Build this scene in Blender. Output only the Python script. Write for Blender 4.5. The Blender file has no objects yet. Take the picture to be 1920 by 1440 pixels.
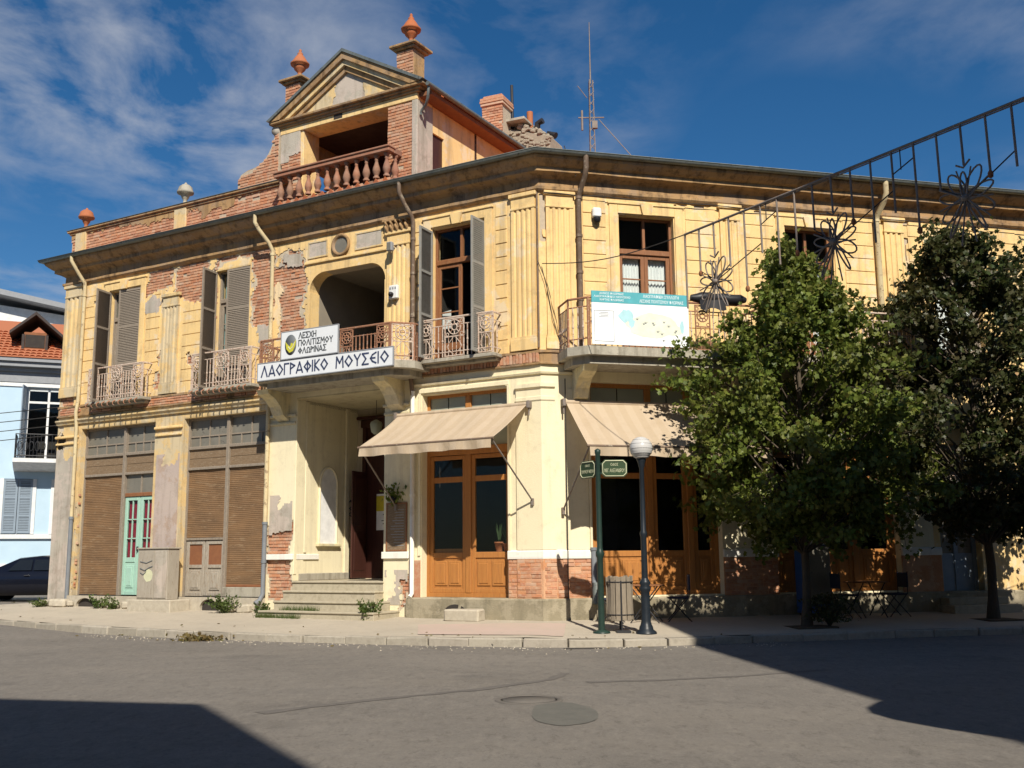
import bpy, bmesh, math, random
import numpy as np
from mathutils import Matrix, Vector, noise as mnoise
R = math.radians
random.seed(7)
sc = bpy.context.scene
col = sc.collection

# ------------------------------------------------------------------ camera, sky, sun, exposure
FPX, PITCH, ROLL, CAMZ = 1960.47, 0.16557, -0.009286, 1.2166
cam = bpy.data.cameras.new('camera'); cam_ob = bpy.data.objects.new('camera', cam); col.objects.link(cam_ob)
fwd = Vector((0, math.cos(PITCH), math.sin(PITCH))); up0 = Vector((0, -math.sin(PITCH), math.cos(PITCH))); rt0 = Vector((1, 0, 0))
rt = math.cos(ROLL) * rt0 + math.sin(ROLL) * up0; up = -math.sin(ROLL) * rt0 + math.cos(ROLL) * up0
cam_ob.matrix_world = Matrix(((rt.x, up.x, -fwd.x, 0), (rt.y, up.y, -fwd.y, 0), (rt.z, up.z, -fwd.z, CAMZ), (0, 0, 0, 1)))
cam.sensor_width = 36; cam.lens = 36 * FPX / 1920; cam.clip_start = 0.05; cam.clip_end = 6000
sc.camera = cam_ob

SUN_EL, SUN_AZ = R(42), R(12.3)          # azimuth: from straight behind the camera towards its right
world = bpy.data.worlds.new('World'); sc.world = world; world.use_nodes = True
wn = world.node_tree; wn.nodes.clear()
def wnode(t, **k):
    n = wn.nodes.new(t)
    for a, b in k.items(): setattr(n, a, b)
    return n
sky = wnode('ShaderNodeTexSky', sky_type='NISHITA', sun_disc=False, sun_elevation=SUN_EL, sun_rotation=math.pi - SUN_AZ,
            altitude=700, air_density=1.0, dust_density=0.25, ozone_density=3.0)
tc = wnode('ShaderNodeTexCoord'); sep = wnode('ShaderNodeSeparateXYZ'); wn.links.new(tc.outputs['Generated'], sep.inputs[0])
mz = wnode('ShaderNodeMath', operation='MAXIMUM'); mz.inputs[1].default_value = 0.06; wn.links.new(sep.outputs['Z'], mz.inputs[0])
comb = wnode('ShaderNodeCombineXYZ')
for i, ax in enumerate(('X', 'Y')):
    dv = wnode('ShaderNodeMath', operation='DIVIDE'); wn.links.new(sep.outputs[ax], dv.inputs[0]); wn.links.new(mz.outputs[0], dv.inputs[1])
    wn.links.new(dv.outputs[0], comb.inputs[i])
mp = wnode('ShaderNodeMapping'); wn.links.new(comb.outputs[0], mp.inputs['Vector']); mp.inputs['Scale'].default_value = (1.5, 1.0, 1.0); mp.inputs['Rotation'].default_value = (0, 0, R(-25))
n1 = wnode('ShaderNodeTexNoise'); n1.inputs['Scale'].default_value = 2.1; n1.inputs['Detail'].default_value = 9; n1.inputs['Roughness'].default_value = 0.58; n1.inputs['Distortion'].default_value = 0.3
mp2 = wnode('ShaderNodeMapping'); wn.links.new(comb.outputs[0], mp2.inputs['Vector']); mp2.inputs['Location'].default_value = (9.4, 5.6, 0); mp.inputs['Location'].default_value = (6.58, 7.28, 0)
n2 = wnode('ShaderNodeTexNoise'); n2.inputs['Scale'].default_value = 0.42; n2.inputs['Detail'].default_value = 2
wn.links.new(mp.outputs[0], n1.inputs['Vector']); wn.links.new(mp2.outputs[0], n2.inputs['Vector'])
r1 = wnode('ShaderNodeMapRange'); r1.inputs['From Min'].default_value = 0.42; r1.inputs['From Max'].default_value = 0.70; wn.links.new(n1.outputs['Fac'], r1.inputs['Value'])
r2 = wnode('ShaderNodeMapRange'); r2.inputs['From Min'].default_value = 0.465; r2.inputs['From Max'].default_value = 0.66; wn.links.new(n2.outputs['Fac'], r2.inputs['Value'])
mm = wnode('ShaderNodeMath', operation='MULTIPLY'); wn.links.new(r1.outputs[0], mm.inputs[0]); wn.links.new(r2.outputs[0], mm.inputs[1])
m2 = wnode('ShaderNodeMath', operation='MULTIPLY'); m2.inputs[1].default_value = 0.78; wn.links.new(mm.outputs[0], m2.inputs[0])
sat = wnode('ShaderNodeHueSaturation'); sat.inputs['Saturation'].default_value = 1.32; sat.inputs['Value'].default_value = 1.27; wn.links.new(sky.outputs[0], sat.inputs['Color'])
mixc = wnode('ShaderNodeMix', data_type='RGBA'); wn.links.new(m2.outputs[0], mixc.inputs[0]); wn.links.new(sat.outputs[0], mixc.inputs[6]); mixc.inputs[7].default_value = (7.6, 8.0, 8.9, 1)
bg = wnode('ShaderNodeBackground'); bg.inputs['Strength'].default_value = 0.052; wn.links.new(mixc.outputs[2], bg.inputs['Color'])
wo = wnode('ShaderNodeOutputWorld'); wn.links.new(bg.outputs[0], wo.inputs['Surface'])

sl = bpy.data.lights.new('sun', 'SUN'); sl.energy = 5.0; sl.angle = R(0.5); sl.color = (1.0, 0.93, 0.80)
so = bpy.data.objects.new('sun', sl); col.objects.link(so)
sdir = Vector((math.sin(SUN_AZ) * math.cos(SUN_EL), -math.cos(SUN_AZ) * math.cos(SUN_EL), math.sin(SUN_EL)))
so.rotation_euler = sdir.to_track_quat('Z', 'Y').to_euler(); so.location = sdir * 60
sc.view_settings.view_transform = 'Standard'; sc.view_settings.look = 'None'; sc.view_settings.gamma = 1; sc.view_settings.use_curve_mapping = False
sc.view_settings.exposure = 0.32
sc.cycles.max_bounces = 6; sc.cycles.transparent_max_bounces = 12

# ------------------------------------------------------------------ frames of the two facades (x to the viewer's left, y outwards, z up)
AL, AR, CX, CY = R(60.2248), R(75.8183), 0.5997, 21.3672
def frame(o, xd, yd, z=0):
    return Matrix(((xd[0], yd[0], 0, o[0]), (xd[1], yd[1], 0, o[1]), (0, 0, 1, z), (0, 0, 0, 1)))
ML = frame((CX, CY), (-math.sin(AL), math.cos(AL)), (-math.cos(AL), -math.sin(AL)))
MR = frame((CX, CY), (-math.sin(AR), -math.cos(AR)), (math.cos(AR), -math.sin(AR)))
I4 = Matrix.Identity(4)
def T(x, y, z): return Matrix.Translation((x, y, z))
def RZ(a): return Matrix.Rotation(a, 4, 'Z')
def RX(a): return Matrix.Rotation(a, 4, 'X')
def RY(a): return Matrix.Rotation(a, 4, 'Y')
def facade_dist(x, y):
    p = Vector((x, y, 0)); return max((ML.inverted() @ p).y, (MR.inverted() @ p).y)
def ground_z(x, y):
    lp = ML.inverted() @ Vector((x, y, 0))
    return -0.045 * max(0, min(facade_dist(x, y), 3.4)) + 0.007 * max(0, lp.x - 3)

# ------------------------------------------------------------------ materials
MATS = {}
class NT:
    def __init__(s, name):
        m = bpy.data.materials.new(name); m.use_nodes = True; s.m = m; s.t = m.node_tree; s.t.nodes.clear()
        s.out = s.n('ShaderNodeOutputMaterial'); s.b = s.n('ShaderNodeBsdfPrincipled'); s.l(s.b.outputs[0], s.out.inputs['Surface'])
        s.pos = s.n('ShaderNodeNewGeometry')
    def n(s, t, **k):
        n = s.t.nodes.new(t)
        for a, b in k.items(): setattr(n, a, b)
        return n
    def l(s, a, b): s.t.links.new(a, b)
    def noise(s, scale, detail=4, rough=0.6, stretch=(1, 1, 1), loc=(0, 0, 0), coord=None):
        mp = s.n('ShaderNodeMapping'); mp.inputs['Scale'].default_value = stretch; mp.inputs['Location'].default_value = loc
        s.l(coord or s.pos.outputs['Position'], mp.inputs['Vector'])
        t = s.n('ShaderNodeTexNoise'); t.inputs['Scale'].default_value = scale; t.inputs['Detail'].default_value = detail; t.inputs['Roughness'].default_value = rough
        s.l(mp.outputs[0], t.inputs['Vector']); return t.outputs['Fac']
    def ramp(s, fac, a, b, lo=0.0, hi=1.0):
        r = s.n('ShaderNodeMapRange'); r.inputs['From Min'].default_value = a; r.inputs['From Max'].default_value = b
        r.inputs['To Min'].default_value = lo; r.inputs['To Max'].default_value = hi; s.l(fac, r.inputs['Value']); return r.outputs[0]
    def mix(s, fac, a, b, blend='MIX'):
        m = s.n('ShaderNodeMix', data_type='RGBA', blend_type=blend)
        for sock, v in ((m.inputs[0], fac), (m.inputs[6], a), (m.inputs[7], b)):
            if isinstance(v, (int, float)): sock.default_value = v
            elif isinstance(v, tuple): sock.default_value = v + (1,) if len(v) == 3 else v
            else: s.l(v, sock)
        return m.outputs[2]
    def mul(s, a, b):
        m = s.n('ShaderNodeMath', operation='MULTIPLY')
        for sock, v in ((m.inputs[0], a), (m.inputs[1], b)):
            if isinstance(v, (int, float)): sock.default_value = v
            else: s.l(v, sock)
        return m.outputs[0]
    def bump(s, h, strength=0.3, dist=0.01):
        b = s.n('ShaderNodeBump'); b.inputs['Strength'].default_value = strength; b.inputs['Distance'].default_value = dist
        s.l(h, b.inputs['Height']); s.l(b.outputs[0], s.b.inputs['Normal'])
    def fin(s, color, rough=0.8, metal=0.0, spec=0.3):
        if isinstance(color, tuple): s.b.inputs['Base Color'].default_value = color + (1,)
        else: s.l(color, s.b.inputs['Base Color'])
        if isinstance(rough, (int, float)): s.b.inputs['Roughness'].default_value = rough
        else: s.l(rough, s.b.inputs['Roughness'])
        s.b.inputs['Metallic'].default_value = metal; s.b.inputs['Specular IOR Level'].default_value = spec
        MATS[s.m.name] = s.m; return s.m
def plaster(name, a, b, worn, worn_amt=0.5, dirt=(0.16, 0.12, 0.08), dirt_amt=0.5, streak=0.5, bump=0.5):
    s = NT(name)
    c = s.mix(s.ramp(s.noise(0.9, 5), 0.3, 0.7), a, b)
    c = s.mix(s.mul(s.ramp(s.noise(22, 4, 0.7), 0.35, 0.75), 0.28), c, worn)
    w = s.ramp(s.noise(1.7, 9, 0.68, loc=(3, 7, 1)), 0.64 - 0.22 * worn_amt, 0.69 - 0.22 * worn_amt)
    c = s.mix(s.mul(w, 0.75), c, worn)
    st = s.ramp(s.noise(2.6, 6, 0.65, stretch=(2.2, 2.2, 0.16)), 0.50, 0.68)
    c = s.mix(s.mul(st, streak), c, dirt)
    d = s.ramp(s.noise(3.3, 8, 0.72, loc=(9, 2, 4)), 0.52, 0.70)
    c = s.mix(s.mul(d, dirt_amt), c, dirt)
    s.bump(s.noise(38, 6, 0.7), bump, 0.012)
    return s.fin(c, s.ramp(s.noise(5), 0, 1, 0.75, 0.98), spec=0.2)
def simple(name, a, b=None, rough=0.6, metal=0.0, scale=6, bump=0.0, bscale=60, spec=0.3, wear=None, wear_amt=0.5, stretch=(1, 1, 1)):
    s = NT(name); b = b or tuple(x * 0.8 for x in a)
    c = s.mix(s.ramp(s.noise(scale, 5, 0.65, stretch), 0.3, 0.7), a, b)
    if wear: c = s.mix(s.ramp(s.noise(scale * 2.3, 8, 0.7, stretch, loc=(5, 3, 2)), 0.68 - 0.25 * wear_amt, 0.74 - 0.25 * wear_amt), c, wear)
    if bump: s.bump(s.noise(bscale, 5, 0.65, stretch), bump, 0.008)
    return s.fin(c, rough, metal, spec)
def islandmix(name, cols, rough=0.85, bump=0.5, bscale=70, dust=None, spec=0.2):
    s = NT(name); cr = s.n('ShaderNodeValToRGB'); cr.color_ramp.interpolation = 'LINEAR'
    el = cr.color_ramp.elements
    while len(el) < len(cols): el.new(0.5)
    for i, c in enumerate(cols): el[i].position = i / (len(cols) - 1); el[i].color = c + (1,)
    oi = s.n('ShaderNodeObjectInfo'); add = s.n('ShaderNodeMath', operation='ADD'); fr = s.n('ShaderNodeMath', operation='FRACT')
    s.l(oi.outputs['Random'], add.inputs[0]); s.l(s.pos.outputs['Random Per Island'], add.inputs[1]); s.l(add.outputs[0], fr.inputs[0]); s.l(fr.outputs[0], cr.inputs[0])
    c = cr.outputs[0]
    if dust: c = s.mix(s.mul(s.ramp(s.noise(9, 6, 0.7), 0.45, 0.72), 0.7), c, dust)
    s.bump(s.noise(bscale, 5, 0.7), bump, 0.006)
    return s.fin(c, rough, spec=spec)

plaster('ochre_plaster', (0.81, 0.575, 0.255), (0.75, 0.51, 0.215), (0.72, 0.59, 0.41), 0.42, dirt=(0.25, 0.18, 0.11), dirt_amt=0.36, streak=0.40)
plaster('ochre_worn', (0.71, 0.51, 0.235), (0.62, 0.44, 0.21), (0.55, 0.47, 0.33), 0.75, dirt_amt=0.42, streak=0.5)
plaster('cornice_plaster', (0.48, 0.30, 0.135), (0.28, 0.17, 0.085), (0.33, 0.23, 0.15), 0.6, dirt=(0.05, 0.034, 0.025), dirt_amt=0.75, streak=0.6)  # weathered plaster; darker base and heavier dirt also stand in for eaves shade
plaster('cream_plaster', (0.81, 0.735, 0.52), (0.77, 0.685, 0.47), (0.73, 0.64, 0.46), 0.12, dirt=(0.36, 0.28, 0.18), dirt_amt=0.24, streak=0.22)
plaster('cream_worn', (0.74, 0.64, 0.38), (0.66, 0.57, 0.34), (0.55, 0.50, 0.38), 0.6, dirt_amt=0.30, streak=0.32)
plaster('grey_render', (0.46, 0.42, 0.35), (0.38, 0.34, 0.29), (0.52, 0.44, 0.38), 0.7, dirt_amt=0.4, streak=0.4, bump=0.8)
plaster('lilac_render', (0.50, 0.42, 0.37), (0.44, 0.36, 0.33), (0.40, 0.29, 0.22), 0.6, dirt_amt=0.3, streak=0.3, bump=0.8)
plaster('undercoat', (0.60, 0.52, 0.40), (0.52, 0.44, 0.33), (0.46, 0.36, 0.26), 0.5, dirt_amt=0.4, streak=0.3, bump=0.9)
plaster('white_trim', (0.84, 0.82, 0.76), (0.80, 0.77, 0.70), (0.7, 0.66, 0.56), 0.15, dirt_amt=0.12, streak=0.15, bump=0.2)
plaster('concrete', (0.40, 0.37, 0.30), (0.33, 0.30, 0.25), (0.46, 0.42, 0.34), 0.5, dirt=(0.12, 0.10, 0.07), dirt_amt=0.5, streak=0.6, bump=0.7)
plaster('orange_plinth', (0.54, 0.25, 0.12), (0.47, 0.21, 0.10), (0.60, 0.37, 0.23), 0.75, dirt=(0.30, 0.13, 0.07), dirt_amt=0.35, streak=0.3, bump=0.9)
plaster('plinth_stone', (0.30, 0.26, 0.18), (0.22, 0.19, 0.13), (0.38, 0.33, 0.24), 0.7, dirt=(0.10, 0.09, 0.06), dirt_amt=0.6, streak=0.3, bump=1.0)
plaster('soffit', (0.62, 0.55, 0.36), (0.52, 0.46, 0.31), (0.45, 0.38, 0.26), 0.5, dirt_amt=0.35, streak=0.0)
plaster('inner_wall', (0.58, 0.50, 0.36), (0.52, 0.44, 0.32), (0.45, 0.38, 0.28), 0.4, dirt_amt=0.3, streak=0.3)
simple('mortar', (0.50, 0.42, 0.32), (0.40, 0.33, 0.25), 0.95, bump=0.8, scale=12)
BR = [(0.42, 0.17, 0.09), (0.52, 0.23, 0.12), (0.48, 0.25, 0.15), (0.34, 0.15, 0.09), (0.56, 0.30, 0.18), (0.45, 0.19, 0.11), (0.52, 0.34, 0.24)]
islandmix('brick', BR, 0.9, 0.7, 80, (0.54, 0.43, 0.31))
islandmix('terracotta', [(0.40, 0.12, 0.045), (0.33, 0.10, 0.045), (0.44, 0.16, 0.07)], 0.75, 0.4, 50, (0.26, 0.12, 0.07))
islandmix('roof_tile', [(0.50, 0.15, 0.05), (0.60, 0.20, 0.07), (0.42, 0.12, 0.05), (0.54, 0.23, 0.10), (0.36, 0.13, 0.07)], 0.85, 0.4, 60)
islandmix('baluster_stone', [(0.30, 0.13, 0.085), (0.26, 0.15, 0.10), (0.34, 0.15, 0.09), (0.22, 0.12, 0.09)], 0.85, 0.6, 60, (0.34, 0.23, 0.17))
islandmix('step_stone', [(0.44, 0.39, 0.29), (0.40, 0.35, 0.26), (0.47, 0.42, 0.32)], 0.85, 0.7, 60, (0.28, 0.24, 0.17))
islandmix('kerb_stone', [(0.37, 0.33, 0.27), (0.33, 0.295, 0.24), (0.40, 0.36, 0.295), (0.35, 0.31, 0.26)], 0.9, 0.9, 40, (0.24, 0.21, 0.17))
simple('orange_wood', (0.46, 0.20, 0.055), (0.37, 0.15, 0.04), 0.5, bump=0.3, scale=5, stretch=(4, 4, .3), wear=(0.33, 0.14, 0.05), wear_amt=0.45)
simple('brown_wood', (0.28, 0.12, 0.05), (0.20, 0.085, 0.04), 0.55, bump=0.25, scale=9, stretch=(3, 3, .3), wear=(0.34, 0.20, 0.11), wear_amt=0.4)
simple('dark_wood', (0.07, 0.026, 0.018), (0.05, 0.018, 0.014), 0.45, bump=0.2, stretch=(3, 3, .3))
simple('grey_wood', (0.29, 0.24, 0.19), (0.20, 0.165, 0.13), 0.85, bump=0.6, scale=14, stretch=(4, 4, .35), wear=(0.38, 0.33, 0.27), wear_amt=0.5)
simple('brown_grey_wood', (0.24, 0.165, 0.10), (0.17, 0.115, 0.07), 0.85, bump=0.6, scale=10, stretch=(.6, .6, 4), wear=(0.30, 0.24, 0.17), wear_amt=0.5)
simple('shutter_grey', (0.29, 0.285, 0.265), (0.23, 0.225, 0.21), 0.7, bump=0.3, scale=10, wear=(0.24, 0.21, 0.17), wear_amt=0.4)
simple('rollup', (0.24, 0.140, 0.070), (0.16, 0.098, 0.054), 0.75, bump=0.4, scale=1.6, wear=(0.25, 0.165, 0.095), wear_amt=0.5, stretch=(.7, .7, 3))
simple('turquoise_paint', (0.36, 0.56, 0.46), (0.31, 0.50, 0.41), 0.55, bump=0.2, scale=7, wear=(0.30, 0.33, 0.26), wear_amt=0.25)
simple('weathered_door', (0.40, 0.36, 0.30), (0.30, 0.26, 0.21), 0.8, bump=0.6, scale=8, stretch=(3, 3, .5), wear=(0.24, 0.16, 0.10), wear_amt=0.5)
simple('rust_panel', (0.26, 0.11, 0.05), (0.20, 0.08, 0.04), 0.85, bump=0.4)
simple('zinc', (0.20, 0.22, 0.21), (0.13, 0.145, 0.14), 0.55, metal=0.4, scale=5, wear=(0.09, 0.09, 0.085), wear_amt=0.4)
simple('pipe_brown', (0.20, 0.14, 0.10), (0.13, 0.09, 0.065), 0.6, scale=4, wear=(0.30, 0.25, 0.19), wear_amt=0.45, bump=0.2)
simple('pipe_cream', (0.62, 0.52, 0.32), (0.50, 0.40, 0.24), 0.7, scale=3, wear=(0.30, 0.22, 0.14), wear_amt=0.5, bump=0.2)
simple('pipe_grey', (0.20, 0.22, 0.24), (0.16, 0.17, 0.19), 0.6, scale=5)
simple('iron_white', (0.62, 0.52, 0.44), (0.50, 0.38, 0.30), 0.7, scale=9, wear=(0.28, 0.12, 0.06), wear_amt=0.55, bump=0.3)
simple('iron_rust', (0.34, 0.17, 0.10), (0.26, 0.12, 0.07), 0.8, scale=9, wear=(0.46, 0.34, 0.27), wear_amt=0.45, bump=0.3)
simple('iron_dark', (0.035, 0.035, 0.04), (0.025, 0.025, 0.028), 0.5, scale=8)
simple('bar_steel', (0.25, 0.215, 0.19), (0.17, 0.14, 0.12), 0.6, scale=9, wear=(0.22, 0.13, 0.08), wear_amt=0.45)
simple('pole_green', (0.022, 0.045, 0.035), (0.016, 0.034, 0.028), 0.42, scale=9, wear=(0.06, 0.07, 0.06), wear_amt=0.2)
simple('pole_black', (0.018, 0.024, 0.032), (0.012, 0.016, 0.022), 0.4, scale=9)
simple('globe', (0.55, 0.54, 0.53), (0.50, 0.49, 0.48), 0.3, scale=2)
simple('sign_green', (0.035, 0.065, 0.028), None, 0.5)
simple('sign_cream', (0.62, 0.62, 0.42), None, 0.6)
simple('sign_white', (0.74, 0.76, 0.78), (0.68, 0.70, 0.73), 0.5, scale=3, wear=(0.60, 0.61, 0.62), wear_amt=0.2)
simple('sign_blue', (0.05, 0.065, 0.13), None, 0.6)
simple('sign_grey', (0.13, 0.14, 0.15), None, 0.6)
simple('sign_yellow', (0.62, 0.58, 0.06), None, 0.6)
simple('map_white', (0.86, 0.88, 0.89), (0.83, 0.86, 0.88), 0.5, scale=2)
simple('map_teal', (0.10, 0.42, 0.48), None, 0.5)
simple('map_pale', (0.45, 0.72, 0.78), None, 0.5)
simple('map_buff', (0.80, 0.82, 0.68), None, 0.5)
simple('paper_white', (0.84, 0.83, 0.82), None, 0.8)
simple('paper_yellow', (0.62, 0.50, 0.04), None, 0.8)
simple('black_plastic', (0.02, 0.02, 0.024), None, 0.45)
simple('white_plastic', (0.78, 0.78, 0.76), None, 0.45)
simple('navy_cloth', (0.025, 0.03, 0.06), None, 0.8, bump=0.3)
simple('blue_paint', (0.03, 0.10, 0.30), None, 0.4)
simple('curtain', (0.84, 0.84, 0.82), (0.76, 0.77, 0.76), 0.9, scale=12)
simple('teal_curtain', (0.30, 0.50, 0.50), (0.36, 0.56, 0.55), 0.9, scale=3)
simple('red_curtain', (0.30, 0.015, 0.04), (0.22, 0.012, 0.03), 0.9, scale=14)
simple('frosted', (0.36, 0.38, 0.30), (0.30, 0.32, 0.26), 0.4, scale=3)
simple('dusty_glass', (0.155, 0.145, 0.12), (0.20, 0.185, 0.155), 0.35, scale=2.5, wear=(0.10, 0.09, 0.08), wear_amt=0.3)
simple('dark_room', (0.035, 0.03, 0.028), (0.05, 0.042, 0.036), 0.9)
simple('car_glass', (0.01, 0.012, 0.014), None, 0.08, spec=0.6)
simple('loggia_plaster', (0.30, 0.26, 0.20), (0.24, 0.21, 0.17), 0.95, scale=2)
simple('bark', (0.11, 0.085, 0.06), (0.07, 0.055, 0.04), 0.95, bump=0.9, scale=14, stretch=(3, 3, .6), bscale=30)
simple('soil', (0.10, 0.075, 0.05), None, 0.95, bump=0.8)
simple('bin_wood', (0.30, 0.25, 0.19), (0.20, 0.165, 0.125), 0.9, bump=0.6, scale=20, stretch=(4, 4, .35))
simple('rubble_stone', (0.50, 0.45, 0.36), (0.38, 0.33, 0.26), 0.9, bump=0.9, scale=9)
simple('rubble_chimney', (0.36, 0.31, 0.24), (0.26, 0.22, 0.17), 0.95, bump=1.0, scale=7, bscale=16)
simple('cabinet', (0.38, 0.34, 0.28), (0.31, 0.27, 0.22), 0.8, scale=6, stretch=(2, 2, .5), bump=0.3, wear=(0.26, 0.21, 0.16), wear_amt=0.4)
simple('car_paint', (0.006, 0.007, 0.013), None, 0.14, spec=0.5)
simple('tyre', (0.018, 0.018, 0.018), None, 0.85)
simple('alloy', (0.55, 0.55, 0.56), None, 0.35, metal=0.7)
simple('blue_wall', (0.46, 0.60, 0.72), (0.42, 0.56, 0.68), 0.9, scale=2, bump=0.3)
simple('house_grey', (0.30, 0.31, 0.33), (0.25, 0.26, 0.28), 0.8)
simple('house_white', (0.76, 0.76, 0.76), None, 0.8)
simple('shutter_blue', (0.25, 0.31, 0.38), (0.22, 0.27, 0.33), 0.6)
simple('dark_timber', (0.07, 0.055, 0.05), (0.045, 0.036, 0.033), 0.9, bump=0.5)
simple('manhole_iron', (0.17, 0.153, 0.135), (0.13, 0.118, 0.105), 0.7, metal=0.2, bump=0.6)
simple('asphalt_patch', (0.145, 0.138, 0.120), (0.118, 0.114, 0.10), 0.9, bump=0.8, bscale=120)
simple('tar', (0.115, 0.105, 0.095), (0.145, 0.13, 0.117), 0.85, bump=0.6, scale=8)
simple('wire', (0.05, 0.045, 0.04), None, 0.7)
simple('plain_facade', (0.50, 0.44, 0.34), (0.44, 0.38, 0.30), 0.9, scale=1)

# awning cloth: woven beige stripes, slightly translucent
s = NT('awning_cloth'); at = s.n('ShaderNodeTexCoord'); sx = s.n('ShaderNodeSeparateXYZ'); s.l(at.outputs['Object'], sx.inputs[0])
wv = s.n('ShaderNodeMath', operation='SINE'); s.l(s.mul(sx.outputs['X'], 2 * math.pi / 0.32), wv.inputs[0])
c = s.mix(s.ramp(wv.outputs[0], -0.25, 0.25), (0.56, 0.45, 0.33), (0.525, 0.415, 0.295))
c = s.mix(s.mul(s.ramp(s.noise(2.2, 7, 0.7), 0.5, 0.75), 0.4), c, (0.42, 0.31, 0.20))
s.bump(s.noise(3.5, 5, 0.6, (1, 1, .4)), 0.55, 0.05); s.fin(c, 0.9, spec=0.1)
tr = s.n('ShaderNodeBsdfTranslucent'); s.l(c, tr.inputs['Color']); ms = s.n('ShaderNodeMixShader'); ms.inputs[0].default_value = 0.18
s.l(s.b.outputs[0], ms.inputs[1]); s.l(tr.outputs[0], ms.inputs[2]); s.l(ms.outputs[0], s.out.inputs['Surface'])

# clear window glass
s = NT('glass'); gl = s.n('ShaderNodeBsdfGlossy'); gl.inputs['Roughness'].default_value = 0.02; gl.inputs['Color'].default_value = (0.9, 0.95, 1, 1)
tp = s.n('ShaderNodeBsdfTransparent'); tp.inputs['Color'].default_value = (0.90, 0.92, 0.92, 1)
lw = s.n('ShaderNodeLayerWeight'); lw.inputs['Blend'].default_value = 0.5; pw = s.n('ShaderNodeMath', operation='POWER'); pw.inputs[1].default_value = 5.0; s.l(lw.outputs['Facing'], pw.inputs[0]); ms = s.n('ShaderNodeMixShader')
fz = s.n('ShaderNodeMapRange'); fz.inputs['To Min'].default_value = 0.012; s.l(pw.outputs[0], fz.inputs['Value'])
s.l(fz.outputs[0], ms.inputs[0]); s.l(tp.outputs[0], ms.inputs[1]); s.l(gl.outputs[0], ms.inputs[2]); s.l(ms.outputs[0], s.out.inputs['Surface']); MATS['glass'] = s.m

# leaves
def leafmat(name, cols, tmul=0.35):
    s = NT(name); cr = s.n('ShaderNodeValToRGB'); el = cr.color_ramp.elements
    while len(el) < len(cols): el.new(0.5)
    for i, c in enumerate(cols): el[i].position = i / (len(cols) - 1); el[i].color = c + (1,)
    s.l(s.pos.outputs['Random Per Island'], cr.inputs[0])
    c = s.mix(s.mul(s.ramp(s.noise(0.9, 3), 0.42, 0.66), 0.55), cr.outputs[0], cols[-1])
    s.fin(c, 0.5, spec=0.35)
    tr = s.n('ShaderNodeBsdfTranslucent'); s.l(c, tr.inputs['Color']); ms = s.n('ShaderNodeMixShader'); ms.inputs[0].default_value = tmul
    s.l(s.b.outputs[0], ms.inputs[1]); s.l(tr.outputs[0], ms.inputs[2]); s.l(ms.outputs[0], s.out.inputs['Surface'])
leafmat('leaf_green', [(0.105, 0.155, 0.024), (0.165, 0.21, 0.032), (0.06, 0.10, 0.018), (0.155, 0.195, 0.034), (0.17, 0.165, 0.036)])
leafmat('leaf_dark', [(0.042, 0.064, 0.016), (0.058, 0.074, 0.020), (0.032, 0.050, 0.014), (0.070, 0.074, 0.024), (0.070, 0.058, 0.022)])
leafmat('weed_green', [(0.06, 0.11, 0.02), (0.10, 0.15, 0.035), (0.05, 0.085, 0.02), (0.14, 0.15, 0.05)])
leafmat('dry_leaf', [(0.16, 0.11, 0.04), (0.22, 0.16, 0.06), (0.12, 0.08, 0.03), (0.18, 0.17, 0.06)])
leafmat('aloe_green', [(0.05, 0.09, 0.03), (0.08, 0.12, 0.05), (0.06, 0.10, 0.04)])

# asphalt: faded grey-brown, aggregate speckle, darker worn bands and cracks
s = NT('asphalt')
c = s.mix(s.ramp(s.noise(0.35, 6, 0.6), 0.35, 0.65), (0.195, 0.176, 0.156), (0.142, 0.129, 0.116))
c = s.mix(s.mul(s.ramp(s.noise(1.2, 7, 0.7, (0.35, 1.2, 1)), 0.50, 0.72), 0.5), c, (0.105, 0.094, 0.084))
c = s.mix(s.mul(s.ramp(s.noise(85, 3, 0.7), 0.35, 0.75), 0.55), c, (0.24, 0.215, 0.185))
c = s.mix(s.mul(s.ramp(s.noise(150, 2, 0.7, loc=(4, 1, 0)), 0.55, 0.75), 0.6), c, (0.055, 0.05, 0.046))
vo = s.n('ShaderNodeTexVoronoi', feature='DISTANCE_TO_EDGE'); vo.inputs['Scale'].default_value = 0.23
mpv = s.n('ShaderNodeVectorMath', operation='ADD'); nz = s.n('ShaderNodeTexNoise'); nz.inputs['Scale'].default_value = 0.9; nz.inputs['Detail'].default_value = 7
s.l(s.pos.outputs['Position'], nz.inputs['Vector']); s.l(s.pos.outputs['Position'], mpv.inputs[0]); s.l(nz.outputs['Color'], mpv.inputs[1]); s.l(mpv.outputs[0], vo.inputs['Vector'])
crk = s.ramp(vo.outputs['Distance'], 0.0, 0.012, 1.0, 0.0)
c = s.mix(s.mul(s.mul(crk, s.ramp(s.noise(0.5, 3), 0.50, 0.62)), 0.28), c, (0.06, 0.055, 0.05))
c = s.mix(s.mul(s.ramp(s.noise(27, 3, 0.75, loc=(2, 8, 0)), 0.48, 0.66), 0.34), c, (0.25, 0.225, 0.195))
c = s.mix(s.mul(s.ramp(s.noise(33, 3, 0.75, loc=(7, 3, 0)), 0.52, 0.68), 0.40), c, (0.085, 0.077, 0.07))
c = s.mix(s.mul(s.ramp(s.noise(0.8, 6, 0.7, (0.22, 1.0, 1), loc=(1, 4, 0)), 0.48, 0.66), 0.35), c, (0.21, 0.185, 0.155))
c = s.mix(s.mul(s.ramp(s.noise(9, 6, 0.85, (1, .45, 1), loc=(3, 1, 0)), 0.50, 0.62), 0.5), c, (0.245, 0.22, 0.19))
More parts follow.
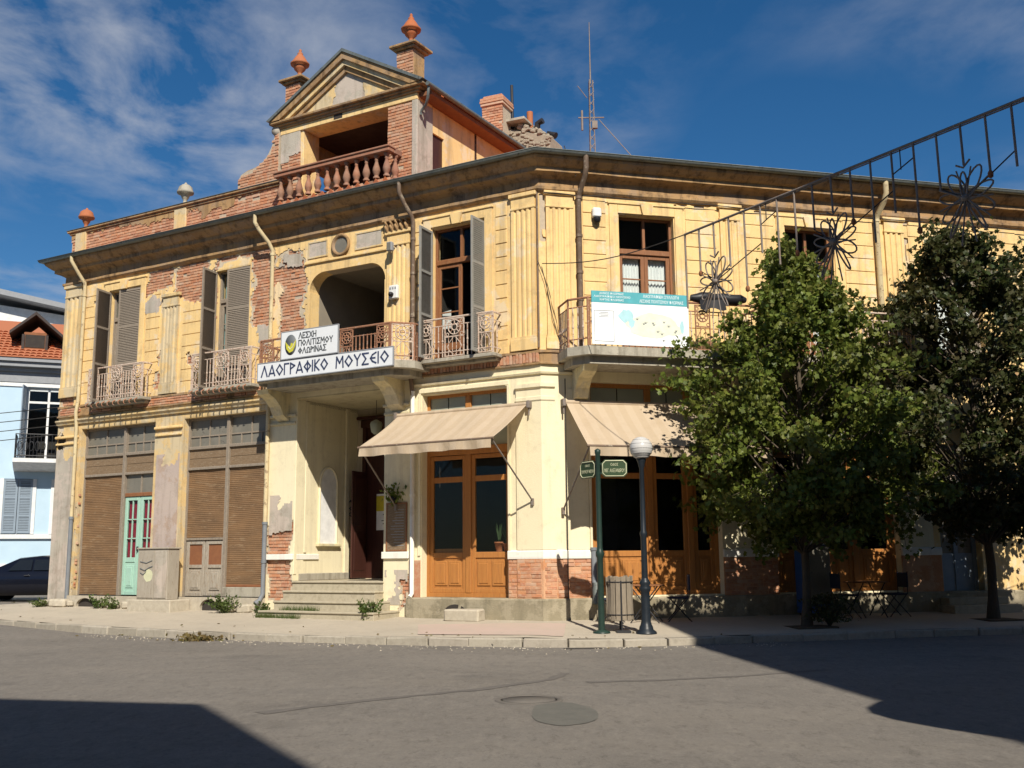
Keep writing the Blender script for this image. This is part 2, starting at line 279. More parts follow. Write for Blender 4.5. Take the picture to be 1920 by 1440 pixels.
c = s.mix(s.mul(s.ramp(s.noise(7, 6, 0.85, (1, .45, 1), loc=(6, 5, 0)), 0.52, 0.64), 0.5), c, (0.085, 0.076, 0.068))
c = s.mix(s.mul(s.ramp(s.noise(0.55, 5, 0.6, loc=(2.4, 7, 0)), 0.60, 0.70), 0.45), c, (0.085, 0.078, 0.072))
s.bump(s.noise(48, 5, 0.8), 0.8, 0.012); s.fin(c, 0.88, spec=0.25)
# pavement
s = NT('pavement')
c = s.mix(s.ramp(s.noise(0.6, 6), 0.3, 0.7), (0.47, 0.41, 0.325), (0.40, 0.35, 0.28))
c = s.mix(s.mul(s.ramp(s.noise(1.6, 9, 0.75), 0.47, 0.66), 0.6), c, (0.36, 0.31, 0.25))
c = s.mix(s.mul(s.ramp(s.noise(9, 7, 0.75), 0.52, 0.68), 0.45), c, (0.30, 0.255, 0.205))
c = s.mix(s.mul(s.ramp(s.noise(60, 3, 0.7), 0.4, 0.7), 0.3), c, (0.54, 0.48, 0.39))
s.bump(s.noise(45, 5, 0.7), 0.7, 0.01); s.fin(c, 0.92, spec=0.15)
s = NT('pink_paving')
c = s.mix(s.ramp(s.noise(1.2, 6), 0.3, 0.7), (0.50, 0.38, 0.325), (0.46, 0.37, 0.305))
c = s.mix(s.mul(s.ramp(s.noise(4, 8, 0.72), 0.5, 0.75), 0.5), c, (0.42, 0.36, 0.30))
s.bump(s.noise(45, 5, 0.7), 0.6, 0.01); s.fin(c, 0.92, spec=0.15)

# ------------------------------------------------------------------ mesh helpers
class MB:
    def __init__(s): s.v = []; s.f = []; s.sm = []
    def add(s, v, f, smooth=False):
        o = len(s.v); s.v += [tuple(p) for p in v]; s.f += [tuple(i + o for i in q) for q in f]; s.sm += [smooth] * len(f); return s
    def box(s, x0, x1, y0, y1, z0, z1, c=0.0):
        if x0 > x1: x0, x1 = x1, x0
        if y0 > y1: y0, y1 = y1, y0
        if z0 > z1: z0, z1 = z1, z0
        if c <= 0:
            v = [(x, y, z) for z in (z0, z1) for y in (y0, y1) for x in (x0, x1)]
            return s.add(v, [(0, 2, 3, 1), (4, 5, 7, 6), (0, 1, 5, 4), (2, 6, 7, 3), (0, 4, 6, 2), (1, 3, 7, 5)])
        c = min(c, (x1 - x0) * .45, (y1 - y0) * .45, (z1 - z0) * .45); v = []; ix = {}
        for a, X, dx in ((0, x0, c), (1, x1, -c)):
            for b, Y, dy in ((0, y0, c), (1, y1, -c)):
                for d, Z, dz in ((0, z0, c), (1, z1, -c)):
                    for ax, p in enumerate(((X, Y + dy, Z + dz), (X + dx, Y, Z + dz), (X + dx, Y + dy, Z))):
                        ix[a, b, d, ax] = len(v); v.append(p)
        f = []
        for a in (0, 1):
            q = [ix[a, 0, 0, 0], ix[a, 1, 0, 0], ix[a, 1, 1, 0], ix[a, 0, 1, 0]]; f.append(q if a else q[::-1])
            q = [ix[0, a, 0, 1], ix[1, a, 0, 1], ix[1, a, 1, 1], ix[0, a, 1, 1]]; f.append(q[::-1] if a else q)
            q = [ix[0, 0, a, 2], ix[1, 0, a, 2], ix[1, 1, a, 2], ix[0, 1, a, 2]]; f.append(q if a else q[::-1])
        for a in (0, 1):
            for b in (0, 1):
                q = [ix[a, b, 0, 0], ix[a, b, 1, 0], ix[a, b, 1, 1], ix[a, b, 0, 1]]; f.append(q if a == b else q[::-1])
                q = [ix[a, 0, b, 0], ix[a, 1, b, 0], ix[a, 1, b, 2], ix[a, 0, b, 2]]; f.append(q[::-1] if a == b else q)
                q = [ix[0, a, b, 1], ix[1, a, b, 1], ix[1, a, b, 2], ix[0, a, b, 2]]; f.append(q if a == b else q[::-1])
                for d in (0, 1):
                    q = [ix[a, b, d, 0], ix[a, b, d, 1], ix[a, b, d, 2]]; f.append(q if (a + b + d) % 2 else q[::-1])
        return s.add(v, f)
    def prism(s, pts, y0, y1, axis='y'):
        n = len(pts)
        def P(p, t):
            return (p[0], t, p[1]) if axis == 'y' else ((p[0], p[1], t) if axis == 'z' else (t, p[0], p[1]))
        v = [P(p, y0) for p in pts] + [P(p, y1) for p in pts]
        f = [tuple(range(n)), tuple(range(2 * n - 1, n - 1, -1))] + [(i, i + n, (i + 1) % n + n, (i + 1) % n) for i in range(n)]
        return s.add(v, f)
    def tube(s, path, r, n=6, closed=False, smooth=True):
        P = [Vector(p) for p in path]; m = len(P); rings = []
        rr = r if isinstance(r, (list, tuple)) else [r] * m
        prev = None
        for i in range(m):
            if closed: t = P[(i + 1) % m] - P[i - 1]
            else: t = P[min(i + 1, m - 1)] - P[max(i - 1, 0)]
            if t.length < 1e-9: t = Vector((0, 0, 1))
            t.normalize()
            if prev is None:
                a = Vector((0, 0, 1)) if abs(t.z) < 0.9 else Vector((1, 0, 0))
                u = t.cross(a).normalized()
            else:
                u = (prev - t * prev.dot(t)); u = u.normalized() if u.length > 1e-6 else t.orthogonal().normalized()
            prev = u; w = t.cross(u)
            rings.append([P[i] + (u * math.cos(2 * math.pi * k / n + .4) + w * math.sin(2 * math.pi * k / n + .4)) * rr[i] for k in range(n)])
        v = [p for q in rings for p in q]; f = []
        for i in range(m if closed else m - 1):
            j = (i + 1) % m
            for k in range(n): f.append((i * n + k, i * n + (k + 1) % n, j * n + (k + 1) % n, j * n + k))
        s.add(v, f, smooth)
        if not closed: s.add(rings[0], [tuple(range(n - 1, -1, -1))]); s.add(rings[-1], [tuple(range(n))])
        return s
    def lathe(s, prof, n=14, c=(0, 0, 0), smooth=True):
        v = [(c[0] + r * math.cos(2 * math.pi * k / n), c[1] + r * math.sin(2 * math.pi * k / n), c[2] + z) for r, z in prof for k in range(n)]
        f = [(i * n + k, i * n + (k + 1) % n, (i + 1) * n + (k + 1) % n, (i + 1) * n + k) for i in range(len(prof) - 1) for k in range(n)]
        s.add(v, f, smooth)
        if prof[0][0] > 1e-4: s.add(v[:n], [tuple(range(n - 1, -1, -1))])
        if prof[-1][0] > 1e-4: s.add(v[-n:], [tuple(range(n))])
        return s
    def sweep(s, prof, path, smooth=False, cap=True):
        cols = []
        for off, z in prof: cols.append([(p[0], p[1], z) for p in offset_path(path, off)])
        m, n = len(prof), len(path)
        v = [cols[j][i] for i in range(n) for j in range(m)]
        f = [(i * m + j, i * m + (j + 1) % m, (i + 1) * m + (j + 1) % m, (i + 1) * m + j) for i in range(n - 1) for j in range(m)]
        s.add(v, f, smooth)
        if cap: s.add(v[:m], [tuple(range(m - 1, -1, -1))]); s.add(v[-m:], [tuple(range(m))])
        return s
    def xf(s, M):
        s.v = [tuple(M @ Vector(p)) for p in s.v]; return s
    def join(s, o, M=None):
        n = len(s.v); s.v += [tuple(M @ Vector(p)) for p in o.v] if M else list(o.v); s.f += [tuple(i + n for i in q) for q in o.f]; s.sm += list(o.sm); return s
def offset_path(path, off):
    P = [Vector((p[0], p[1])) for p in path]; out = []
    N = []
    for a, b in zip(P, P[1:]):
        d = (b - a).normalized(); N.append(Vector((d.y, -d.x)))
    for i, p in enumerate(P):
        if i == 0: q = p + N[0] * off
        elif i == len(P) - 1: q = p + N[-1] * off
        else:
            a, b = N[i - 1], N[i]; h = (a + b); q = p + h * (off / (1 + a.dot(b)))
        out.append((q.x, q.y))
    return out
MWD = {}
def mesh_of(mb, name, mat):
    me = bpy.data.meshes.new(name); me.from_pydata(mb.v, [], mb.f)
    if any(mb.sm): me.polygons.foreach_set('use_smooth', mb.sm)
    if mat: me.materials.append(MATS[mat])
    me.validate(); me.update()
    bm = bmesh.new(); bm.from_mesh(me); bmesh.ops.recalc_face_normals(bm, faces=bm.faces); bm.to_mesh(me); bm.free()
    return me
def tag(o, label=None, cat=None, group=None, kind=None):
    if label: o['label'] = label
    if cat: o['category'] = cat
    if group: o['group'] = group
    if kind: o['kind'] = kind
    return o
def O(name, mb, mat, parent=None, M=I4, **k):
    me = mb if isinstance(mb, bpy.types.Mesh) else mesh_of(mb, name, mat)
    o = bpy.data.objects.new(name, me); col.objects.link(o)
    if parent is not None: o.parent = parent; o.matrix_basis = MWD[parent.name].inverted() @ M
    else: o.matrix_basis = M
    MWD[o.name] = M.copy(); return tag(o, **k)
def E(name, M, **k):
    o = bpy.data.objects.new(name, None); col.objects.link(o); o.empty_display_size = 0.2; o.matrix_basis = M; MWD[o.name] = M.copy(); return tag(o, **k)
def copy_tree(o, M, label=None, parent=None):
    c = o.copy(); col.objects.link(c); c.parent = parent
    if parent is None: c.matrix_basis = M
    MWD[c.name] = M.copy()
    if label: c['label'] = label
    for ch in list(o.children):
        k = ch.copy(); col.objects.link(k); k.parent = c; MWD[k.name] = M
        for g in list(ch.children):
            h = g.copy(); col.objects.link(h); h.parent = k; MWD[h.name] = M
    return c
def fb(x, y, z=0.0, o=4): return mnoise.fractal(Vector((x, y, z)), 1.0, 2.0, o)
def arc(cx, cz, r, a0, a1, n=8): return [(cx + r * math.cos(R(a0 + (a1 - a0) * i / n)), cz + r * math.sin(R(a0 + (a1 - a0) * i / n))) for i in range(n + 1)]

# ------------------------------------------------------------------ ground: road, pavement, kerbs
ROADZ = -0.28
mb = MB()
g = [-900, -300, -100, -45, -22, -12, -6, 0, 6, 12, 22, 45, 100, 300, 900]
gx = sorted(set(g) | set(range(-32, 13, 2))); gy = [-900, -300, -100, -40, -15, -6, 0, 5, 10, 15, 18, 20, 22, 25, 27, 29, 31, 33, 35, 37, 40, 44, 48, 60, 100, 300, 900]
def road_z(x, y):
    lp = ML.inverted() @ Vector((x, y, 0))
    return ROADZ + 0.028 * max(0, min(lp.x - 9, 14)) if abs(x) < 95 else ROADZ
for y in gy:
    for x in gx: mb.v.append((x, y, road_z(x, y)))
nx = len(gx)
for j in range(len(gy) - 1):
    for i in range(nx - 1): mb.f.append((j * nx + i, j * nx + i + 1, (j + 1) * nx + i + 1, (j + 1) * nx + i)); mb.sm.append(True)
road = O('road', mb, 'asphalt', kind='structure', label='faded grey asphalt road running round the corner building')

def Lp(u, off): p = ML @ Vector((u, off, 0)); return (p.x, p.y)
def Rp(v, off): p = MR @ Vector((-v, off, 0)); return (p.x, p.y)
inner = [Lp(15.3, -9), Lp(15.3, -3), Lp(15.3, 0), Lp(15.2, 0), Lp(12, 0), Lp(9, 0), Lp(6, 0), Lp(3, 0), Lp(1, 0), (CX, CY), Rp(1, 0), Rp(3, 0), Rp(6, 0), Rp(10, 0), Rp(16, 0), Rp(24, 0)]
outer = [Lp(16.9, -9), Lp(16.95, -3), Lp(17.0, 1.0), Lp(16.4, 2.4), Lp(13.6, 3.1), (-8.6, 22.6), (-6.05, 21.0), (-2.55, 19.35), (-0.4, 18.62), (0.9, 18.3), (2.2, 18.33), (3.5, 18.75), Rp(5.2, 3.15), Rp(10, 3.1), Rp(16, 3.1), Rp(24, 3.1)]
def resample(a, b, k):
    A, B = [], []
    for i in range(len(a) - 1):
        for t in range(k):
            w = t / k; A.append(tuple(a[i][j] * (1 - w) + a[i + 1][j] * w for j in (0, 1))); B.append(tuple(b[i][j] * (1 - w) + b[i + 1][j] * w for j in (0, 1)))
    A.append(a[-1]); B.append(b[-1]); return A, B
def smooth_path(p, it=2):
    for _ in range(it): p = [p[0]] + [tuple(.25 * p[i - 1][j] + .5 * p[i][j] + .25 * p[i + 1][j] for j in (0, 1)) for i in range(1, len(p) - 1)] + [p[-1]]
    return p
IN, OUT = resample(inner, outer, 6); OUT = smooth_path(OUT, 8)
mb = MB(); NA = 9
IN2 = offset_path(IN, 0)
for (xa, ya), (xb, yb) in zip(IN, OUT):
    for k in range(NA):
        w = k / (NA - 1); x = xa + (xb - xa) * w; y = ya + (yb - ya) * w
        mb.v.append((x, y, ground_z(x, y) + 0.006 * fb(x * 1.3, y * 1.3)))
for i in range(len(IN) - 1):
    for k in range(NA - 1): mb.f.append((i * NA + k, i * NA + k + 1, (i + 1) * NA + k + 1, (i + 1) * NA + k)); mb.sm.append(True)
pave = O('pavement', mb, 'pavement', kind='structure', label='pale dusty pavement in front of the corner building')
# kerb stones along the outer edge, each its own piece
L_acc = 0; kerb_pts = []; ds = [0]
for a, b in zip(OUT, OUT[1:]): ds.append(ds[-1] + math.hypot(b[0] - a[0], b[1] - a[1]))
def at_len(s):
    for i in range(len(ds) - 1):
        if ds[i + 1] >= s:
            w = (s - ds[i]) / max(1e-6, ds[i + 1] - ds[i]); return tuple(OUT[i][j] * (1 - w) + OUT[i + 1][j] * w for j in (0, 1))
    return OUT[-1]
st = 6.5
while st < ds[-1] - 1:
    ln = random.uniform(0.75, 1.0); a = at_len(st + 0.006); b = at_len(st + ln - 0.006); st += ln
    cx_, cy_ = (a[0] + b[0]) / 2, (a[1] + b[1]) / 2; an = math.atan2(b[1] - a[1], b[0] - a[0]); hl = math.hypot(b[0] - a[0], b[1] - a[1]) / 2
    kz = ground_z(cx_, cy_)
    m_ = MB().box(-hl, hl, -0.10, 0.10, -0.32, 0.012, 0.018)
    # pieces are uneven: nudge, tilt and chip a corner
    m_.v = [(x, y + (0.02 if (z > 0 and x > hl * .6 and random.random() < .25) else 0), z - (random.random() * .03 if z > -0.02 and abs(x) > hl * .8 else 0)) for x, y, z in m_.v]
    O('kerb_stone', m_, 'kerb_stone', pave, T(cx_ + random.uniform(-.012, .012), cy_ + random.uniform(-.012, .012), kz) @ RZ(an) @ RX(R(random.uniform(-2, 2))))
# pink repaired strip of paving in front of the cafe corner
mb = MB(); NP = 14
def pz(u, o): p = ML @ Vector((u, o, 0)); return (p.x, p.y, ground_z(p.x, p.y) + 0.011)
def wz(x, y): return (x, y, ground_z(x, y) + 0.011)
pp = [[wz((-1.9 + 2.9 * i / NP) * (1 - j / 5) + (-1.75 + 2.6 * i / NP) * j / 5 + 0.04 * fb(i * .7, j, 3), (21.2 - .52 * i / NP) * (1 - j / 5) + (19.42 - .86 * i / NP) * j / 5 + .05 * fb(i * .8, j, 9)) for j in range(6)] for i in range(NP + 1)]
mb.v = [p for r_ in pp for p in r_]
for i in range(NP):
    for j in range(5): mb.f.append((i * 6 + j, i * 6 + j + 1, (i + 1) * 6 + j + 1, (i + 1) * 6 + j)); mb.sm.append(True)
O('paving_patch', mb, 'pink_paving', pave)
# manhole cover with ring and the darker asphalt repair beside it
mh = E('manhole_cover', T(0.15, 11.6, ROADZ), label='round iron manhole cover set in the asphalt road', cat='manhole')
O('cover', MB().lathe([(0.285, 0.0), (0.285, 0.010), (0.0, 0.012)], 32), 'manhole_iron', mh, MWD[mh.name])
O('ring', MB().lathe([(0.305, 0.0), (0.305, 0.012), (0.36, 0.012), (0.37, 0.002)], 32), 'manhole_iron', mh, MWD[mh.name]); O('gap', MB().lathe([(0.284, 0.003), (0.306, 0.003)], 32), 'iron_dark', mh, MWD[mh.name])
mb = MB(); ring = []
for i in range(40):
    a = 2 * math.pi * i / 40; r_ = 1 + 0.10 * fb(math.cos(a) * 1.3, math.sin(a) * 1.3, 5)
    ring.append((0.42 + 0.34 * r_ * math.cos(a) * (1.15 if math.cos(a) > 0 else .8), 10.62 + 0.78 * r_ * math.sin(a)))
mb.add([(x, y, ROADZ + 0.005) for x, y in ring], [tuple(range(40))])
O('asphalt_patch', mb, 'asphalt_patch', road)
# tar seams between strips of asphalt
def ribbon(name, pts, w, mat, z):
    q = []
    for i in range(len(pts) - 1):
        for k in range(8): t = k / 8; q.append(Vector((pts[i][0] + (pts[i + 1][0] - pts[i][0]) * t, pts[i][1] + (pts[i + 1][1] - pts[i][1]) * t)))
    q.append(Vector(pts[-1])); mb = MB()
    for i, p in enumerate(q):
        d = (q[min(i + 1, len(q) - 1)] - q[max(i - 1, 0)]).normalized(); n = Vector((-d.y, d.x)); ww = w * (1 + .5 * fb(i * .35, w * 9)); o_ = .06 * fb(i * .23, 3.0 + w)
        for s_ in (-1, 1): c_ = p + n * (o_ + s_ * ww / 2); mb.v.append((c_.x, c_.y, z))
    mb.f = [(2 * i, 2 * i + 1, 2 * i + 3, 2 * i + 2) for i in range(len(q) - 1)]; mb.sm = [True] * len(mb.f)
    O(name, mb, mat, road)
SEAM1 = [(-2.56, 10.83), (-1.69, 11.64), (-0.99, 12.13), (-0.43, 12.57), (0.46, 13.53), (0.67, 14.26)]; SEAM2 = [(0.88, 13.21), (1.81, 13.36), (2.78, 13.64), (4.16, 14.35)]
ribbon('tar_seam', SEAM1, .16, 'tar', ROADZ + .004); ribbon('tar_seam', SEAM2, .14, 'tar', ROADZ + .004)
# broken gutter slot at the kerb
O('gutter_hole', MB().box(-.32, .32, -.09, .09, -0.02, 0.006).xf(T(1.15, 18.02, ROADZ) @ RZ(R(6))), 'dark_room', road)

# ------------------------------------------------------------------ the museum building
B = E('museum_building', T(CX, CY, 0), label='yellow two-storey corner building with peeling plaster and a rooftop pediment', cat='building')
def part(name, mb, mat, F=ML, parent=None, **k): return O(name, mb, mat, parent or B, F, **k)
PATH = [Lp(15.3, -9), Lp(15.3, 0), (CX, CY), Rp(22, 0)]
def subpath(u, v): return [Lp(u, 0), (CX, CY), Rp(v, 0)]

def wall_rects(u0, u1, z0, z1, ops):
    zs = sorted({z0, z1} | {min(max(z, z0), z1) for o in ops for z in o[2:4]}); out = []
    for a, b in zip(zs, zs[1:]):
        if b - a < 1e-5: continue
        cut = sorted((max(o[0], u0), min(o[1], u1)) for o in ops if o[2] < b - 1e-6 and o[3] > a + 1e-6 and o[1] > u0 and o[0] < u1)
        x = u0
        for p, q in cut:
            if p > x + 1e-6: out.append((x, p, a, b))
            x = max(x, q)
        if x < u1 - 1e-6: out.append((x, u1, a, b))
    return out
def wall(name, F, u0, u1, z0, z1, ops, mat, y0=-0.35, y1=0.0):
    mb = MB()
    for r_ in wall_rects(u0, u1, z0, z1, ops): mb.box(r_[0], r_[1], y0, y1, r_[2], r_[3])
    return part(name, mb, mat, F)
def sdrect(u, z, r_): return max(abs(u - (r_[0] + r_[1]) / 2) - (r_[1] - r_[0]) / 2, abs(z - (r_[2] + r_[3]) / 2) - (r_[3] - r_[2]) / 2)
def peel_sd(u, z, rects, seed=0.0):
    if not rects: return 9
    d = min(sdrect(u, z, r_) for r_ in rects)
    if d > 0.6: return d
    return d + 0.20 * fb(u * 1.7, z * 1.7, seed, 3) + 0.07 * fb(u * 7, z * 7, seed + 5, 3)
def sheet(mb, u0, u1, z0, z1, ops, rects, y0, y1, cell=0.055, seed=0.0, bias=0.0, invert=False):
    """plaster skin with ragged holes where it has fallen off"""
    def lines(a, b, cuts):
        c = sorted({a, b} | {x for x in cuts if a < x < b}); o = []
        for p, q in zip(c, c[1:]):
            n = max(1, round((q - p) / cell)); o += [(p + (q - p) * i / n, i == 0) for i in range(n)]
        return o + [(c[-1], True)]
    us = lines(u0, u1, [x for o in ops for x in o[:2]]); zs = lines(z0, z1, [x for o in ops for x in o[2:4]])
    nu, nz = len(us), len(zs); keep = [[False] * (nz - 1) for _ in range(nu - 1)]
    for i in range(nu - 1):
        uc = (us[i][0] + us[i + 1][0]) / 2
        for j in range(nz - 1):
            zc = (zs[j][0] + zs[j + 1][0]) / 2
            if any(o[0] < uc < o[1] and o[2] < zc < o[3] for o in ops): continue
            if invert: keep[i][j] = peel_sd(uc, zc, rects, seed) < 0; continue
            keep[i][j] = peel_sd(uc, zc, rects, seed) + bias * (1 + .8 * fb(uc * 3, zc * 3, seed + 2)) > 0 and (not bias or peel_sd(uc, zc, rects, seed) < .15)
    vid = {}
    def V(i, j, back):
        k = (i, j, back)
        if k not in vid:
            u, fu = us[i]; z, fz = zs[j]
            if not fu: u += cell * .12 * mnoise.noise(Vector((u * 31, z * 31, seed)))
            if not fz: z += cell * .12 * mnoise.noise(Vector((u * 29, z * 37, seed + 9)))
            if rects and not bias and not fu and not fz:          # pull the broken edge onto the smooth contour
                s0 = peel_sd(u, z, rects, seed)
                if abs(s0) < cell * .75:
                    e = cell * .25; gu = (peel_sd(u + e, z, rects, seed) - s0) / e; gz_ = (peel_sd(u, z + e, rects, seed) - s0) / e; g2 = gu * gu + gz_ * gz_
                    if g2 > .05: t_ = max(-.6 * cell, min(.6 * cell, s0 / math.sqrt(g2))); u -= gu / math.sqrt(g2) * t_; z -= gz_ / math.sqrt(g2) * t_
            vid[k] = len(mb.v); mb.v.append((u, y0 if back else y1, z))
        return vid[k]
    for i in range(nu - 1):
        for j in range(nz - 1):
            if not keep[i][j]: continue
            mb.f.append((V(i, j, 0), V(i + 1, j, 0), V(i + 1, j + 1, 0), V(i, j + 1, 0))); mb.sm.append(False)
            for di, dj, a, b in ((-1, 0, (i, j), (i, j + 1)), (1, 0, (i + 1, j), (i + 1, j + 1)), (0, -1, (i, j), (i + 1, j)), (0, 1, (i, j + 1), (i + 1, j + 1))):
                ii, jj = i + di, j + dj
                if not (0 <= ii < nu - 1 and 0 <= jj < nz - 1 and keep[ii][jj]):
                    mb.f.append((V(*a, 0), V(*b, 0), V(*b, 1), V(*a, 1))); mb.sm.append(False)
    return mb
# bricks: one shared mesh, the largest 300 in view as single pieces, the rest joined
brick_me = mesh_of(MB().box(-.118, .118, -.06, 0, -.031, .031, 0.005), 'brick', 'brick')
BRICKS = []
def bricks(F, u0, u1, z0, z1, face, cond=None, prio=0, soldier=False, ops=()):
    if soldier:
        n = int((u1 - u0) / 0.078)
        for i in range(n):
            u = u0 + (i + .5) * (u1 - u0) / n
            BRICKS.append((prio, F @ T(u, face + random.uniform(-.012, .008), (z0 + z1) / 2 + random.uniform(-.01, .01)) @ RY(R(90 + random.uniform(-2, 2))) @ Matrix.Diagonal(((z1 - z0) / .245, 1, 1.05, 1))))
        return
    nz = max(1, round((z1 - z0) / 0.076)); hz = (z1 - z0) / nz
    for j in range(nz):
        u = u0 - (0.125 if j % 2 else 0.0) + random.uniform(-.02, .02); z = z0 + (j + .5) * hz
        while u < u1 - 0.03:
            w = 0.236 if random.random() > .22 else 0.115
            a, b = max(u, u0), min(u + w, u1); u += w + 0.013
            if b - a < 0.05: continue
            c = (a + b) / 2
            if cond and not cond(c, z): continue
            if any(o[0] - .02 < c < o[1] + .02 and o[2] < z < o[3] for o in ops): continue
            dz = random.uniform(-.008, .006) - (0.02 if random.random() < .05 else 0)
            BRICKS.append((prio, F @ T(c, face + dz, z) @ RY(R(random.uniform(-1, 1))) @ Matrix.Diagonal(((b - a) / .236, 1, (hz - .012) / .062, 1))))

# ---- upper storey, left facade
OPL = [(12.2, 13.45, 5.45, 8.6), (8.22, 9.44, 5.45, 8.6), (4.03, 6.3, 5.45, 8.05), (1.34, 2.76, 5.45, 8.6)]
PEEL_U = [(9.62, 11.0, 7.95, 9.0), (10.9, 12.0, 8.3, 9.0), (9.44, 9.75, 7.2, 8.7), (7.32, 8.2, 6.85, 9.0), (6.42, 7.3, 6.5, 8.75), (14.7, 15.3, 5.45, 6.35), (11.3, 11.45, 5.75, 6.6), (7.6, 9.5, 8.75, 9.0), (3.0, 3.25, 5.45, 5.6), (15.1, 15.3, 7.2, 7.6)] + [(c_, c_ + w_, z_, z_ + h_) for c_, z_, w_, h_ in ((14.0, 6.6, .12, .1), (13.95, 8.3, .1, .1), (10.2, 6.3, .1, .14), (9.9, 5.6, .2, .12), (0.95, 6.1, .06, .1), (3.1, 7.3, .08, .1), (14.6, 7.0, .1, .3), (12.0, 5.6, .12, .1), (7.8, 5.7, .2, .2))]
wall('wall', ML, 0, 15.3, 5.2, 9.05, OPL, 'mortar', -0.35, -0.05)
part('plaster_skin', sheet(MB(), 0, 15.3, 5.45, 9.05, OPL, PEEL_U, -0.051, 0.0), 'ochre_plaster', ML)
part('undercoat', sheet(MB(), 0, 15.3, 5.45, 9.05, OPL, PEEL_U, -0.051, -0.016, .05, 0.0, .055), 'undercoat', ML, kind='stuff')
bricks(ML, 6.42, 15.27, 5.46, 9.0, -0.026, lambda u, z: peel_sd(u, z, PEEL_U) < 0.10, 1, ops=OPL)
for cx_, sg in ((4.03, 1), (6.3, -1)):
    pts = [(cx_, 8.05), (cx_, 7.6)] + [(p[0], p[1]) for p in (arc(cx_ + sg * .45, 7.6, .45, 180, 90) if sg > 0 else arc(cx_ - .45, 7.6, .45, 0, 90))][1:]
    part('arch_corner', MB().prism(pts, -0.35, -0.001), 'ochre_plaster', ML)
# rusticated blocks
def blocks(F, strips, mat, rects=None, z0=5.50, z1=8.86, n=11, seed=2.0):
    h = (z1 - z0) / n
    for a, b in strips:
        for j in range(n):
            za, zb = z0 + j * h + 0.011, z0 + (j + 1) * h - 0.011
            if rects and min(sdrect((a + b) / 2, (za + zb) / 2, q) for q in rects) < (b - a) / 2 + .45:
                mb = sheet(MB(), a, b, za, zb, (), rects, 0.0005, 0.017, 0.05, 0.0)
                if mb.f: part('plaster_block', mb, mat, F)
            else: part('plaster_block', MB().box(a, b, 0.0005, 0.017 + random.uniform(-.002, .002), za, zb, 0.006), mat, F)
blocks(ML, [(13.78, 14.40), (11.42, 11.93), (9.78, 10.55), (7.52, 7.95), (3.02, 3.2), (0.78, 1.06)], 'ochre_plaster', PEEL_U)
# ---- upper storey, right facade
OPR = [(-3.1, -1.78, 5.45, 8.6), (-7.0, -5.76, 5.45, 8.6), (-10.86, -9.53, 5.45, 8.6), (-14.7, -13.4, 5.45, 8.6), (-18.6, -17.3, 5.45, 8.6)]
PEEL_R = [(-4.0, -3.2, 8.9, 9.05), (-9.0, -8.2, 8.88, 9.05), (-0.1, 0.0, 7.9, 8.9), (-8.95, -8.6, 7.9, 8.5), (-6.0, -5.2, 8.93, 9.05)]
wall('wall', MR, -22, 0, 5.2, 9.05, OPR, 'mortar', -0.35, -0.032)
part('plaster_skin', sheet(MB(), -22, 0, 5.45, 9.05, OPR, PEEL_R, -0.034, 0.0, 0.08), 'ochre_plaster', MR)
blocks(MR, [(-1.5, -0.98), (-4.08, -3.36), (-5.5, -4.78), (-8.02, -7.26), (-9.28, -8.95), (-11.9, -11.1)], 'ochre_plaster')

def pilaster(F, u0, u1, z0, z1, mat, flutes=4, rects=None, y=0.055, name='pilaster'):
    w = u1 - u0; zc = z1 - 0.36; zb = z0 + 0.30
    mb = MB(); fw = w * 0.76 / flutes; pts = [(u0 + .03, 0.0), (u0 + .03, y)]
    for k in range(flutes):
        c = u0 + w * .12 + fw * (k + .5); r_ = fw * 0.30
        pts += [(c - r_, y)] + [(c + r_ * math.cos(R(t)), y - r_ * .75 * math.sin(R(t))) for t in (150, 115, 90, 65, 30)] + [(c + r_, y)]
    pts += [(u1 - .03, y), (u1 - .03, 0.0)]
    mb.prism([(p[0], p[1]) for p in pts], zb, zc, 'z')
    mb.box(u0, u1, 0, y + .02, z0, zb - .05, .006); mb.box(u0 + .015, u1 - .015, 0, y + .012, zb - .05, zb)
    mb.box(u0 + .015, u1 - .015, 0, y + .015, zc, zc + .05, .006); mb.box(u0 + .03, u1 - .03, 0, y, zc + .05, z1 - .09); mb.box(u0 - .02, u1 + .02, 0, y + .04, z1 - .09, z1, .01)
    return part(name, mb, mat, F)
pilaster(ML, 0.05, 0.68, 5.52, 8.97, 'ochre_plaster'); pilaster(MR, -0.78, -0.12, 5.52, 8.97, 'ochre_plaster')
pilaster(ML, 10.66, 11.3, 5.52, 8.2, 'ochre_worn'); pilaster(ML, 14.55, 15.28, 5.75, 8.97, 'ochre_worn', 3)
pilaster(ML, 3.3, 3.98, 5.52, 8.7, 'ochre_plaster')
pilaster(MR, -4.68, -4.14, 5.52, 8.97, 'ochre_plaster', 3); pilaster(MR, -8.84, -8.28, 5.52, 8.97, 'ochre_plaster', 3); pilaster(MR, -12.8, -12.2, 5.52, 8.97, 'ochre_plaster', 3)
# leafy capital over the loggia pilaster, broken on the right
mb = MB()
for k in range(5):
    for t in range(2):
        c = 3.36 + k * .14; mb.tube([(c, .05, 8.66 + t * .12), (c + .01, .10, 8.74 + t * .12), (c + .02, .15, 8.80 + t * .11), (c + .03, .12, 8.83 + t * .1)], [.045, .04, .03, .012], 6)
mb.box(3.24, 4.04, 0, .16, 8.90, 8.98, .015)
part('capital', mb, 'cornice_plaster', ML)
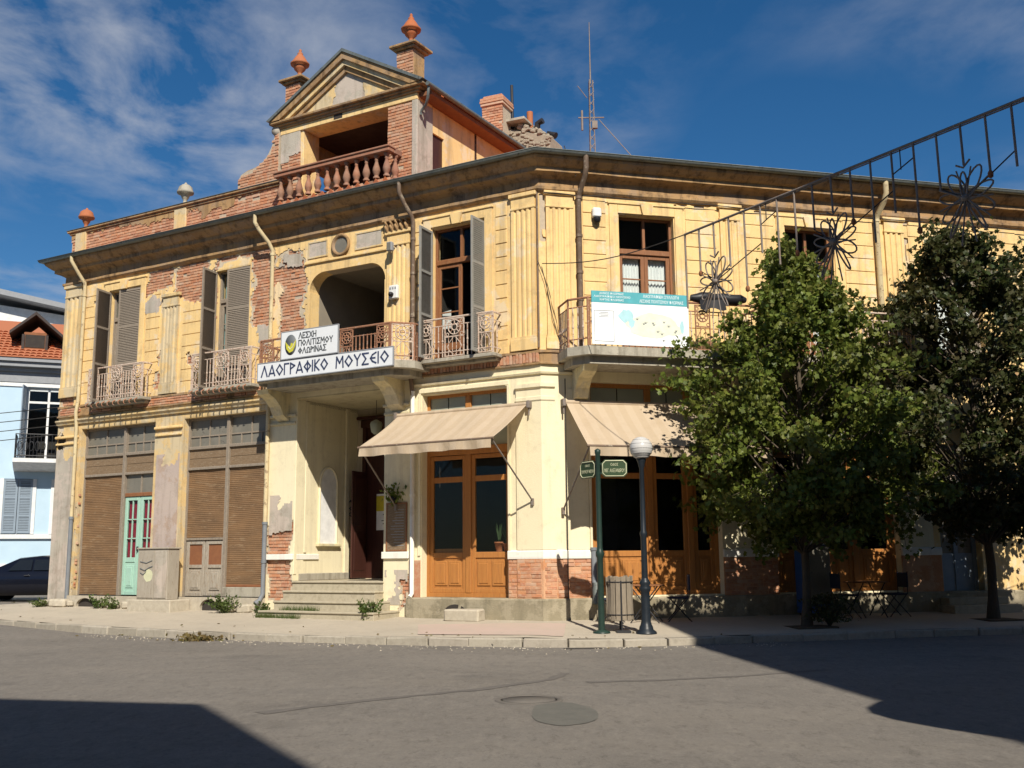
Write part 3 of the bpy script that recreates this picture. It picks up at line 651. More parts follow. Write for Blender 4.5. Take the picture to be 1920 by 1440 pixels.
# window surrounds with keystones
def surround(F, u0, u1, z0, z1, mat, w=0.2):
    mb = MB()
    mb.box(u0 - w, u0 - .001, 0, .03, z0, z1 + w, .006); mb.box(u1 + .001, u1 + w, 0, .03, z0, z1 + w, .006); mb.box(u0, u1, 0, .03, z1 + .001, z1 + w, .006)
    mb.box(u0 - w - .03, u1 + w + .03, 0.0, .055, z1 + w, z1 + w + .05, .01)
    o = part('window_surround', mb, mat, F)
    c = (u0 + u1) / 2
    O('keystone', MB().prism([(c - .10, z1 - .02), (c + .10, z1 - .02), (c + .15, z1 + w + .02), (c - .15, z1 + w + .02)], 0.031, .085), mat, o, F)
surround(ML, 1.34, 2.76, 5.45, 8.6, 'ochre_plaster'); surround(ML, 12.2, 13.45, 5.45, 8.6, 'ochre_plaster')
for a, b in ((-3.1, -1.78), (-7.0, -5.76), (-10.86, -9.53)): surround(MR, a, b, 5.45, 8.6, 'ochre_plaster')
# medallion and panels above the loggia
o = part('medallion', MB().lathe([(0.26, 0), (0.28, .05), (0.24, .075), (0.20, .05), (0.19, .015), (0.0, .012)], 28).xf(T(5.33, 0, 8.62) @ RX(R(-90))), 'cornice_plaster', ML)
O('oval_pane', MB().lathe([(0.188, .02), (0, .026)], 24).xf(T(5.33, 0, 8.62) @ RX(R(-90))), 'dusty_glass', o, ML)
for a, b in ((4.10, 4.92), (5.74, 6.36)):
    mb = MB(); mb.box(a, b, 0, .022, 8.42, 8.46, .004); mb.box(a, b, 0, .022, 8.80, 8.84, .004); mb.box(a, a + .04, 0, .022, 8.46, 8.80); mb.box(b - .04, b, 0, .022, 8.46, 8.80)
    o = part('frieze_panel', mb, 'ochre_worn', ML); O('panel_field', MB().box(a + .04, b - .04, 0, .008, 8.46, 8.80), 'grey_render', o, ML)
mb = MB(); mb.box(3.98, 6.45, 0, .045, 8.28, 8.34, .01); part('moulding', mb, 'ochre_plaster', ML)
# grey repair patches of render
for F, a, b, z0, z1, y in ((ML, 7.55, 7.85, 6.25, 6.85, .019), (ML, 11.45, 11.95, 7.75, 8.15, .019), (ML, 6.6, 7.1, 8.4, 8.6, .006)):
    part('render_patch', sheet(MB(), a - .25, b + .25, z0 - .25, z1 + .25, (), [(a, b, z0, z1)], 0.001, y, .045, a, 0, True), 'grey_render', F)

# ---- main cornice, frieze mouldings, gutter
COR = [(0, 8.93), (.05, 8.96), (.085, 9.0), (.085, 9.06), (.03, 9.07), (.03, 9.24), (.07, 9.27), (.12, 9.30), (.25, 9.345), (.25, 9.43), (.28, 9.44), (.33, 9.47), (.43, 9.56), (.45, 9.60), (.45, 9.655), (-.3, 9.70), (-.3, 8.93)]
def fine(path, step=.35):
    o = []
    for i, (a, b) in enumerate(zip(path, path[1:])):
        n = max(1, int(math.hypot(b[0] - a[0], b[1] - a[1]) / step)); o += [(a[0] + (b[0] - a[0]) * k / n, a[1] + (b[1] - a[1]) * k / n) for k in range(n)]
    return o + [path[-1]]
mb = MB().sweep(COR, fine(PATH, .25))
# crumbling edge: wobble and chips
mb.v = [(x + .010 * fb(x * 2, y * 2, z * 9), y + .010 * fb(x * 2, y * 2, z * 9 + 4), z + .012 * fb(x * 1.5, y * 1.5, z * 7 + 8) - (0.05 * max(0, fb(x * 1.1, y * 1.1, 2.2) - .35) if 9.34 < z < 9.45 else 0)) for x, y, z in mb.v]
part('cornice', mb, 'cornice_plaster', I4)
GU = [(.50 + .075 * math.cos(R(a)), 9.70 + .075 * math.sin(R(a))) for a in range(180, 361, 20)] + [(.585, 9.705), (.585, 9.715), (.565, 9.715)] + [(.50 + .062 * math.cos(R(a)), 9.70 + .062 * math.sin(R(a))) for a in range(350, 189, -20)] + [(.415, 9.71)]
GPATH = [Lp(15.3, -2), Lp(15.3, 0), (CX, CY), Rp(22, 0)]
part('gutter', MB().sweep(GU, GPATH, True), 'zinc', I4)
part('roof', MB().sweep([(.43, 9.70), (.43, 9.73), (-6.5, 11.3), (-7.5, 11.3), (-7.5, 9.72)], PATH), 'roof_tile', I4)
part('roof_deck', MB().add([(*p, 9.68) for p in (Lp(15.2, -9), Lp(15.2, -.05), (CX, CY + .05), Rp(22, -.05), Rp(22, -9), Lp(0, -9))], [(0, 1, 2, 3, 4, 5)]), 'dark_room', I4)
# closed rear so no light leaks into the rooms
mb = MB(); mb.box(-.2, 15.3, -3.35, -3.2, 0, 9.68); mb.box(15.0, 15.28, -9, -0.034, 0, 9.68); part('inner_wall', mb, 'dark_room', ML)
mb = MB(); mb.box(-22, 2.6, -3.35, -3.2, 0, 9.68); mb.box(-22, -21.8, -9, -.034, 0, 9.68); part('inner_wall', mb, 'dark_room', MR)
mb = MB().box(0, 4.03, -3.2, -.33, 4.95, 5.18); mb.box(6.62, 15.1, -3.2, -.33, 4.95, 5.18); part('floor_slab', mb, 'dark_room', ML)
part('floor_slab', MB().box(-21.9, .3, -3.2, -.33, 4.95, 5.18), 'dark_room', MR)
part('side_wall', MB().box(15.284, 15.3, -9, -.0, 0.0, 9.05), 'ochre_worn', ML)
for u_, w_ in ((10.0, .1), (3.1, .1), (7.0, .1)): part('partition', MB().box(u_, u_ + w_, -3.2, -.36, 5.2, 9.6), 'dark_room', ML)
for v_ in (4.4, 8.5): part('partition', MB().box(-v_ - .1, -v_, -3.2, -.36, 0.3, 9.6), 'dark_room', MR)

def reveals(F, ops, mat, y0=-.34, y1=-.004, sill=False, t=.022):
    for a, b, c, d in ops:
        mb = MB().box(a, a + t, y0, y1, c, d).box(b - t, b, y0, y1, c, d).box(a + t, b - t, y0, y1, d - t, d)
        if sill: mb.box(a + t, b - t, y0, y1, c, c + t)
        part('reveal', mb, mat, F)
reveals(ML, [OPL[0], OPL[1], OPL[3]], 'ochre_plaster'); reveals(MR, OPR, 'ochre_plaster')
part('reveal', MB().box(6.278, 6.3, -.349, -.004, 5.45, 7.6), 'ochre_plaster', ML); part('reveal', MB().box(4.03, 4.052, -.349, -.004, 5.45, 7.6), 'ochre_plaster', ML)

# ---- loggia room behind the rounded opening
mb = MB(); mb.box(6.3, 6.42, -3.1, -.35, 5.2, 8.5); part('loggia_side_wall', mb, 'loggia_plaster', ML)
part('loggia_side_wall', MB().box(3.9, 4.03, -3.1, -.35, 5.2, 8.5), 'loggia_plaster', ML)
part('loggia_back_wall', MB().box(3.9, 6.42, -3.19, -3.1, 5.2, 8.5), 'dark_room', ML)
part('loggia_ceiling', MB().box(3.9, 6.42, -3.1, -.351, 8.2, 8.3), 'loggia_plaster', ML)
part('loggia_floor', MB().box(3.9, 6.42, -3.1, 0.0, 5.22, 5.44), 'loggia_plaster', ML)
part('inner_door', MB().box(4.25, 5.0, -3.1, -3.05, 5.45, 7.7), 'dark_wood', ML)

# ---- parapet, posts and finials
FIN = [(0.10, 0), (0.11, .05), (.06, .08), (.055, .16), (.075, .19), (.05, .22), (.06, .26), (.14, .34), (.165, .40), (.15, .44), (.235, .455), (.245, .50), (.20, .54), (.13, .66), (.085, .72), (.06, .74), (.075, .77), (.045, .80), (.03, .83), (.04, .86), (.0, .91)]
FIN2 = [(0.09, 0), (0.10, .04), (.055, .07), (.05, .16), (.075, .19), (.10, .24), (.12, .30), (.215, .34), (.225, .38), (.20, .42), (.17, .52), (.10, .58), (.04, .60), (.03, .64), (0, .66)]
mb = MB().box(7.2, 15.1, -0.20, 0.06, 9.66, 10.50); part('parapet', mb, 'mortar', ML)
PEEL_P = [(7.0, 8.8, 9.5, 10.42), (8.6, 10.0, 9.5, 10.25), (9.9, 12.6, 9.5, 10.30), (12.6, 15.3, 9.5, 10.36)]
bricks(ML, 7.2, 15.1, 9.74, 10.46, 0.082, lambda u, z: peel_sd(u, z, PEEL_P, 3.0) < .10, 2)
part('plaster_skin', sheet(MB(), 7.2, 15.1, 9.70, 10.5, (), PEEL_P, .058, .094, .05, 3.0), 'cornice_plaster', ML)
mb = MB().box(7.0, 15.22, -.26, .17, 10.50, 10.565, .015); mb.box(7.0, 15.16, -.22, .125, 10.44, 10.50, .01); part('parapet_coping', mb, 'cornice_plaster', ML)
part('coping_flashing', MB().box(7.0, 15.24, -.27, .185, 10.566, 10.58), 'zinc', ML)
for u, fm, prof in ((14.68, 'terracotta', FIN2), (10.72, 'concrete', FIN2)):
    part('parapet_post', MB().box(u - .22, u + .22, -.22, .125, 9.68, 10.6, .012), 'ochre_worn', ML)
    o = part('finial', MB().lathe(prof, 18), fm, ML @ T(u, -.04, 10.58))
# brick scroll rising from the parapet to the pediment block
scr = [(8.72, 10.50), (8.72, 10.86), (8.62, 11.0), (8.45, 11.05)] + [(8.25, 11.07), (8.05, 11.12), (7.87, 11.22), (7.72, 11.36), (7.6, 11.55), (7.53, 11.75), (7.5, 11.93), (7.35, 11.93), (7.35, 10.50)]
part('scroll', MB().prism(scr, -.2, .055), 'mortar', ML)
def in_scroll(u, z):
    top = np.interp(u, [7.35, 7.5, 7.53, 7.6, 7.72, 7.87, 8.05, 8.25, 8.45, 8.62, 8.72], [11.93, 11.93, 11.75, 11.55, 11.36, 11.22, 11.12, 11.07, 11.05, 11.0, 10.86]); return z < top - .06 and u < 8.66
bricks(ML, 7.36, 8.7, 10.6, 11.93, 0.078, in_scroll, 0)
mb = MB().tube([(u, -.07, z + .02) for u, z in scr[1:11]], [.07] * 10, 6); part('scroll_coping', mb, 'cornice_plaster', ML)
part('scroll_volute', MB().lathe([(0, -.16), (.12, -.15), (.16, 0), (.12, .15), (0, .16)], 12).xf(T(7.47, -.06, 11.95) @ RX(R(90))), 'grey_render', ML)

# ---- rooftop pediment block (open loggia with balustrade)
def pier(u0, u1, z0, z1):
    part('pier', MB().box(u0 + .012, u1 - .012, -.60, -.012, z0, z1), 'mortar', ML)
    bricks(ML, u0, u1, z0, z1, 0.010, None, 0)
pier(3.30, 4.0, 9.72, 11.78); pier(6.70, 7.32, 9.72, 11.30)
part('pier_plaster', sheet(MB(), 6.70, 7.32, 11.05, 11.80, (), [(6.6, 7.05, 10.9, 11.25), (7.25, 7.4, 10.9, 11.35)], -.02, .02, .05, 4.0), 'grey_render', ML)
part('pier', MB().box(6.71, 7.31, -.60, -.013, 11.30, 11.80), 'mortar', ML)
part('pier_plaster', MB().box(3.14, 3.298, -.62, .03, 9.72, 11.80, .012), 'grey_render', ML)
part('pier_plaster', MB().box(6.60, 6.699, -.6, -.01, 9.72, 11.80, .01), 'ochre_plaster', ML)
mb = MB().box(3.14, 7.34, -.6, .03, 11.80, 11.96, .01); part('lintel', mb, 'ochre_plaster', ML)
part('beam_hole', MB().box(5.36, 5.62, .025, .038, 11.84, 11.955), 'dark_room', ML)
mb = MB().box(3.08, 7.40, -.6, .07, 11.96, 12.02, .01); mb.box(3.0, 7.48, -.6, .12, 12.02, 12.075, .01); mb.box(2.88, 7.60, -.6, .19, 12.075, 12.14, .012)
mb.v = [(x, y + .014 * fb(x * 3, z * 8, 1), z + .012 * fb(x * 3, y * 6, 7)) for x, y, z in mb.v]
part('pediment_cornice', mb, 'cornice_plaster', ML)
APX, APZ = 5.24, 13.50
def rake(w0, w1, y1, mat, name):
    mb = MB(); rise = APZ - 12.14; cs = 2.40 / math.hypot(2.40, rise)
    for sg in (-1, 1):
        e = APX + sg * 2.40
        def foot(w):
            t = max(0.0, w / cs / rise); return (e + (APX - e) * t, 12.14 - w / cs + rise * t)
        mb.prism([foot(w0), (APX, APZ - w0 / cs), (APX, APZ - w1 / cs), foot(w1)], -.6, y1)
    return part(name, mb, mat, ML)
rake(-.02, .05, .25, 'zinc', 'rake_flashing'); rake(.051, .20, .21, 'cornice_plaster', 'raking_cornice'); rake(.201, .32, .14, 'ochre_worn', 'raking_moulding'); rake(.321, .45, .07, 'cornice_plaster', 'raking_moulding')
part('tympanum', MB().prism([(3.2, 12.10), (7.28, 12.10), (APX, 13.25)], -.5, .0), 'grey_render', ML)
part('tympanum_patch', sheet(MB(), 5.5, 6.6, 12.15, 12.75, (), [(5.0, 5.65, 12.1, 13)], 0, .014, .05, 6.0), 'ochre_worn', ML); part('tympanum_patch', sheet(MB(), 4.0, 4.9, 12.15, 12.6, (), [(4.7, 5.6, 12.1, 13)], 0, .014, .05, 7.0), 'ochre_worn', ML)
# block body, side walls, roof
mb = MB(); mb.box(3.15, 3.35, -1.6, -.62, 9.7, 10.15); mb.box(3.15, 3.35, -4.9, -1.1, 9.7, 11.85); mb.box(3.15, 3.35, -1.1, -.62, 11.2, 11.85)
part('side_wall', mb, 'ochre_plaster', ML)
part('side_window', MB().box(3.20, 3.24, -1.1, -.62, 10.15, 11.2), 'dark_wood', ML)
mb = MB(); mb.box(7.12, 7.32, -4.9, -1.9, 9.7, 11.9); mb.box(7.12, 7.32, -1.9, -.6, 11.2, 11.9); mb.box(7.12, 7.32, -1.9, -.6, 9.7, 10.1); part('side_wall', mb, 'ochre_worn', ML)
part('back_wall', MB().box(3.15, 7.32, -2.6, -2.5, 9.7, 12.1), 'dark_wood', ML)
part('ceiling', MB().box(3.36, 7.11, -2.5, -.601, 11.9, 11.96), 'dark_timber', ML)
mb = MB()
for sg in (-1, 1):
    e = APX + sg * 2.45; mb.prism([(e, 11.98), (e, 12.08), (APX, APZ - .03), (APX, APZ - .14)], -5.2, -.601)
part('block_roof', mb, 'roof_tile', ML)
part('side_soffit', MB().box(2.80, 3.35, -5.2, -.05, 11.86, 11.975, .01), 'rust_panel', ML)
part('side_gutter', MB().tube([(2.74, .2, 12.02), (2.74, -5.2, 12.02)], .055, 8), 'zinc', ML)
part('downpipe', MB().tube([(2.76, .12, 12.0), (2.78, .12, 11.72), (2.9, .02, 11.6), (3.08, -.06, 11.52), (3.10, -.06, 11.42)], .035, 8), 'zinc', ML)
for u in (3.56, 7.04):
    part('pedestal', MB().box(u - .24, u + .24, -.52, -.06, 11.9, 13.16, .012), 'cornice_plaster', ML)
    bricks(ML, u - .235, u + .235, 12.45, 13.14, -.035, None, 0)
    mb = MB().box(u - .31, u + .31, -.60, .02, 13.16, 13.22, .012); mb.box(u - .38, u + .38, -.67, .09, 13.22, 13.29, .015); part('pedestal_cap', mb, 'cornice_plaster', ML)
    part('finial', MB().lathe([(r_ * 1.0, z * 1.02) for r_, z in FIN], 20), 'terracotta', ML @ T(u, -.29, 13.285))
# balustrade
BAL = [(.075, 0), (.075, .035), (.05, .05), (.055, .07), (.085, .14), (.09, .18), (.075, .25), (.045, .33), (.035, .39), (.05, .41), (.035, .43), (.05, .46), (.07, .48), (.07, .52)]
bl = part('balustrade', MB().box(3.62, 7.02, .02, .42, 9.70, 9.86, .01).box(3.58, 7.06, .30, .53, 10.46, 10.55, .012).box(3.56, 7.08, .27, .56, 10.55, 10.60, .012).box(3.58, 3.72, -.0, .30, 10.46, 10.60, .012).box(6.9, 7.06, -.0, .30, 10.46, 10.60, .012), 'baluster_stone', ML)
bal_me = mesh_of(MB().lathe([(r_, z * 1.10) for r_, z in BAL], 12), 'baluster', 'baluster_stone')
for i in range(12): O('baluster', bal_me, None, bl, ML @ T(3.72 + i * (3.2 / 11), .41, 9.89) @ RZ(i * 1.7))
O('baluster', bal_me, None, bl, ML @ T(3.66, .16, 9.89))
tt = mesh_of(MB().prism([(-.12, -.09), (.12, -.09), (0, .075)], 0, .05), 'pointed_tile', 'terracotta')
for i in range(13): O('pointed_tile', tt, None, bl, ML @ T(3.72 + i * .265, .425, 9.80))
bricks(ML, 3.62, 7.02, 9.70, 9.86, .424, None, 2)

# ---- ground storey, left facade
OPG = [(11.38, 14.32, 0.36, 4.85), (7.45, 10.37, 0.36, 4.85), (3.98, 6.62, -.2, 5.05), (0.8, 3.0, 0.42, 4.82)]
PEEL_G = [(6.62, 7.4, .3, 2.05), (13.9, 14.33, .3, 3.2), (3.3, 3.55, .2, .85), (14.9, 15.3, .1, 1.3), (15.0, 15.3, 4.2, 5.0)]
wall('wall', ML, 0, 15.3, -.2, 5.2, OPG, 'mortar', -.35, -.05)
part('plaster_skin', sheet(MB(), 7.42, 15.3, -.1, 5.2, OPG, PEEL_G, -.051, 0, .06, 1.0), 'ochre_worn', ML)
part('undercoat', sheet(MB(), 0, 15.3, -.1, 5.2, OPG, PEEL_G, -.051, -.016, .05, 1.0, .055), 'undercoat', ML, kind='stuff')
part('plaster_skin', sheet(MB(), 0, 7.42, -.1, 5.2, OPG, PEEL_G, -.051, 0, .06, 1.0), 'cream_plaster', ML)
bricks(ML, 6.62, 7.42, .3, 2.6, -.026, lambda u, z: peel_sd(u, z, PEEL_G, 1.0) < .1, 0); bricks(ML, 13.9, 15.28, .1, 3.6, -.026, lambda u, z: peel_sd(u, z, PEEL_G, 1.0) < .1, 3, ops=OPG); bricks(ML, 3.3, 3.95, .1, 1.1, -.026, lambda u, z: peel_sd(u, z, PEEL_G, 1.0) < .1, 0)
# plaster-less piers: lilac and grey undercoat with cracked edges, proud remains of the top coat
part('render_patch', sheet(MB(), 10.46, 11.30, .45, 3.95, (), [(10.4, 11.0, 3.7, 4.0)], 0, .010, .06, 8.0), 'lilac_render', ML)
part('render_patch', sheet(MB(), 14.45, 15.28, .2, 4.3, (), [(14.4, 14.9, 4.0, 4.4)], 0, .012, .06, 9.0), 'grey_render', ML)
part('render_patch', sheet(MB(), 6.66, 7.36, 1.42, 2.75, (), [(6.4, 7.0, 2.5, 2.9), (6.6, 7.5, 1.3, 1.9)], 0, .010, .05, 10.0), 'grey_render', ML)
part('render_patch', sheet(MB(), 3.34, 3.95, .25, 1.0, (), [(3.7, 4.0, .5, 1.1), (3.2, 3.55, .2, .8)], 0, .008, .05, 11.0), 'grey_render', ML)
for u0, u1, zz in ((10.40, 11.36, 4.42), (14.40, 15.30, 4.42), (6.60, 7.42, 4.42), (3.30, 4.0, 4.42)):
    mb = MB().box(u0, u1, 0, .05, zz, zz + .06, .012).box(u0 - .02, u1 + .02, 0, .075, zz + .18, zz + .25, .015); part('pier_capital', mb, 'ochre_plaster' if u0 > 8 else 'cream_worn', ML)
# string course: soldier bricks and crumbling band
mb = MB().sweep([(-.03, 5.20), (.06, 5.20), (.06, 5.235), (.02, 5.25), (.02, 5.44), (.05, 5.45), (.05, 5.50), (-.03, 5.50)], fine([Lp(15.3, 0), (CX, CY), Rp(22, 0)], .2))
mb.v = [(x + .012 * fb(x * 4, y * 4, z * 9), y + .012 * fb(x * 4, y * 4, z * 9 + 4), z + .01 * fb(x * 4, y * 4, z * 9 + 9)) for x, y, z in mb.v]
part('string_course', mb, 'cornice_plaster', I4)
bricks(ML, 0.02, 3.2, 5.245, 5.46, .048, soldier=True, prio=2); bricks(ML, 7.5, 15.2, 5.245, 5.44, .045, lambda u, z: fb(u * 1.3, z, 3) > -.25, 3)
part('frieze_moulding', MB().sweep([(-.02, 4.98), (.05, 4.98), (.07, 5.03), (.11, 5.07), (.11, 5.11), (-.02, 5.13)], [Lp(15.3, 0), Lp(7.42, 0)]), 'ochre_worn', I4)
part('frieze_moulding', MB().sweep([(-.02, 5.0), (.04, 5.0), (.06, 5.04), (-.02, 5.06)], subpath(3.2, 1.05)), 'cream_plaster', I4)
# low base with arched cellar vents, left of the porch
def base_wall(u0, u1, z1, vents, y, mat):
    pts = [(u0, -.25)]
    for c, w, h in vents: pts += [(c - w, -.25), (c - w, .10)] + [(c + w * math.cos(R(a)), .10 + h * math.sin(R(a))) for a in range(165, 0, -15)] + [(c + w, .10), (c + w, -.25)]
    pts += [(u1, -.25), (u1, z1), (u0, z1)]
    part('base_wall', MB().prism(pts, -.30, y), mat, ML)
    for c, w, h in vents: part('vent_hollow', MB().box(c - w, c + w, .002, .02, -.1, .4), 'dark_room', ML)
base_wall(7.42, 10.45, .36, [(9.15, .30, .22)], .10, 'rubble_stone'); base_wall(11.3, 14.4, .36, [(13.65, .34, .20)], .10, 'rubble_stone')
part('base_wall', MB().box(10.45, 11.3, -.3, .11, -.25, .40, .02), 'rubble_stone', ML)
for i in range(16):
    u = random.choice([random.uniform(14.35, 15.25), random.uniform(11.4, 14.3), random.uniform(7.6, 8.5)]); u += (.9 if abs(u - 13.65) < .55 else 0); s_ = random.uniform(.10, .2)
    m_ = MB().box(-s_, s_, -s_ * .7, s_ * .7, -s_ * .6, s_ * .6, s_ * .25); m_.v = [(x + .03 * fb(x * 9, y * 9, i), y + .03 * fb(y * 9, z * 9, i), z + .02 * fb(z * 9, x * 9, i)) for x, y, z in m_.v]
    part('rubble', m_, 'rubble_stone', ML @ T(u, .16 + random.uniform(-.03, .10), .08 + .007 * (u - 3)) @ RZ(random.uniform(-.4, .4)))
# ---- ground storey, right facade
OPRG = [(-3.94, -1.05, .45, 4.87), (-8.2, -5.2, .45, 4.87), (-10.28, -9.22, .3, 3.7), (-14.2, -11.4, .45, 4.6), (-18.5, -15.4, .45, 4.6)]
wall('wall', MR, -9.05, 0, -.3, 5.2, OPRG, 'cream_plaster'); wall('wall', MR, -22, -9.05, -.3, 5.2, OPRG, 'ochre_plaster')
def band(name, prof, a, mat): return part(name, MB().sweep(prof, a), mat, I4)
STONE = [(-.2, -.3), (.15, -.3), (.15, .39), (.12, .42), (-.2, .42)]
mb = MB().sweep(STONE, fine(subpath(3.28, 22), .15)); mb.v = [(x + .010 * fb(x * 3, y * 3, z * 5), y + .010 * fb(x * 3, y * 3, z * 5 + 3), z + .008 * fb(x * 3, y * 3, z * 5 + 7)) for x, y, z in mb.v]
part('stone_plinth', mb, 'plinth_stone', I4)
part('vent_hollow', MB().prism([(2.02 + .27 * math.cos(R(a)), .12 + .17 * math.sin(R(a))) for a in range(0, 181, 15)], .14, .153), 'dark_room', ML)
ORG = [(-.02, .42), (.022, .42), (.022, 1.215), (-.02, 1.215)]; WHB = [(-.02, 1.21), (.055, 1.21), (.06, 1.25), (.06, 1.36), (.04, 1.38), (-.02, 1.39)]
band('orange_dado', ORG, subpath(.80, 1.05), 'orange_plinth'); band('white_band', WHB, subpath(.80, 1.05), 'white_trim')
for F_, a_, b_, y_ in ((ML, .02, .57, .058), (ML, .60, .79, .032), (MR, -.27, -.02, .058), (MR, -1.03, -.30, .032), (MR, -5.18, -3.96, .032)): bricks(F_, a_, b_, .435, 1.2, y_, None, 0)
for a, b in ((3.94, 5.2), (8.2, 9.2)):
    band('orange_dado', ORG, [Rp(a, 0), Rp(b, 0)], 'orange_plinth'); band('white_band', WHB, [Rp(a, 0), Rp(b, 0)], 'white_trim')
part('orange_dado', MB().box(3.002, 3.3, -.02, .018, .42, 1.2), 'brick', ML)
part('white_band', MB().box(3.30, 4.02, -.05, .055, 1.24, 1.39, .01), 'white_trim', ML); part('white_band', MB().box(6.585, 7.42, -.9, .055, 1.24, 1.37, .01), 'white_trim', ML)
# raised corner pilaster of the cafe
part('corner_pilaster', MB().sweep([(-.02, 1.39), (.045, 1.39), (.045, 4.42), (.065, 4.45), (.065, 4.52), (.045, 4.53), (.045, 4.68), (.09, 4.72), (.09, 4.80), (-.02, 4.82)], subpath(.58, .28)), 'cream_plaster', I4)
part('corner_pilaster', MB().sweep([(-.02, .42), (.05, .42), (.05, 1.205), (-.02, 1.205)], subpath(.58, .28)), 'orange_plinth', I4)
mb = MB(); mb.box(-.98, -.52, 0, .02, 1.39, 4.7, .006); mb.box(-1.049, -1.0, 0, .04, 1.39, 5.0, .008); part('pilaster_strip', mb, 'cream_plaster', MR)
mb = MB(); mb.box(.801, .84, 0, .03, 4.82, 4.95); mb.box(.76, 3.05, 0, .035, 4.83, 4.93, .01); mb.box(3.001, 3.06, 0, .03, 1.3, 4.83); mb.box(.75, .80, 0, .03, 1.39, 4.83); part('shop_surround', mb, 'cream_plaster', ML)

# ---- porch: steps, recess, door
part('porch_wall', MB().box(6.62, 6.72, -2.35, -.351, -.1, 5.2), 'cream_plaster', ML)
part('porch_wall', MB().box(3.88, 3.98, -2.35, -.351, -.1, 5.2), 'cream_worn', ML)
mb = MB()
for r_ in wall_rects(3.98, 6.62, .7, 5.05, [(4.85, 6.42, .77, 4.65)]): mb.box(r_[0], r_[1], -2.5, -2.35, r_[2], r_[3])
part('porch_wall', mb, 'inner_wall', ML)
part('porch_ceiling', MB().box(4.0, 6.598, -2.35, -.006, 5.02, 5.15), 'soffit', ML)
part('porch_floor', MB().box(3.98, 6.62, -2.5, -.12, -.2, .755, .01), 'step_stone', ML)
part('porch_skirting', MB().box(6.55, 6.62, -2.3, -.2, .756, .92, .01), 'concrete', ML)
# arched white niche on the porch side wall
AM = ML @ T(6.62, 0, 0) @ RZ(R(90))     # local x along -n? (x -> outwards), y -> towards viewer side
nich = [(-1.55, 1.62), (-.90, 1.62), (-.90, 3.05)] + [(-1.225 + .325 * math.cos(R(a)), 3.05 + .42 * math.sin(R(a))) for a in range(15, 180, 15)] + [(-1.55, 3.05)]
NM = ML @ Matrix(((0, -1, 0, 6.62), (1, 0, 0, 0), (0, 0, 1, 0), (0, 0, 0, 1)))   # (x,y,z) -> u = 6.62 - y, off = x
o = part('niche', MB().prism(nich, 0.004, 0.012), 'paper_white', NM)
fr = [(p[0], p[1]) for p in nich]; mb = MB(); path = [(p[0], .02, p[1]) for p in fr[1:]] + [(fr[0][0], .02, fr[0][1])]; mb.tube(path, .03, 6); O('niche_moulding', mb, 'cream_plaster', o, NM)
O('niche_sill', MB().box(-1.68, -.80, 0, .09, 1.55, 1.615, .01), 'cream_worn', o, NM)
mb = MB().box(-.10, .0, .0, .04, .9, 5.0, .01).box(-2.0, -1.85, 0, .05, .9, 5.0, .01).box(-.45, -.36, .0, .03, 1.4, 5.0, .01); part('porch_pilaster', mb, 'cream_plaster', NM)
mb = MB()
for k, (zt, y1) in enumerate(((.13, .95), (.33, .64), (.545, .33), (.755, .02))):
    a, b = (3.55, 6.75) if k == 0 else ((3.80, 6.60) if k == 1 else (3.99, 6.61))
    m_ = MB().box(a, b, -.3, y1 - .03, -.2, zt - .05, .008).box(a - .01, b + .01, -.3, y1, zt - .05, zt, .014)
    m_.v = [(x + .012 * fb(x * 3, z * 7, k), y + .012 * fb(x * 4, k, 2), z + .006 * fb(x * 3, y * 5, k)) for x, y, z in m_.v]
    part('step', m_, 'step_stone', ML @ T(0, 0, 0.0))
dr = part('entrance_door', MB().box(4.87, 6.40, -2.42, -2.36, .77, 4.6).box(4.78, 6.48, -2.35, -2.28, 4.55, 4.75, .02).box(4.70, 6.56, -2.35, -2.2, 4.75, 4.83, .02).box(6.30, 6.40, -2.36, -2.28, .77, 4.55), 'dark_wood', ML)
O('door_leaf', MB().box(-.045, .0, 0, .70, .78, 3.4, .01).box(-.055, .012, .08, .62, .95, 1.9, .02).box(-.055, .012, .08, .62, 2.05, 3.25, .02), 'dark_wood', dr, ML @ T(6.30, -2.30, 0) @ RZ(R(8)))
pst = part('notice', MB().box(5.62, 5.98, -2.352, -2.345, 1.95, 2.85), 'paper_white', ML)
O('notice_top', MB().box(5.62, 5.98, -2.344, -2.340, 2.42, 2.80), 'paper_yellow', pst, ML)
mb = MB()
for i in range(5): mb.box(5.66, 5.66 + .08 + .04 * (i % 3), -2.344, -2.341, 2.02 + i * .075, 2.045 + i * .075)
O('notice_print', mb, 'sign_grey', pst, ML)
o = part('graffiti', MB().tube([(-1.98, .012, 2.62), (-2.1, .012, 2.7), (-2.2, .012, 2.58), (-2.05, .012, 2.5), (-2.22, .012, 2.42), (-2.0, .012, 2.36), (-2.15, .012, 2.3)], .018, 4), 'sign_grey', NM)

reveals(ML, OPG[:2], 'ochre_worn'); reveals(ML, [OPG[3]], 'cream_plaster'); part('reveal', MB().box(6.598, 6.62, -.352, -.004, .76, 5.04), 'cream_plaster', ML); part('reveal', MB().box(3.98, 4.0, -.352, -.004, .0, 5.04), 'cream_plaster', ML)
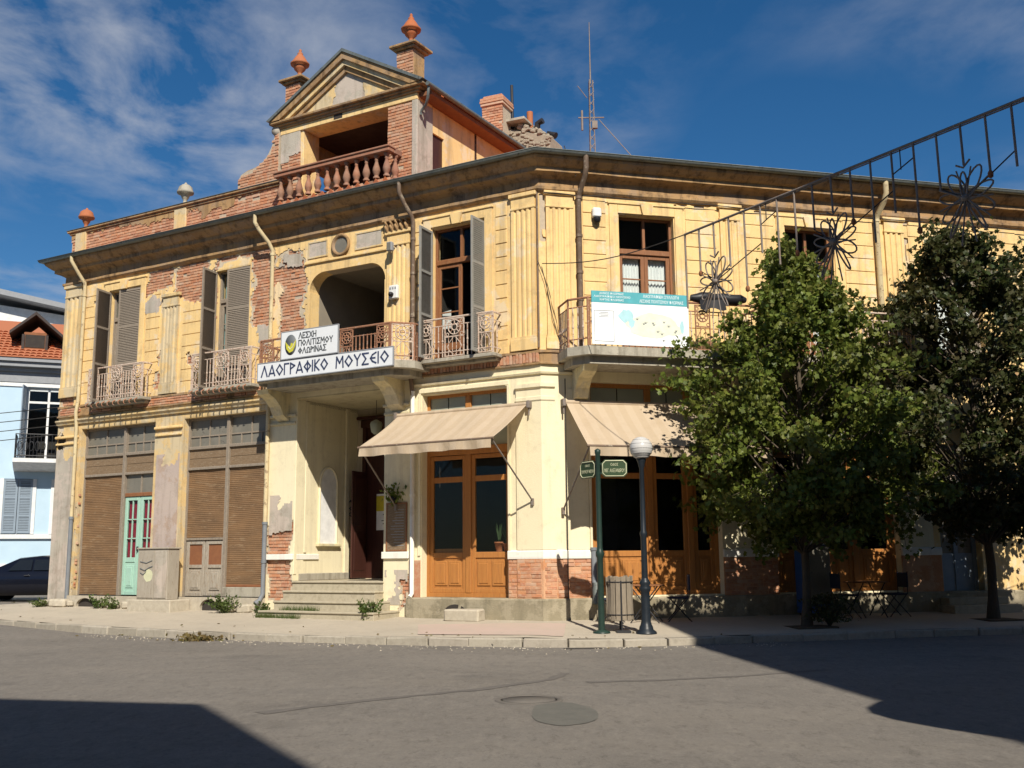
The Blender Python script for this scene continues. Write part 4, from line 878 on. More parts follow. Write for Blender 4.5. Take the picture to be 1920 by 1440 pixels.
# ---- shopfronts
def panes(F, parent, rects, y, mat='glass', name='pane'):
    for a, b, c, d in rects: O(name, MB().box(a, b, y - .004, y + .004, c, d), mat, parent, F)
def frame_mb(mb, u0, u1, z0, z1, w, y0, y1, c=.006):
    mb.box(u0, u0 + w, y0, y1, z0, z1, c); mb.box(u1 - w, u1, y0, y1, z0, z1, c); mb.box(u0 + w, u1 - w, y0, y1, z0, z0 + w, c); mb.box(u0 + w, u1 - w, y0, y1, z1 - w, z1, c); return mb
def raised(mb, u0, u1, z0, z1, y): mb.box(u0, u1, y, y + .022, z0, z1, .02); mb.box(u0 + .05, u1 - .05, y + .015, y + .035, z0 + .05, z1 - .05, .012)
def cafe_front(F, u0, u1, z0, z1, bays, y=-.25):
    """painted timber front: transom lights, door lights with a bar, panelled bottom"""
    mb = MB(); frame_mb(mb, u0, u1, z0, z1, .09, y - .05, y + .05)
    mb.box(u0 + .09, u1 - .09, y - .06, y + .07, 3.45, 3.62, .01)
    for a, b in zip(bays, bays[1:]): pass
    for x in bays[1:-1]: mb.box(x - .07, x + .07, y - .06, y + .06, z0 + .09, z1 - .09, .01)
    sf = part('shopfront', mb, 'orange_wood', F)
    for k, (a, b) in enumerate(zip(bays, bays[1:])):
        a2 = a + (.09 if k == 0 else .07); b2 = b - (.09 if k == len(bays) - 2 else .07)
        mb = MB(); frame_mb(mb, a2, b2, z0 + .09, 3.44, .09, y - .03, y + .03)
        mb.box(a2 + .09, b2 - .09, y - .03, y + .03, 2.86, 2.98, .006); mb.box(a2 + .09, b2 - .09, y - .03, y + .03, 1.24, 1.36, .006); mb.box(a2 + .09, b2 - .09, y - .02, y + .005, z0 + .18, 1.24)
        n = max(1, round((b2 - a2 - .2) / .42)); w = (b2 - a2 - .22) / n
        for i in range(n): raised(mb, a2 + .11 + i * w + .02, a2 + .11 + (i + 1) * w - .02, z0 + .24, 1.18, y + .005)
        d = O('door', mb, 'orange_wood', sf, F)
        panes(F, sf, [(a2 + .09, b2 - .09, 1.36, 2.86), (a2 + .09, b2 - .09, 2.98, 3.35)], y)
        mid = (a2 + b2) / 2
        panes(F, sf, [(a2, mid - .012, 3.63, z1 - .09), (mid + .012, b2, 3.63, z1 - .09)], y, 'frosted', 'transom_pane')
    return sf
cafe_front(ML, .80, 3.0, .42, 4.82, [.80, 1.91, 3.0])
cafe_front(MR, -3.94, -1.05, .45, 4.87, [-3.94, -3.32, -2.42, -1.05])
cafe_front(MR, -8.2, -5.2, .45, 4.87, [-8.2, -7.2, -6.2, -5.2])
# pale door far along the right facade, coloured greyer to stand in for shade
mb = MB(); frame_mb(mb, -10.28, -9.22, .3, 3.7, .1, -.3, -.2); mb.box(-10.18, -9.32, -.28, -.22, 2.75, 2.85); mb.box(-9.8, -9.7, -.29, -.21, .4, 2.75); mb.box(-10.18, -9.32, -.27, -.23, .4, 1.25)
o = part('pale_door', mb, 'shutter_blue', MR); panes(MR, o, [(-10.18, -9.8, 1.25, 2.75), (-9.7, -9.32, 1.25, 2.75), (-10.18, -9.32, 2.85, 3.6)], -.25, 'dusty_glass')
mb = MB()
for k in range(7): mb.tube([(-10.12 + k * .125, -.19, 2.9), (-10.12 + k * .125, -.19, 3.55)], .012, 5)
for k in range(3): mb.tube([(-10.15, -.19, 3.0 + .2 * k), (-9.33, -.19, 3.0 + .2 * k)], .012, 5)
O('grille', mb, 'iron_white', o, MR)
part('doorstep', MB().box(-10.6, -8.9, 0.15, .75, -.25, .14, .01).box(-10.5, -9.0, 0.0, .45, .14, .29, .01), 'step_stone', MR)
for a, b, c, d in OPRG[3:]:
    mb = MB(); frame_mb(mb, a, b, c, d, .1, -.28, -.2); mb.box((a + b) / 2 - .05, (a + b) / 2 + .05, -.28, -.2, c + .1, d - .1); o = part('shopfront', mb, 'brown_wood', MR); panes(MR, o, [(a + .1, (a + b) / 2 - .05, c + .1, d - .1), ((a + b) / 2 + .05, b - .1, c + .1, d - .1)], -.24)
# old shops on the left: transom lights, timber fascia, roll-down shutters, doors
def rollup(F, sf, u0, u1, z0, z1, y):
    mb = MB(); n = int((z1 - z0) / .046); pts = [(y - .02, z0), (y, z0)]
    for i in range(n):
        a = z0 + (z1 - z0) * i / n; h = (z1 - z0) / n; w = .004 * fb(u0, a * 2)
        pts += [(y + .009 + w, a + .002), (y + .015 + w, a + h * .25), (y + .015 + w, a + h * .75), (y + .008 + w, a + h * .96)]
    pts += [(y, z1), (y - .02, z1)]
    nc = 14; m = len(pts)
    for i in range(nc + 1):
        u = u0 + (u1 - u0) * i / nc
        for yy, zz in pts: mb.v.append((u, yy + .016 * fb(u * 1.4, zz * 1.1, 2) * min(1, i, nc - i), zz + .012 * fb(u * 1.2, zz * .8, 5)))
    for i in range(nc):
        for j in range(m): mb.f.append((i * m + j, i * m + (j + 1) % m, (i + 1) * m + (j + 1) % m, (i + 1) * m + j)); mb.sm.append(False)
    return O('roller_shutter', mb, 'rollup', sf, F)
def old_shop(u0, u1, posts, z0=.36, z1=4.85, y=-.22):
    mb = MB(); mb.box(u0, u0 + .08, y - .06, y + .06, z0, z1); mb.box(u1 - .08, u1, y - .06, y + .06, z0, z1); mb.box(u0 + .08, u1 - .08, y - .06, y + .05, z1 - .08, z1)
    mb.box(u0 + .08, u1 - .08, y - .05, y + .09, 4.02, 4.10, .01); mb.box(u0 + .08, u1 - .08, y - .05, y + .09, 3.50, 3.57, .01)
    for p in posts: mb.box(p - .05, p + .05, y - .06, y + .10, z0, z1 - .08, .008)
    sf = part('shop_front', mb, 'grey_wood', ML)
    edges = [u0 + .08] + [x for p in posts for x in (p - .05, p + .05)] + [u1 - .08]
    for a, b in zip(edges[::2], edges[1::2]):
        O('fascia_board', MB().box(a, b, y - .02, y + .045, 3.57, 3.785, .006), 'brown_grey_wood', sf, ML); O('fascia_board', MB().box(a, b, y - .02, y + .04, 3.793, 4.02, .006), 'brown_grey_wood', sf, ML)
        mb = MB().box(a, b, y - .02, y + .03, 4.34, 4.375); n = 4
        for k in range(1, n): mb.box(a + (b - a) * k / n - .014, a + (b - a) * k / n + .014, y - .02, y + .03, 4.10, 4.34)
        mb.box((a + b) / 2 - .014, (a + b) / 2 + .014, y - .02, y + .03, 4.375, z1 - .08); O('glazing_bar', mb, 'grey_wood', sf, ML)
        panes(ML, sf, [(a + (b - a) * k / n, a + (b - a) * (k + 1) / n, 4.10, 4.36) for k in range(n)] + [(a, (a + b) / 2, 4.36, z1 - .08), ((a + b) / 2, b, 4.36, z1 - .08)], y, 'dusty_glass')
    return sf
s1 = old_shop(11.38, 14.32, [12.68]); s2 = old_shop(7.45, 10.37, [8.93])
rollup(ML, s1, 12.73, 14.24, .37, 3.50, -.20); rollup(ML, s2, 7.53, 8.88, .62, 3.50, -.20); rollup(ML, s2, 8.98, 10.29, 1.80, 3.50, -.20)
O('shutter_rail', MB().box(8.98, 10.29, -.22, -.16, 1.74, 1.80, .008), 'grey_wood', s2, ML); O('sill', MB().box(7.53, 8.88, -.25, -.05, .37, .60, .01), 'concrete', s2, ML)
O('shutter_rail', MB().box(7.53, 8.88, -.21, -.17, .60, .66, .008), 'rust_panel', s2, ML)
# weathered half doors
for a, b in ((8.99, 9.62), (9.65, 10.28)):
    mb = MB(); frame_mb(mb, a, b, .37, 1.73, .09, -.24, -.19); mb.box(a + .09, b - .09, -.24, -.19, 1.06, 1.14, .005); mb.box(a + .09, b - .09, -.235, -.22, .46, 1.06); raised(mb, a + .14, b - .14, .52, 1.0, -.22)
    d = O('door', mb, 'weathered_door', s2, ML); O('rusty_panel', MB().box(a + .09, b - .09, -.235, -.218, 1.14, 1.64), 'rust_panel', s2, ML)
# turquoise glazed door
mb = MB().box(11.47, 12.62, -.26, -.16, 2.92, 3.02, .01); O('door_transom', mb, 'brown_wood', s1, ML); panes(ML, s1, [(11.47, 12.03, 3.02, 3.5), (12.07, 12.62, 3.02, 3.5)], -.22, 'dusty_glass')
O('glazing_bar', MB().box(12.03, 12.07, -.24, -.19, 3.02, 3.5), 'grey_wood', s1, ML)
for a, b in ((11.48, 12.04), (12.06, 12.62)):
    mb = MB(); frame_mb(mb, a, b, .38, 2.92, .10, -.25, -.19); mb.box(a + .1, b - .1, -.25, -.19, 1.22, 1.34, .005); mb.box(a + .1, b - .1, -.24, -.21, .48, 1.22); raised(mb, a + .14, b - .14, .56, 1.14, -.215)
    c = (a + b) / 2; mb.box(c - .013, c + .013, -.235, -.2, 1.34, 2.82)
    for k in (1, 2): mb.box(a + .1, b - .1, -.235, -.2, 1.34 + .493 * k - .013, 1.34 + .493 * k + .013)
    d = O('turquoise_door', mb, 'turquoise_paint', s1, ML)
    panes(ML, s1, [(x, y_, 1.34 + .493 * k, 1.34 + .493 * (k + 1)) for k in range(3) for x, y_ in ((a + .1, c), (c, b - .1))], -.222)
    mb = MB(); n = 16; pts = [(a + .1 + (b - a - .2) * i / n, -.27 + .012 * math.sin(i * 2.1)) for i in range(n + 1)]
    mb.add([(p[0], p[1], z) for z in (1.34, 2.8) for p in pts], [(i, i + 1, n + 2 + i, n + 1 + i) for i in range(n)], True); O('curtain', mb, 'red_curtain', s1, ML)
O('door_handle', MB().box(12.03, 12.06, -.19, -.13, 1.5, 1.62, .008), 'iron_dark', s1, ML)

# ---- windows and shutters of the upper storey
def french(F, u0, u1, z0, z1, wood, y=-.20, tr=2.35, curtain='curtain', leaf_open=None, sw=.085):
    zt = z0 + tr; mb = MB(); frame_mb(mb, u0, u1, z0, z1, .07, y - .05, y + .05); mb.box(u0 + .07, u1 - .07, y - .05, y + .07, zt - .06, zt + .06, .012)
    c = (u0 + u1) / 2; mb.box(c - .03, c + .03, y - .04, y + .04, zt + .06, z1 - .07)
    w = part('window', mb, wood, F); panes(F, w, [(u0 + .07, c - .03, zt + .06, z1 - .07), (c + .03, u1 - .07, zt + .06, z1 - .07)], y)
    for k, (a, b) in enumerate(((u0 + .07, c - .002), (c + .002, u1 - .07))):
        if leaf_open == k: continue
        mb = MB(); frame_mb(mb, a, b, z0 + .07, zt - .06, sw, y - .025, y + .03)
        zs = [z0 + .62, z0 + 1.2, z0 + 1.75]
        mb.box(a + sw, b - sw, y - .015, y + .015, z0 + .07 + sw, z0 + .5); 
        for z in zs[1:]: mb.box(a + sw, b - sw, y - .012, y + .012, z - .014, z + .014)
        O('sash', mb, wood, w, F); panes(F, w, [(a + sw, b - sw, z0 + .5, zt - .06 - sw)], y)
    if curtain:
        for a, b in ((u0 + .1, c - .12), (c + .08, u1 - .2)):
            n = 22; pts = [(a + (b - a) * i / n, y - .10 + .022 * math.sin(i * 1.7 + a)) for i in range(n + 1)]
            mb = MB().add([(p[0], p[1], z) for z in (z0 + .1, zt - .05) for p in pts], [(i, i + 1, n + 2 + i, n + 1 + i) for i in range(n)], True); O('curtain', mb, curtain, w, F)
    return w
def shutter(F, hx, w, z0, z1, ang, y, mat='shutter_grey', sgn=1):
    """hinged at local x=hx, leaf runs along sgn*x before turning by ang"""
    M = F @ T(hx, y, 0) @ RZ(R(ang)); a, b = (0, w) if sgn > 0 else (-w, 0)
    mb = MB(); frame_mb(mb, a, b, z0, z1, .06, -.02, .02, .004); h = z1 - z0
    rails = [z0 + h * .33, z0 + h * .66]
    for r_ in rails: mb.box(a + .06, b - .06, -.018, .018, r_ - .03, r_ + .03, .004)
    sh = O('shutter', mb, mat, B, M)
    mb = MB(); lev = [z0 + .06] + [x for r_ in rails for x in (r_ - .03, r_ + .03)] + [z1 - .06]
    for p, q in zip(lev[::2], lev[1::2]):
        n = int((q - p) / .045)
        for i in range(n):
            z = p + (i + .5) * (q - p) / n; mb.add([(a + .06, .016, z - .026), (b - .06, .016, z - .026), (b - .06, -.010, z + .022), (a + .06, -.010, z + .022), (a + .06, -.004, z + .026), (b - .06, -.004, z + .026), (b - .06, .020, z - .020), (a + .06, .020, z - .020)], [(0, 1, 2, 3), (7, 6, 5, 4), (0, 3, 4, 7), (1, 6, 5, 2)])
    O('slats', mb, mat, sh, M, kind='stuff'); return sh
french(ML, 1.34, 2.76, 5.45, 8.6, 'brown_wood', leaf_open=0, curtain=None)
O('curtain', MB().add([(2.4 + .06 * fb(i, 1), -.28 - .05 * fb(i, 2), 6.3 + i * .06) for i in range(8)] + [(2.62 + .03 * fb(i, 3), -.26, 6.3 + i * .055) for i in range(8)], [(i, i + 1, i + 9, i + 8) for i in range(7)], True), 'curtain', B, ML)
shutter(ML, 1.36, .55, 5.55, 8.52, 90, -.02, sgn=1); shutter(ML, 2.74, .55, 5.55, 8.52, -86, -.02, sgn=-1)
w = french(ML, 8.22, 9.44, 5.45, 8.6, 'grey_wood', curtain=None); O('curtain', MB().box(8.3, 9.36, -.31, -.30, 5.5, 8.5), 'teal_curtain', w, ML)
w = french(ML, 12.2, 13.45, 5.45, 8.6, 'grey_wood', curtain=None); O('curtain', MB().box(12.9, 13.4, -.31, -.30, 5.5, 8.4), 'teal_curtain', w, ML)
shutter(ML, 8.22, .80, 5.48, 8.56, 2, -.03, 'grey_wood', 1); shutter(ML, 9.44, .60, 5.48, 8.56, -80, -.06, 'grey_wood', -1)
shutter(ML, 12.2, .84, 5.48, 8.56, 3, -.03, 'grey_wood', 1); shutter(ML, 13.45, .60, 5.48, 8.56, -78, -.06, 'grey_wood', -1)
for a, b in ((-3.1, -1.78), (-7.0, -5.76), (-14.7, -13.4), (-18.6, -17.3)): french(MR, a, b, 5.45, 8.6, 'brown_wood', y=-.22)
french(MR, -10.86, -9.53, 5.45, 8.6, 'grey_wood', y=-.22)

# ---- balconies
def ring_pts(cx, cz, rx, rz, y, n=14): return [(cx + rx * math.cos(2 * math.pi * i / n), y, cz + rz * math.sin(2 * math.pi * i / n)) for i in range(n)]
def ornament(w, h):
    mb = MB(); mb.box(-w / 2, w / 2, -.012, .012, h - .03, h, .004).box(-w / 2, w / 2, -.012, .012, 0, .025, .004).box(-w / 2, -w / 2 + .022, -.012, .012, 0, h).box(w / 2 - .022, w / 2, -.012, .012, 0, h)
    t = h * .52; mb.box(-w / 2, w / 2, -.01, .01, t - .012, t + .012)
    r_ = min(w * .36, (h - t) * .40); cz = (t + h) / 2
    mb.tube(ring_pts(0, cz, r_, r_, 0), .014, 5, True); mb.tube(ring_pts(0, cz, r_ * .45, r_ * .45, 0, 10), .016, 5, True)
    for a in range(0, 360, 45): mb.tube([(r_ * .4 * math.cos(R(a)), 0, cz + r_ * .4 * math.sin(R(a))), (r_ * math.cos(R(a)), 0, cz + r_ * math.sin(R(a)))], .012, 4)
    for sx in (-1, 1):
        for sz in (0, 1): mb.tube(ring_pts(sx * w * .36, (t + .05 if sz == 0 else h - .08), .035, .035, 0, 8), .010, 4, True)
    n = max(2, int(w / .09))
    for i in range(1, n): mb.tube([(-w / 2 + w * i / n, 0, .02), (-w / 2 + w * i / n, 0, t)], .009, 4)
    for sx in (-1, 1): mb.tube([(sx * w * .05, 0, .04), (sx * w * .22, 0, t * .25), (sx * w * .38, 0, t * .5), (sx * w * .22, 0, t * .75), (sx * w * .06, 0, t * .95)], .010, 4)
    return mb
bar_me = {}
def bar_mesh(h, mat):
    k = (round(h, 3), mat)
    if k not in bar_me: bar_me[k] = mesh_of(MB().box(-.009, .009, -.009, .009, 0, h).lathe([(.02, h * .5 - .02), (.024, h * .5), (.02, h * .5 + .02)], 6), 'bar', mat)
    return bar_me[k]
def balcony(F, u0, u1, off, zs, zr, mat, slab, slab_mat, panels, spacing=.105, brackets=(), side_bars=True, plants=0):
    """slab = polygon-extruded mesh; panels = list of (centre, width)"""
    bp = part('balcony', slab, slab_mat, F)
    y = off - .05; mb = MB()
    for z, r_ in ((zr, .022), (zr - .17, .012), (zs + .12, .013)):
        mb.tube([(u0, .0, z), (u0, y, z), (u1, y, z), (u1, .0, z)], r_, 6, smooth=False)
    mb.box(u0 - .016, u0 + .016, y - .016, y + .016, zs, zr).box(u1 - .016, u1 + .016, y - .016, y + .016, zs, zr)
    O('railing', mb, mat, bp, F)
    h = zr - zs - .18; bm_ = bar_mesh(h, mat); n = int((u1 - u0) / spacing)
    for i in range(1, n):
        u = u0 + (u1 - u0) * i / n
        if any(abs(u - c) < w / 2 for c, w in panels): continue
        O('bar', bm_, None, bp, F @ T(u, y, zs + .02))
    if side_bars:
        k = max(2, int(off / .14))
        for e in (u0, u1):
            for i in range(1, k): O('bar', bm_, None, bp, F @ T(e, y * i / k, zs + .02))
    for c, w in panels: O('cast_panel', ornament(w, zr - zs - .04), mat, bp, F @ T(c, y, zs + .02))
    for c in brackets:
        mb = MB().prism([(0.0, zs - .16), (off * .8, zs - .16), (off * .55, zs - .26), (off * .28, zs - .40), (off * .12, zs - .58), (0, zs - .62)], c - .10, c + .10, 'x'); O('bracket', mb, slab_mat, bp, F)
    return bp
def small_slab(u0, u1, off, zs): return MB().box(u0 - .05, u1 + .05, -.02, off, zs - .08, zs, .01).box(u0, u1, -.02, off * .6, zs - .14, zs - .08, .01)
for u0, u1 in ((11.62, 13.72), (7.82, 9.82)):
    b_ = balcony(ML, u0, u1, .36, 5.48, 6.38, 'iron_white', small_slab(u0, u1, .36, 5.48), 'concrete', [(u0 + .2, .34), (u1 - .2, .34), ((u0 + u1) / 2, .5)])
    mb = MB()
    for i in range(10): c = u0 + .1 + (u1 - u0 - .2) * i / 9; mb.tube([(c, .33, 5.46), (c + .03, .42, 5.40), (c, .44, 5.33), (c - .02, .40, 5.30)], [.02, .018, .014, .008], 5)
    O('scrollwork', mb, 'iron_rust', b_, ML)
b_ = balcony(ML, .95, 2.86, .38, 5.50, 6.38, 'iron_white', small_slab(.95, 2.86, .38, 5.50), 'concrete', [(1.14, .36), (2.66, .36), (1.92, .5)])
# porch balcony: canted slab with concrete brackets
cant = [(2.75, -.02), (2.75, .62), (3.12, 1.02), (6.90, 1.02), (7.22, .62), (7.22, -.02)]
sl_ = MB().prism(cant, 5.30, 5.46, 'z'); sl_.prism([(2.95, -.02), (2.95, .52), (3.25, .84), (6.78, .84), (7.02, .52), (7.02, -.02)], 5.17, 5.30, 'z')
sl_.v = [(x + .012 * fb(x * 4, y * 4, z), y + .012 * fb(x * 3, y * 4, z + 4), z) for x, y, z in sl_.v]
pb = part('balcony', sl_, 'concrete', ML)
y = .97; mb = MB(); pth = [(2.78, .0), (2.78, .60), (3.14, .98), (6.88, .98), (7.19, .60), (7.19, .0)]
for z, r_ in ((6.28, .024), (6.08, .012), (5.56, .013)): mb.tube([(a, b, z) for a, b in pth], r_, 6, smooth=False)
for a, b in pth[1:-1]: mb.box(a - .018, a + .018, b - .018, b + .018, 5.46, 6.28)
O('railing', mb, 'iron_rust', pb, ML)
pan = [(3.34, .34), (4.34, .36), (6.66, .34)]; bm_ = bar_mesh(.64, 'iron_rust')
for i in range(1, 36):
    u = 3.14 + i * (3.74 / 36)
    if any(abs(u - c) < w / 2 for c, w in pan): continue
    O('bar', bm_, None, pb, ML @ T(u, .98, 5.46))
for c, w in pan: O('cast_panel', ornament(w, .80), 'iron_rust', pb, ML @ T(c, .98, 5.46))
O('cast_panel', ornament(.48, .80), 'iron_white', pb, ML @ T(2.96, .79, 5.46) @ RZ(R(46))); O('cast_panel', ornament(.44, .80), 'iron_rust', pb, ML @ T(7.035, .79, 5.46) @ RZ(R(-50)))
for e in (2.78, 7.19):
    for i in range(1, 6): O('bar', bm_, None, pb, ML @ T(e, .1 * i, 5.46))
for c in (3.62, 6.98):
    mb = MB().prism([(0, 5.17), (.80, 5.17), (.74, 5.07), (.52, 4.98), (.34, 4.82), (.22, 4.62), (0.0, 4.50)], c - .17, c + .17, 'x'); O('bracket', mb, 'cream_worn', pb, ML)
# right facade balconies
RBS = MB().prism([(-4.62, -.02), (-4.62, 1.06), (-.70, 1.06), (-.36, .70), (-.36, -.02)], 5.24, 5.42, 'z').prism([(-4.5, -.02), (-4.5, .9), (-.78, .9), (-.5, .6), (-.5, -.02)], 5.08, 5.24, 'z')
RBS.v = [(x + .01 * fb(x * 4, y * 4, z), y + .014 * fb(x * 3, y * 4, z + 4), z + .01 * fb(x * 3, y * 3, 2)) for x, y, z in RBS.v]
rb = part('balcony', RBS, 'concrete', MR)
mb = MB(); pth = [(-4.58, 0), (-4.58, 1.0), (-.72, 1.0), (-.40, .68), (-.40, 0)]
for z, r_ in ((6.42, .024), (6.24, .013), (5.58, .013)): mb.tube([(a, b, z) for a, b in pth], r_, 6, smooth=False)
for a, b in pth[1:-1]: mb.box(a - .018, a + .018, b - .018, b + .018, 5.42, 6.42)
O('railing', mb, 'iron_rust', rb, MR)
bm_ = bar_mesh(.82, 'iron_white')
pan = [(-.92, .34), (-3.22, .34)]
for i in range(1, 31):
    u = -.72 - i * (3.86 / 31)
    if any(abs(u - c) < w / 2 for c, w in pan): continue
    O('bar', bm_, None, rb, MR @ T(u, 1.0, 5.42))
for c, w in pan: O('cast_panel', ornament(w, .96), 'iron_rust', rb, MR @ T(c, 1.0, 5.42))
for i in range(1, 7): O('bar', bm_, None, rb, MR @ T(-.40, .1 * i, 5.42))
for i in range(1, 4): O('bar', bm_, None, rb, MR @ T(-.40 - .08 * i, .68 + .08 * i, 5.42))
for c in (-.82, -4.3):
    mb = MB().prism([(0, 5.08), (.84, 5.08), (.74, 4.96), (.45, 4.86), (.25, 4.68), (.16, 4.50), (0, 4.42)], c - .15, c + .15, 'x'); O('bracket', mb, 'cream_worn', rb, MR)
b_ = balcony(MR, -8.25, -5.05, 1.02, 5.42, 6.42, 'iron_white', MB().box(-8.32, -4.98, -.02, 1.05, 5.24, 5.42, .02).box(-8.2, -5.1, -.02, .9, 5.08, 5.24, .02), 'concrete', [(-8.0, .34), (-5.3, .34), (-6.65, .36)], .125, (-8.0, -5.3))

# ---- downpipes
def pipe(F, path, r_, mat, collars=()):
    o = part('downpipe', MB().tube(path, r_, 9), mat, F)
    for z in collars:
        i = min(range(len(path)), key=lambda k: abs(path[k][2] - z)); p = path[i]
        O('pipe_collar', MB().lathe([(r_ + .014, -.03), (r_ + .014, .03)], 9, (p[0], p[1], z)), mat, o, F)
pipe(ML, [(14.50, .50, 9.66), (14.50, .50, 9.52), (14.44, .30, 9.2), (14.40, .10, 8.95), (14.42, .07, 8.7), (14.43, .07, 5.6)], .05, 'pipe_cream', (8.6,))
pipe(ML, [(14.43, .07, 5.6), (14.44, .11, 5.3), (14.43, .07, 4.9), (14.42, .07, 2.45)], .05, 'pipe_cream'); pipe(ML, [(14.42, .07, 2.45), (14.42, .07, .12)], .055, 'pipe_grey', (2.4,))
pipe(ML, [(7.66, .50, 9.66), (7.66, .50, 9.45), (7.60, .42, 9.28), (7.48, .18, 8.98), (7.44, .08, 8.8), (7.43, .08, 5.6), (7.43, .12, 5.2), (7.43, .08, 4.9), (7.43, .08, 2.1)], .05, 'pipe_cream', (8.7,))
pipe(ML, [(7.43, .08, 2.1), (7.43, .08, .45), (7.46, .16, .30), (7.5, .26, .24)], .055, 'pipe_grey', (2.1, 1.2))
pipe(ML, [(3.30, .50, 9.66), (3.30, .50, 9.42), (3.26, .36, 9.18), (3.20, .14, 8.92), (3.20, .08, 8.8), (3.20, .08, 5.6), (3.20, .14, 5.25), (3.20, .08, 4.9), (3.18, .08, 4.8)], .05, 'pipe_brown', (8.4, 7.6, 6.6))
pipe(ML, [(3.18, .08, 4.9), (3.17, .08, .5), (3.17, .17, .42)], .05, 'white_trim', (2.6,))
pipe(MR, [(-.92, .50, 9.68), (-.92, .50, 9.40), (-.92, .42, 9.25), (-.88, .14, 8.95), (-.87, .09, 8.85), (-.87, .09, 5.5)], .058, 'pipe_brown', (8.85, 8.0, 7.2, 6.6))
pipe(MR, [(-1.05, .07, 1.42), (-1.05, .08, .70), (-1.05, .16, .55)], .06, 'pipe_grey', (1.4,)); pipe(MR, [(-1.05, .16, .72), (-1.04, .20, .42), (-1.02, .22, .30)], .08, 'zinc')
pipe(MR, [(-8.12, .50, 9.68), (-8.12, .50, 9.40), (-8.12, .40, 9.22), (-8.10, .14, 8.98), (-8.09, .09, 8.85), (-8.09, .09, 5.5)], .065, 'pipe_cream', (8.85,))
# thin conduit and cables on the corner
part('conduit', MB().tube([(.03, .02, 9.0), (.02, .03, 8.2), (.03, .02, 7.5), (.02, .03, 6.5), (.02, .03, 5.55)], .022, 6), 'pipe_brown', ML)
part('conduit', MB().tube([(-.50, .07, 4.9), (-.50, .06, 4.0), (-.50, .06, .2), (-.50, .17, 0)], .012, 5), 'wire', MR)
part('cable', MB().tube([(-.1 - .35 * i, .10 + .01 * math.sin(i * 2), 8.91 + .025 * fb(i * .4, 2)) for i in range(40)], .011, 5), 'wire', MR)
part('cable', MB().tube([(.05, .06, 7.4), (-.1, .09, 7.0), (-.25, .08, 6.2), (-.42, .1, 5.6)], .008, 4), 'wire', MR)

# ---- chimneys behind the eaves
part('chimney', MB().box(-.30, .30, -.30, .30, 11.0, 14.0), 'mortar', T(-.36, 28, 0) @ RZ(R(-24)))
CM = T(-.36, 28, 0) @ RZ(R(-24))
for k in range(4):
    F_ = CM @ RZ(R(90 * k)) @ Matrix(((-1, 0, 0, 0), (0, -1, 0, -.31), (0, 0, 1, 0), (0, 0, 0, 1)))
    if k in (0, 3): bricks(F_, -.31, .31, 12.4, 13.92, .012, None, 1)
part('chimney_cap', MB().box(-.35, .35, -.35, .35, 13.80, 13.875, .008), 'brick', CM); part('chimney_cap', MB().box(-.37, .37, -.37, .37, 13.88, 13.955, .008), 'brick', CM); part('chimney_cap', MB().box(-.36, .36, -.36, .36, 13.96, 14.035, .008), 'brick', CM); part('chimney_cap', MB().box(-.30, .30, -.30, .30, 14.04, 14.115, .02), 'brick', CM)
mb = MB().box(-.70, .72, -.5, .5, 11.0, 13.3, .03)
v_ = []
for x, y, z in mb.v: v_.append((x + .03 * fb(x * 3, y * 3, z), y, z - (.45 * max(0, x + .1) / .8 if z > 12 else 0) + .04 * fb(x * 5, y * 4, 1)))
mb.v = v_; rc = part('rough_chimney', mb, 'rubble_chimney', T(.66, 28.3, 0) @ RZ(R(-24))); mb = MB()
for i in range(150):
    x = random.uniform(-.68, .70); z = random.uniform(11.9, 13.28 - .45 * max(0, x + .1) / .8); s_ = random.uniform(.035, .085); q = MB().box(-s_, s_, -.05, .05, -s_ * .6, s_ * .6, s_ * .3)
    mb.join(q, T(x, -.49 + random.uniform(-.02, .02), z) @ RY(random.uniform(-.5, .5)))
for i in range(24):
    x = random.uniform(-.5, .66); z = 13.3 - .45 * max(0, x + .1) / .8; s_ = random.uniform(.05, .1); mb.join(MB().box(-s_, s_, -.08, .08, -s_ * .7, s_ * .7, s_ * .3), T(x, random.uniform(-.45, .3), z) @ RY(random.uniform(-.6, .6)))
O('rubble_stones', mb, 'rubble_chimney', rc, T(.66, 28.3, 0) @ RZ(R(-24)), kind='stuff')
part('chimney_slab', MB().box(-.45, .3, -.55, .55, 13.36, 13.44, .01), 'concrete', T(.36, 28.25, 0) @ RZ(R(-24)))
part('flue_pipe', MB().tube([(.09, 28.2, 13.3), (.07, 28.2, 14.62)], .045, 8), 'iron_dark', I4); part('flue_pipe', MB().lathe([(.09, 0), (.09, .5)], 10, (.58, 28.2, 13.3)), 'terracotta', I4); part('flue_pipe', MB().tube([(.78, 28.2, 13.1), (.80, 28.2, 13.45), (.95, 28.1, 13.5)], .09, 8), 'iron_dark', I4); part('flue_pipe', MB().tube([(1.12, 28.2, 12.8), (1.14, 28.1, 13.12), (1.3, 28.0, 13.0)], .10, 8), 'iron_dark', I4)
for i in range(3): part('roof_tile', MB().tube([(0, 0, 0), (.0, -.36, -.05)], .08, 8), 'roof_tile', ML @ T(2.2 - i * .22, .3, 9.78))

# ---- lay the bricks
BRICKS.sort(key=lambda b: (b[0], (b[1].translation - Vector((0, 0, 1.2))).length))
for pr, M in BRICKS[:300]: O('brick', brick_me, None, B, M)
base = MB().box(-.118, .118, -.06, 0, -.031, .031, 0.005); mb = MB()
for pr, M in BRICKS[300:]: mb.join(base, M)
if mb.v: O('bricks', mb, 'brick', B, I4, kind='stuff')

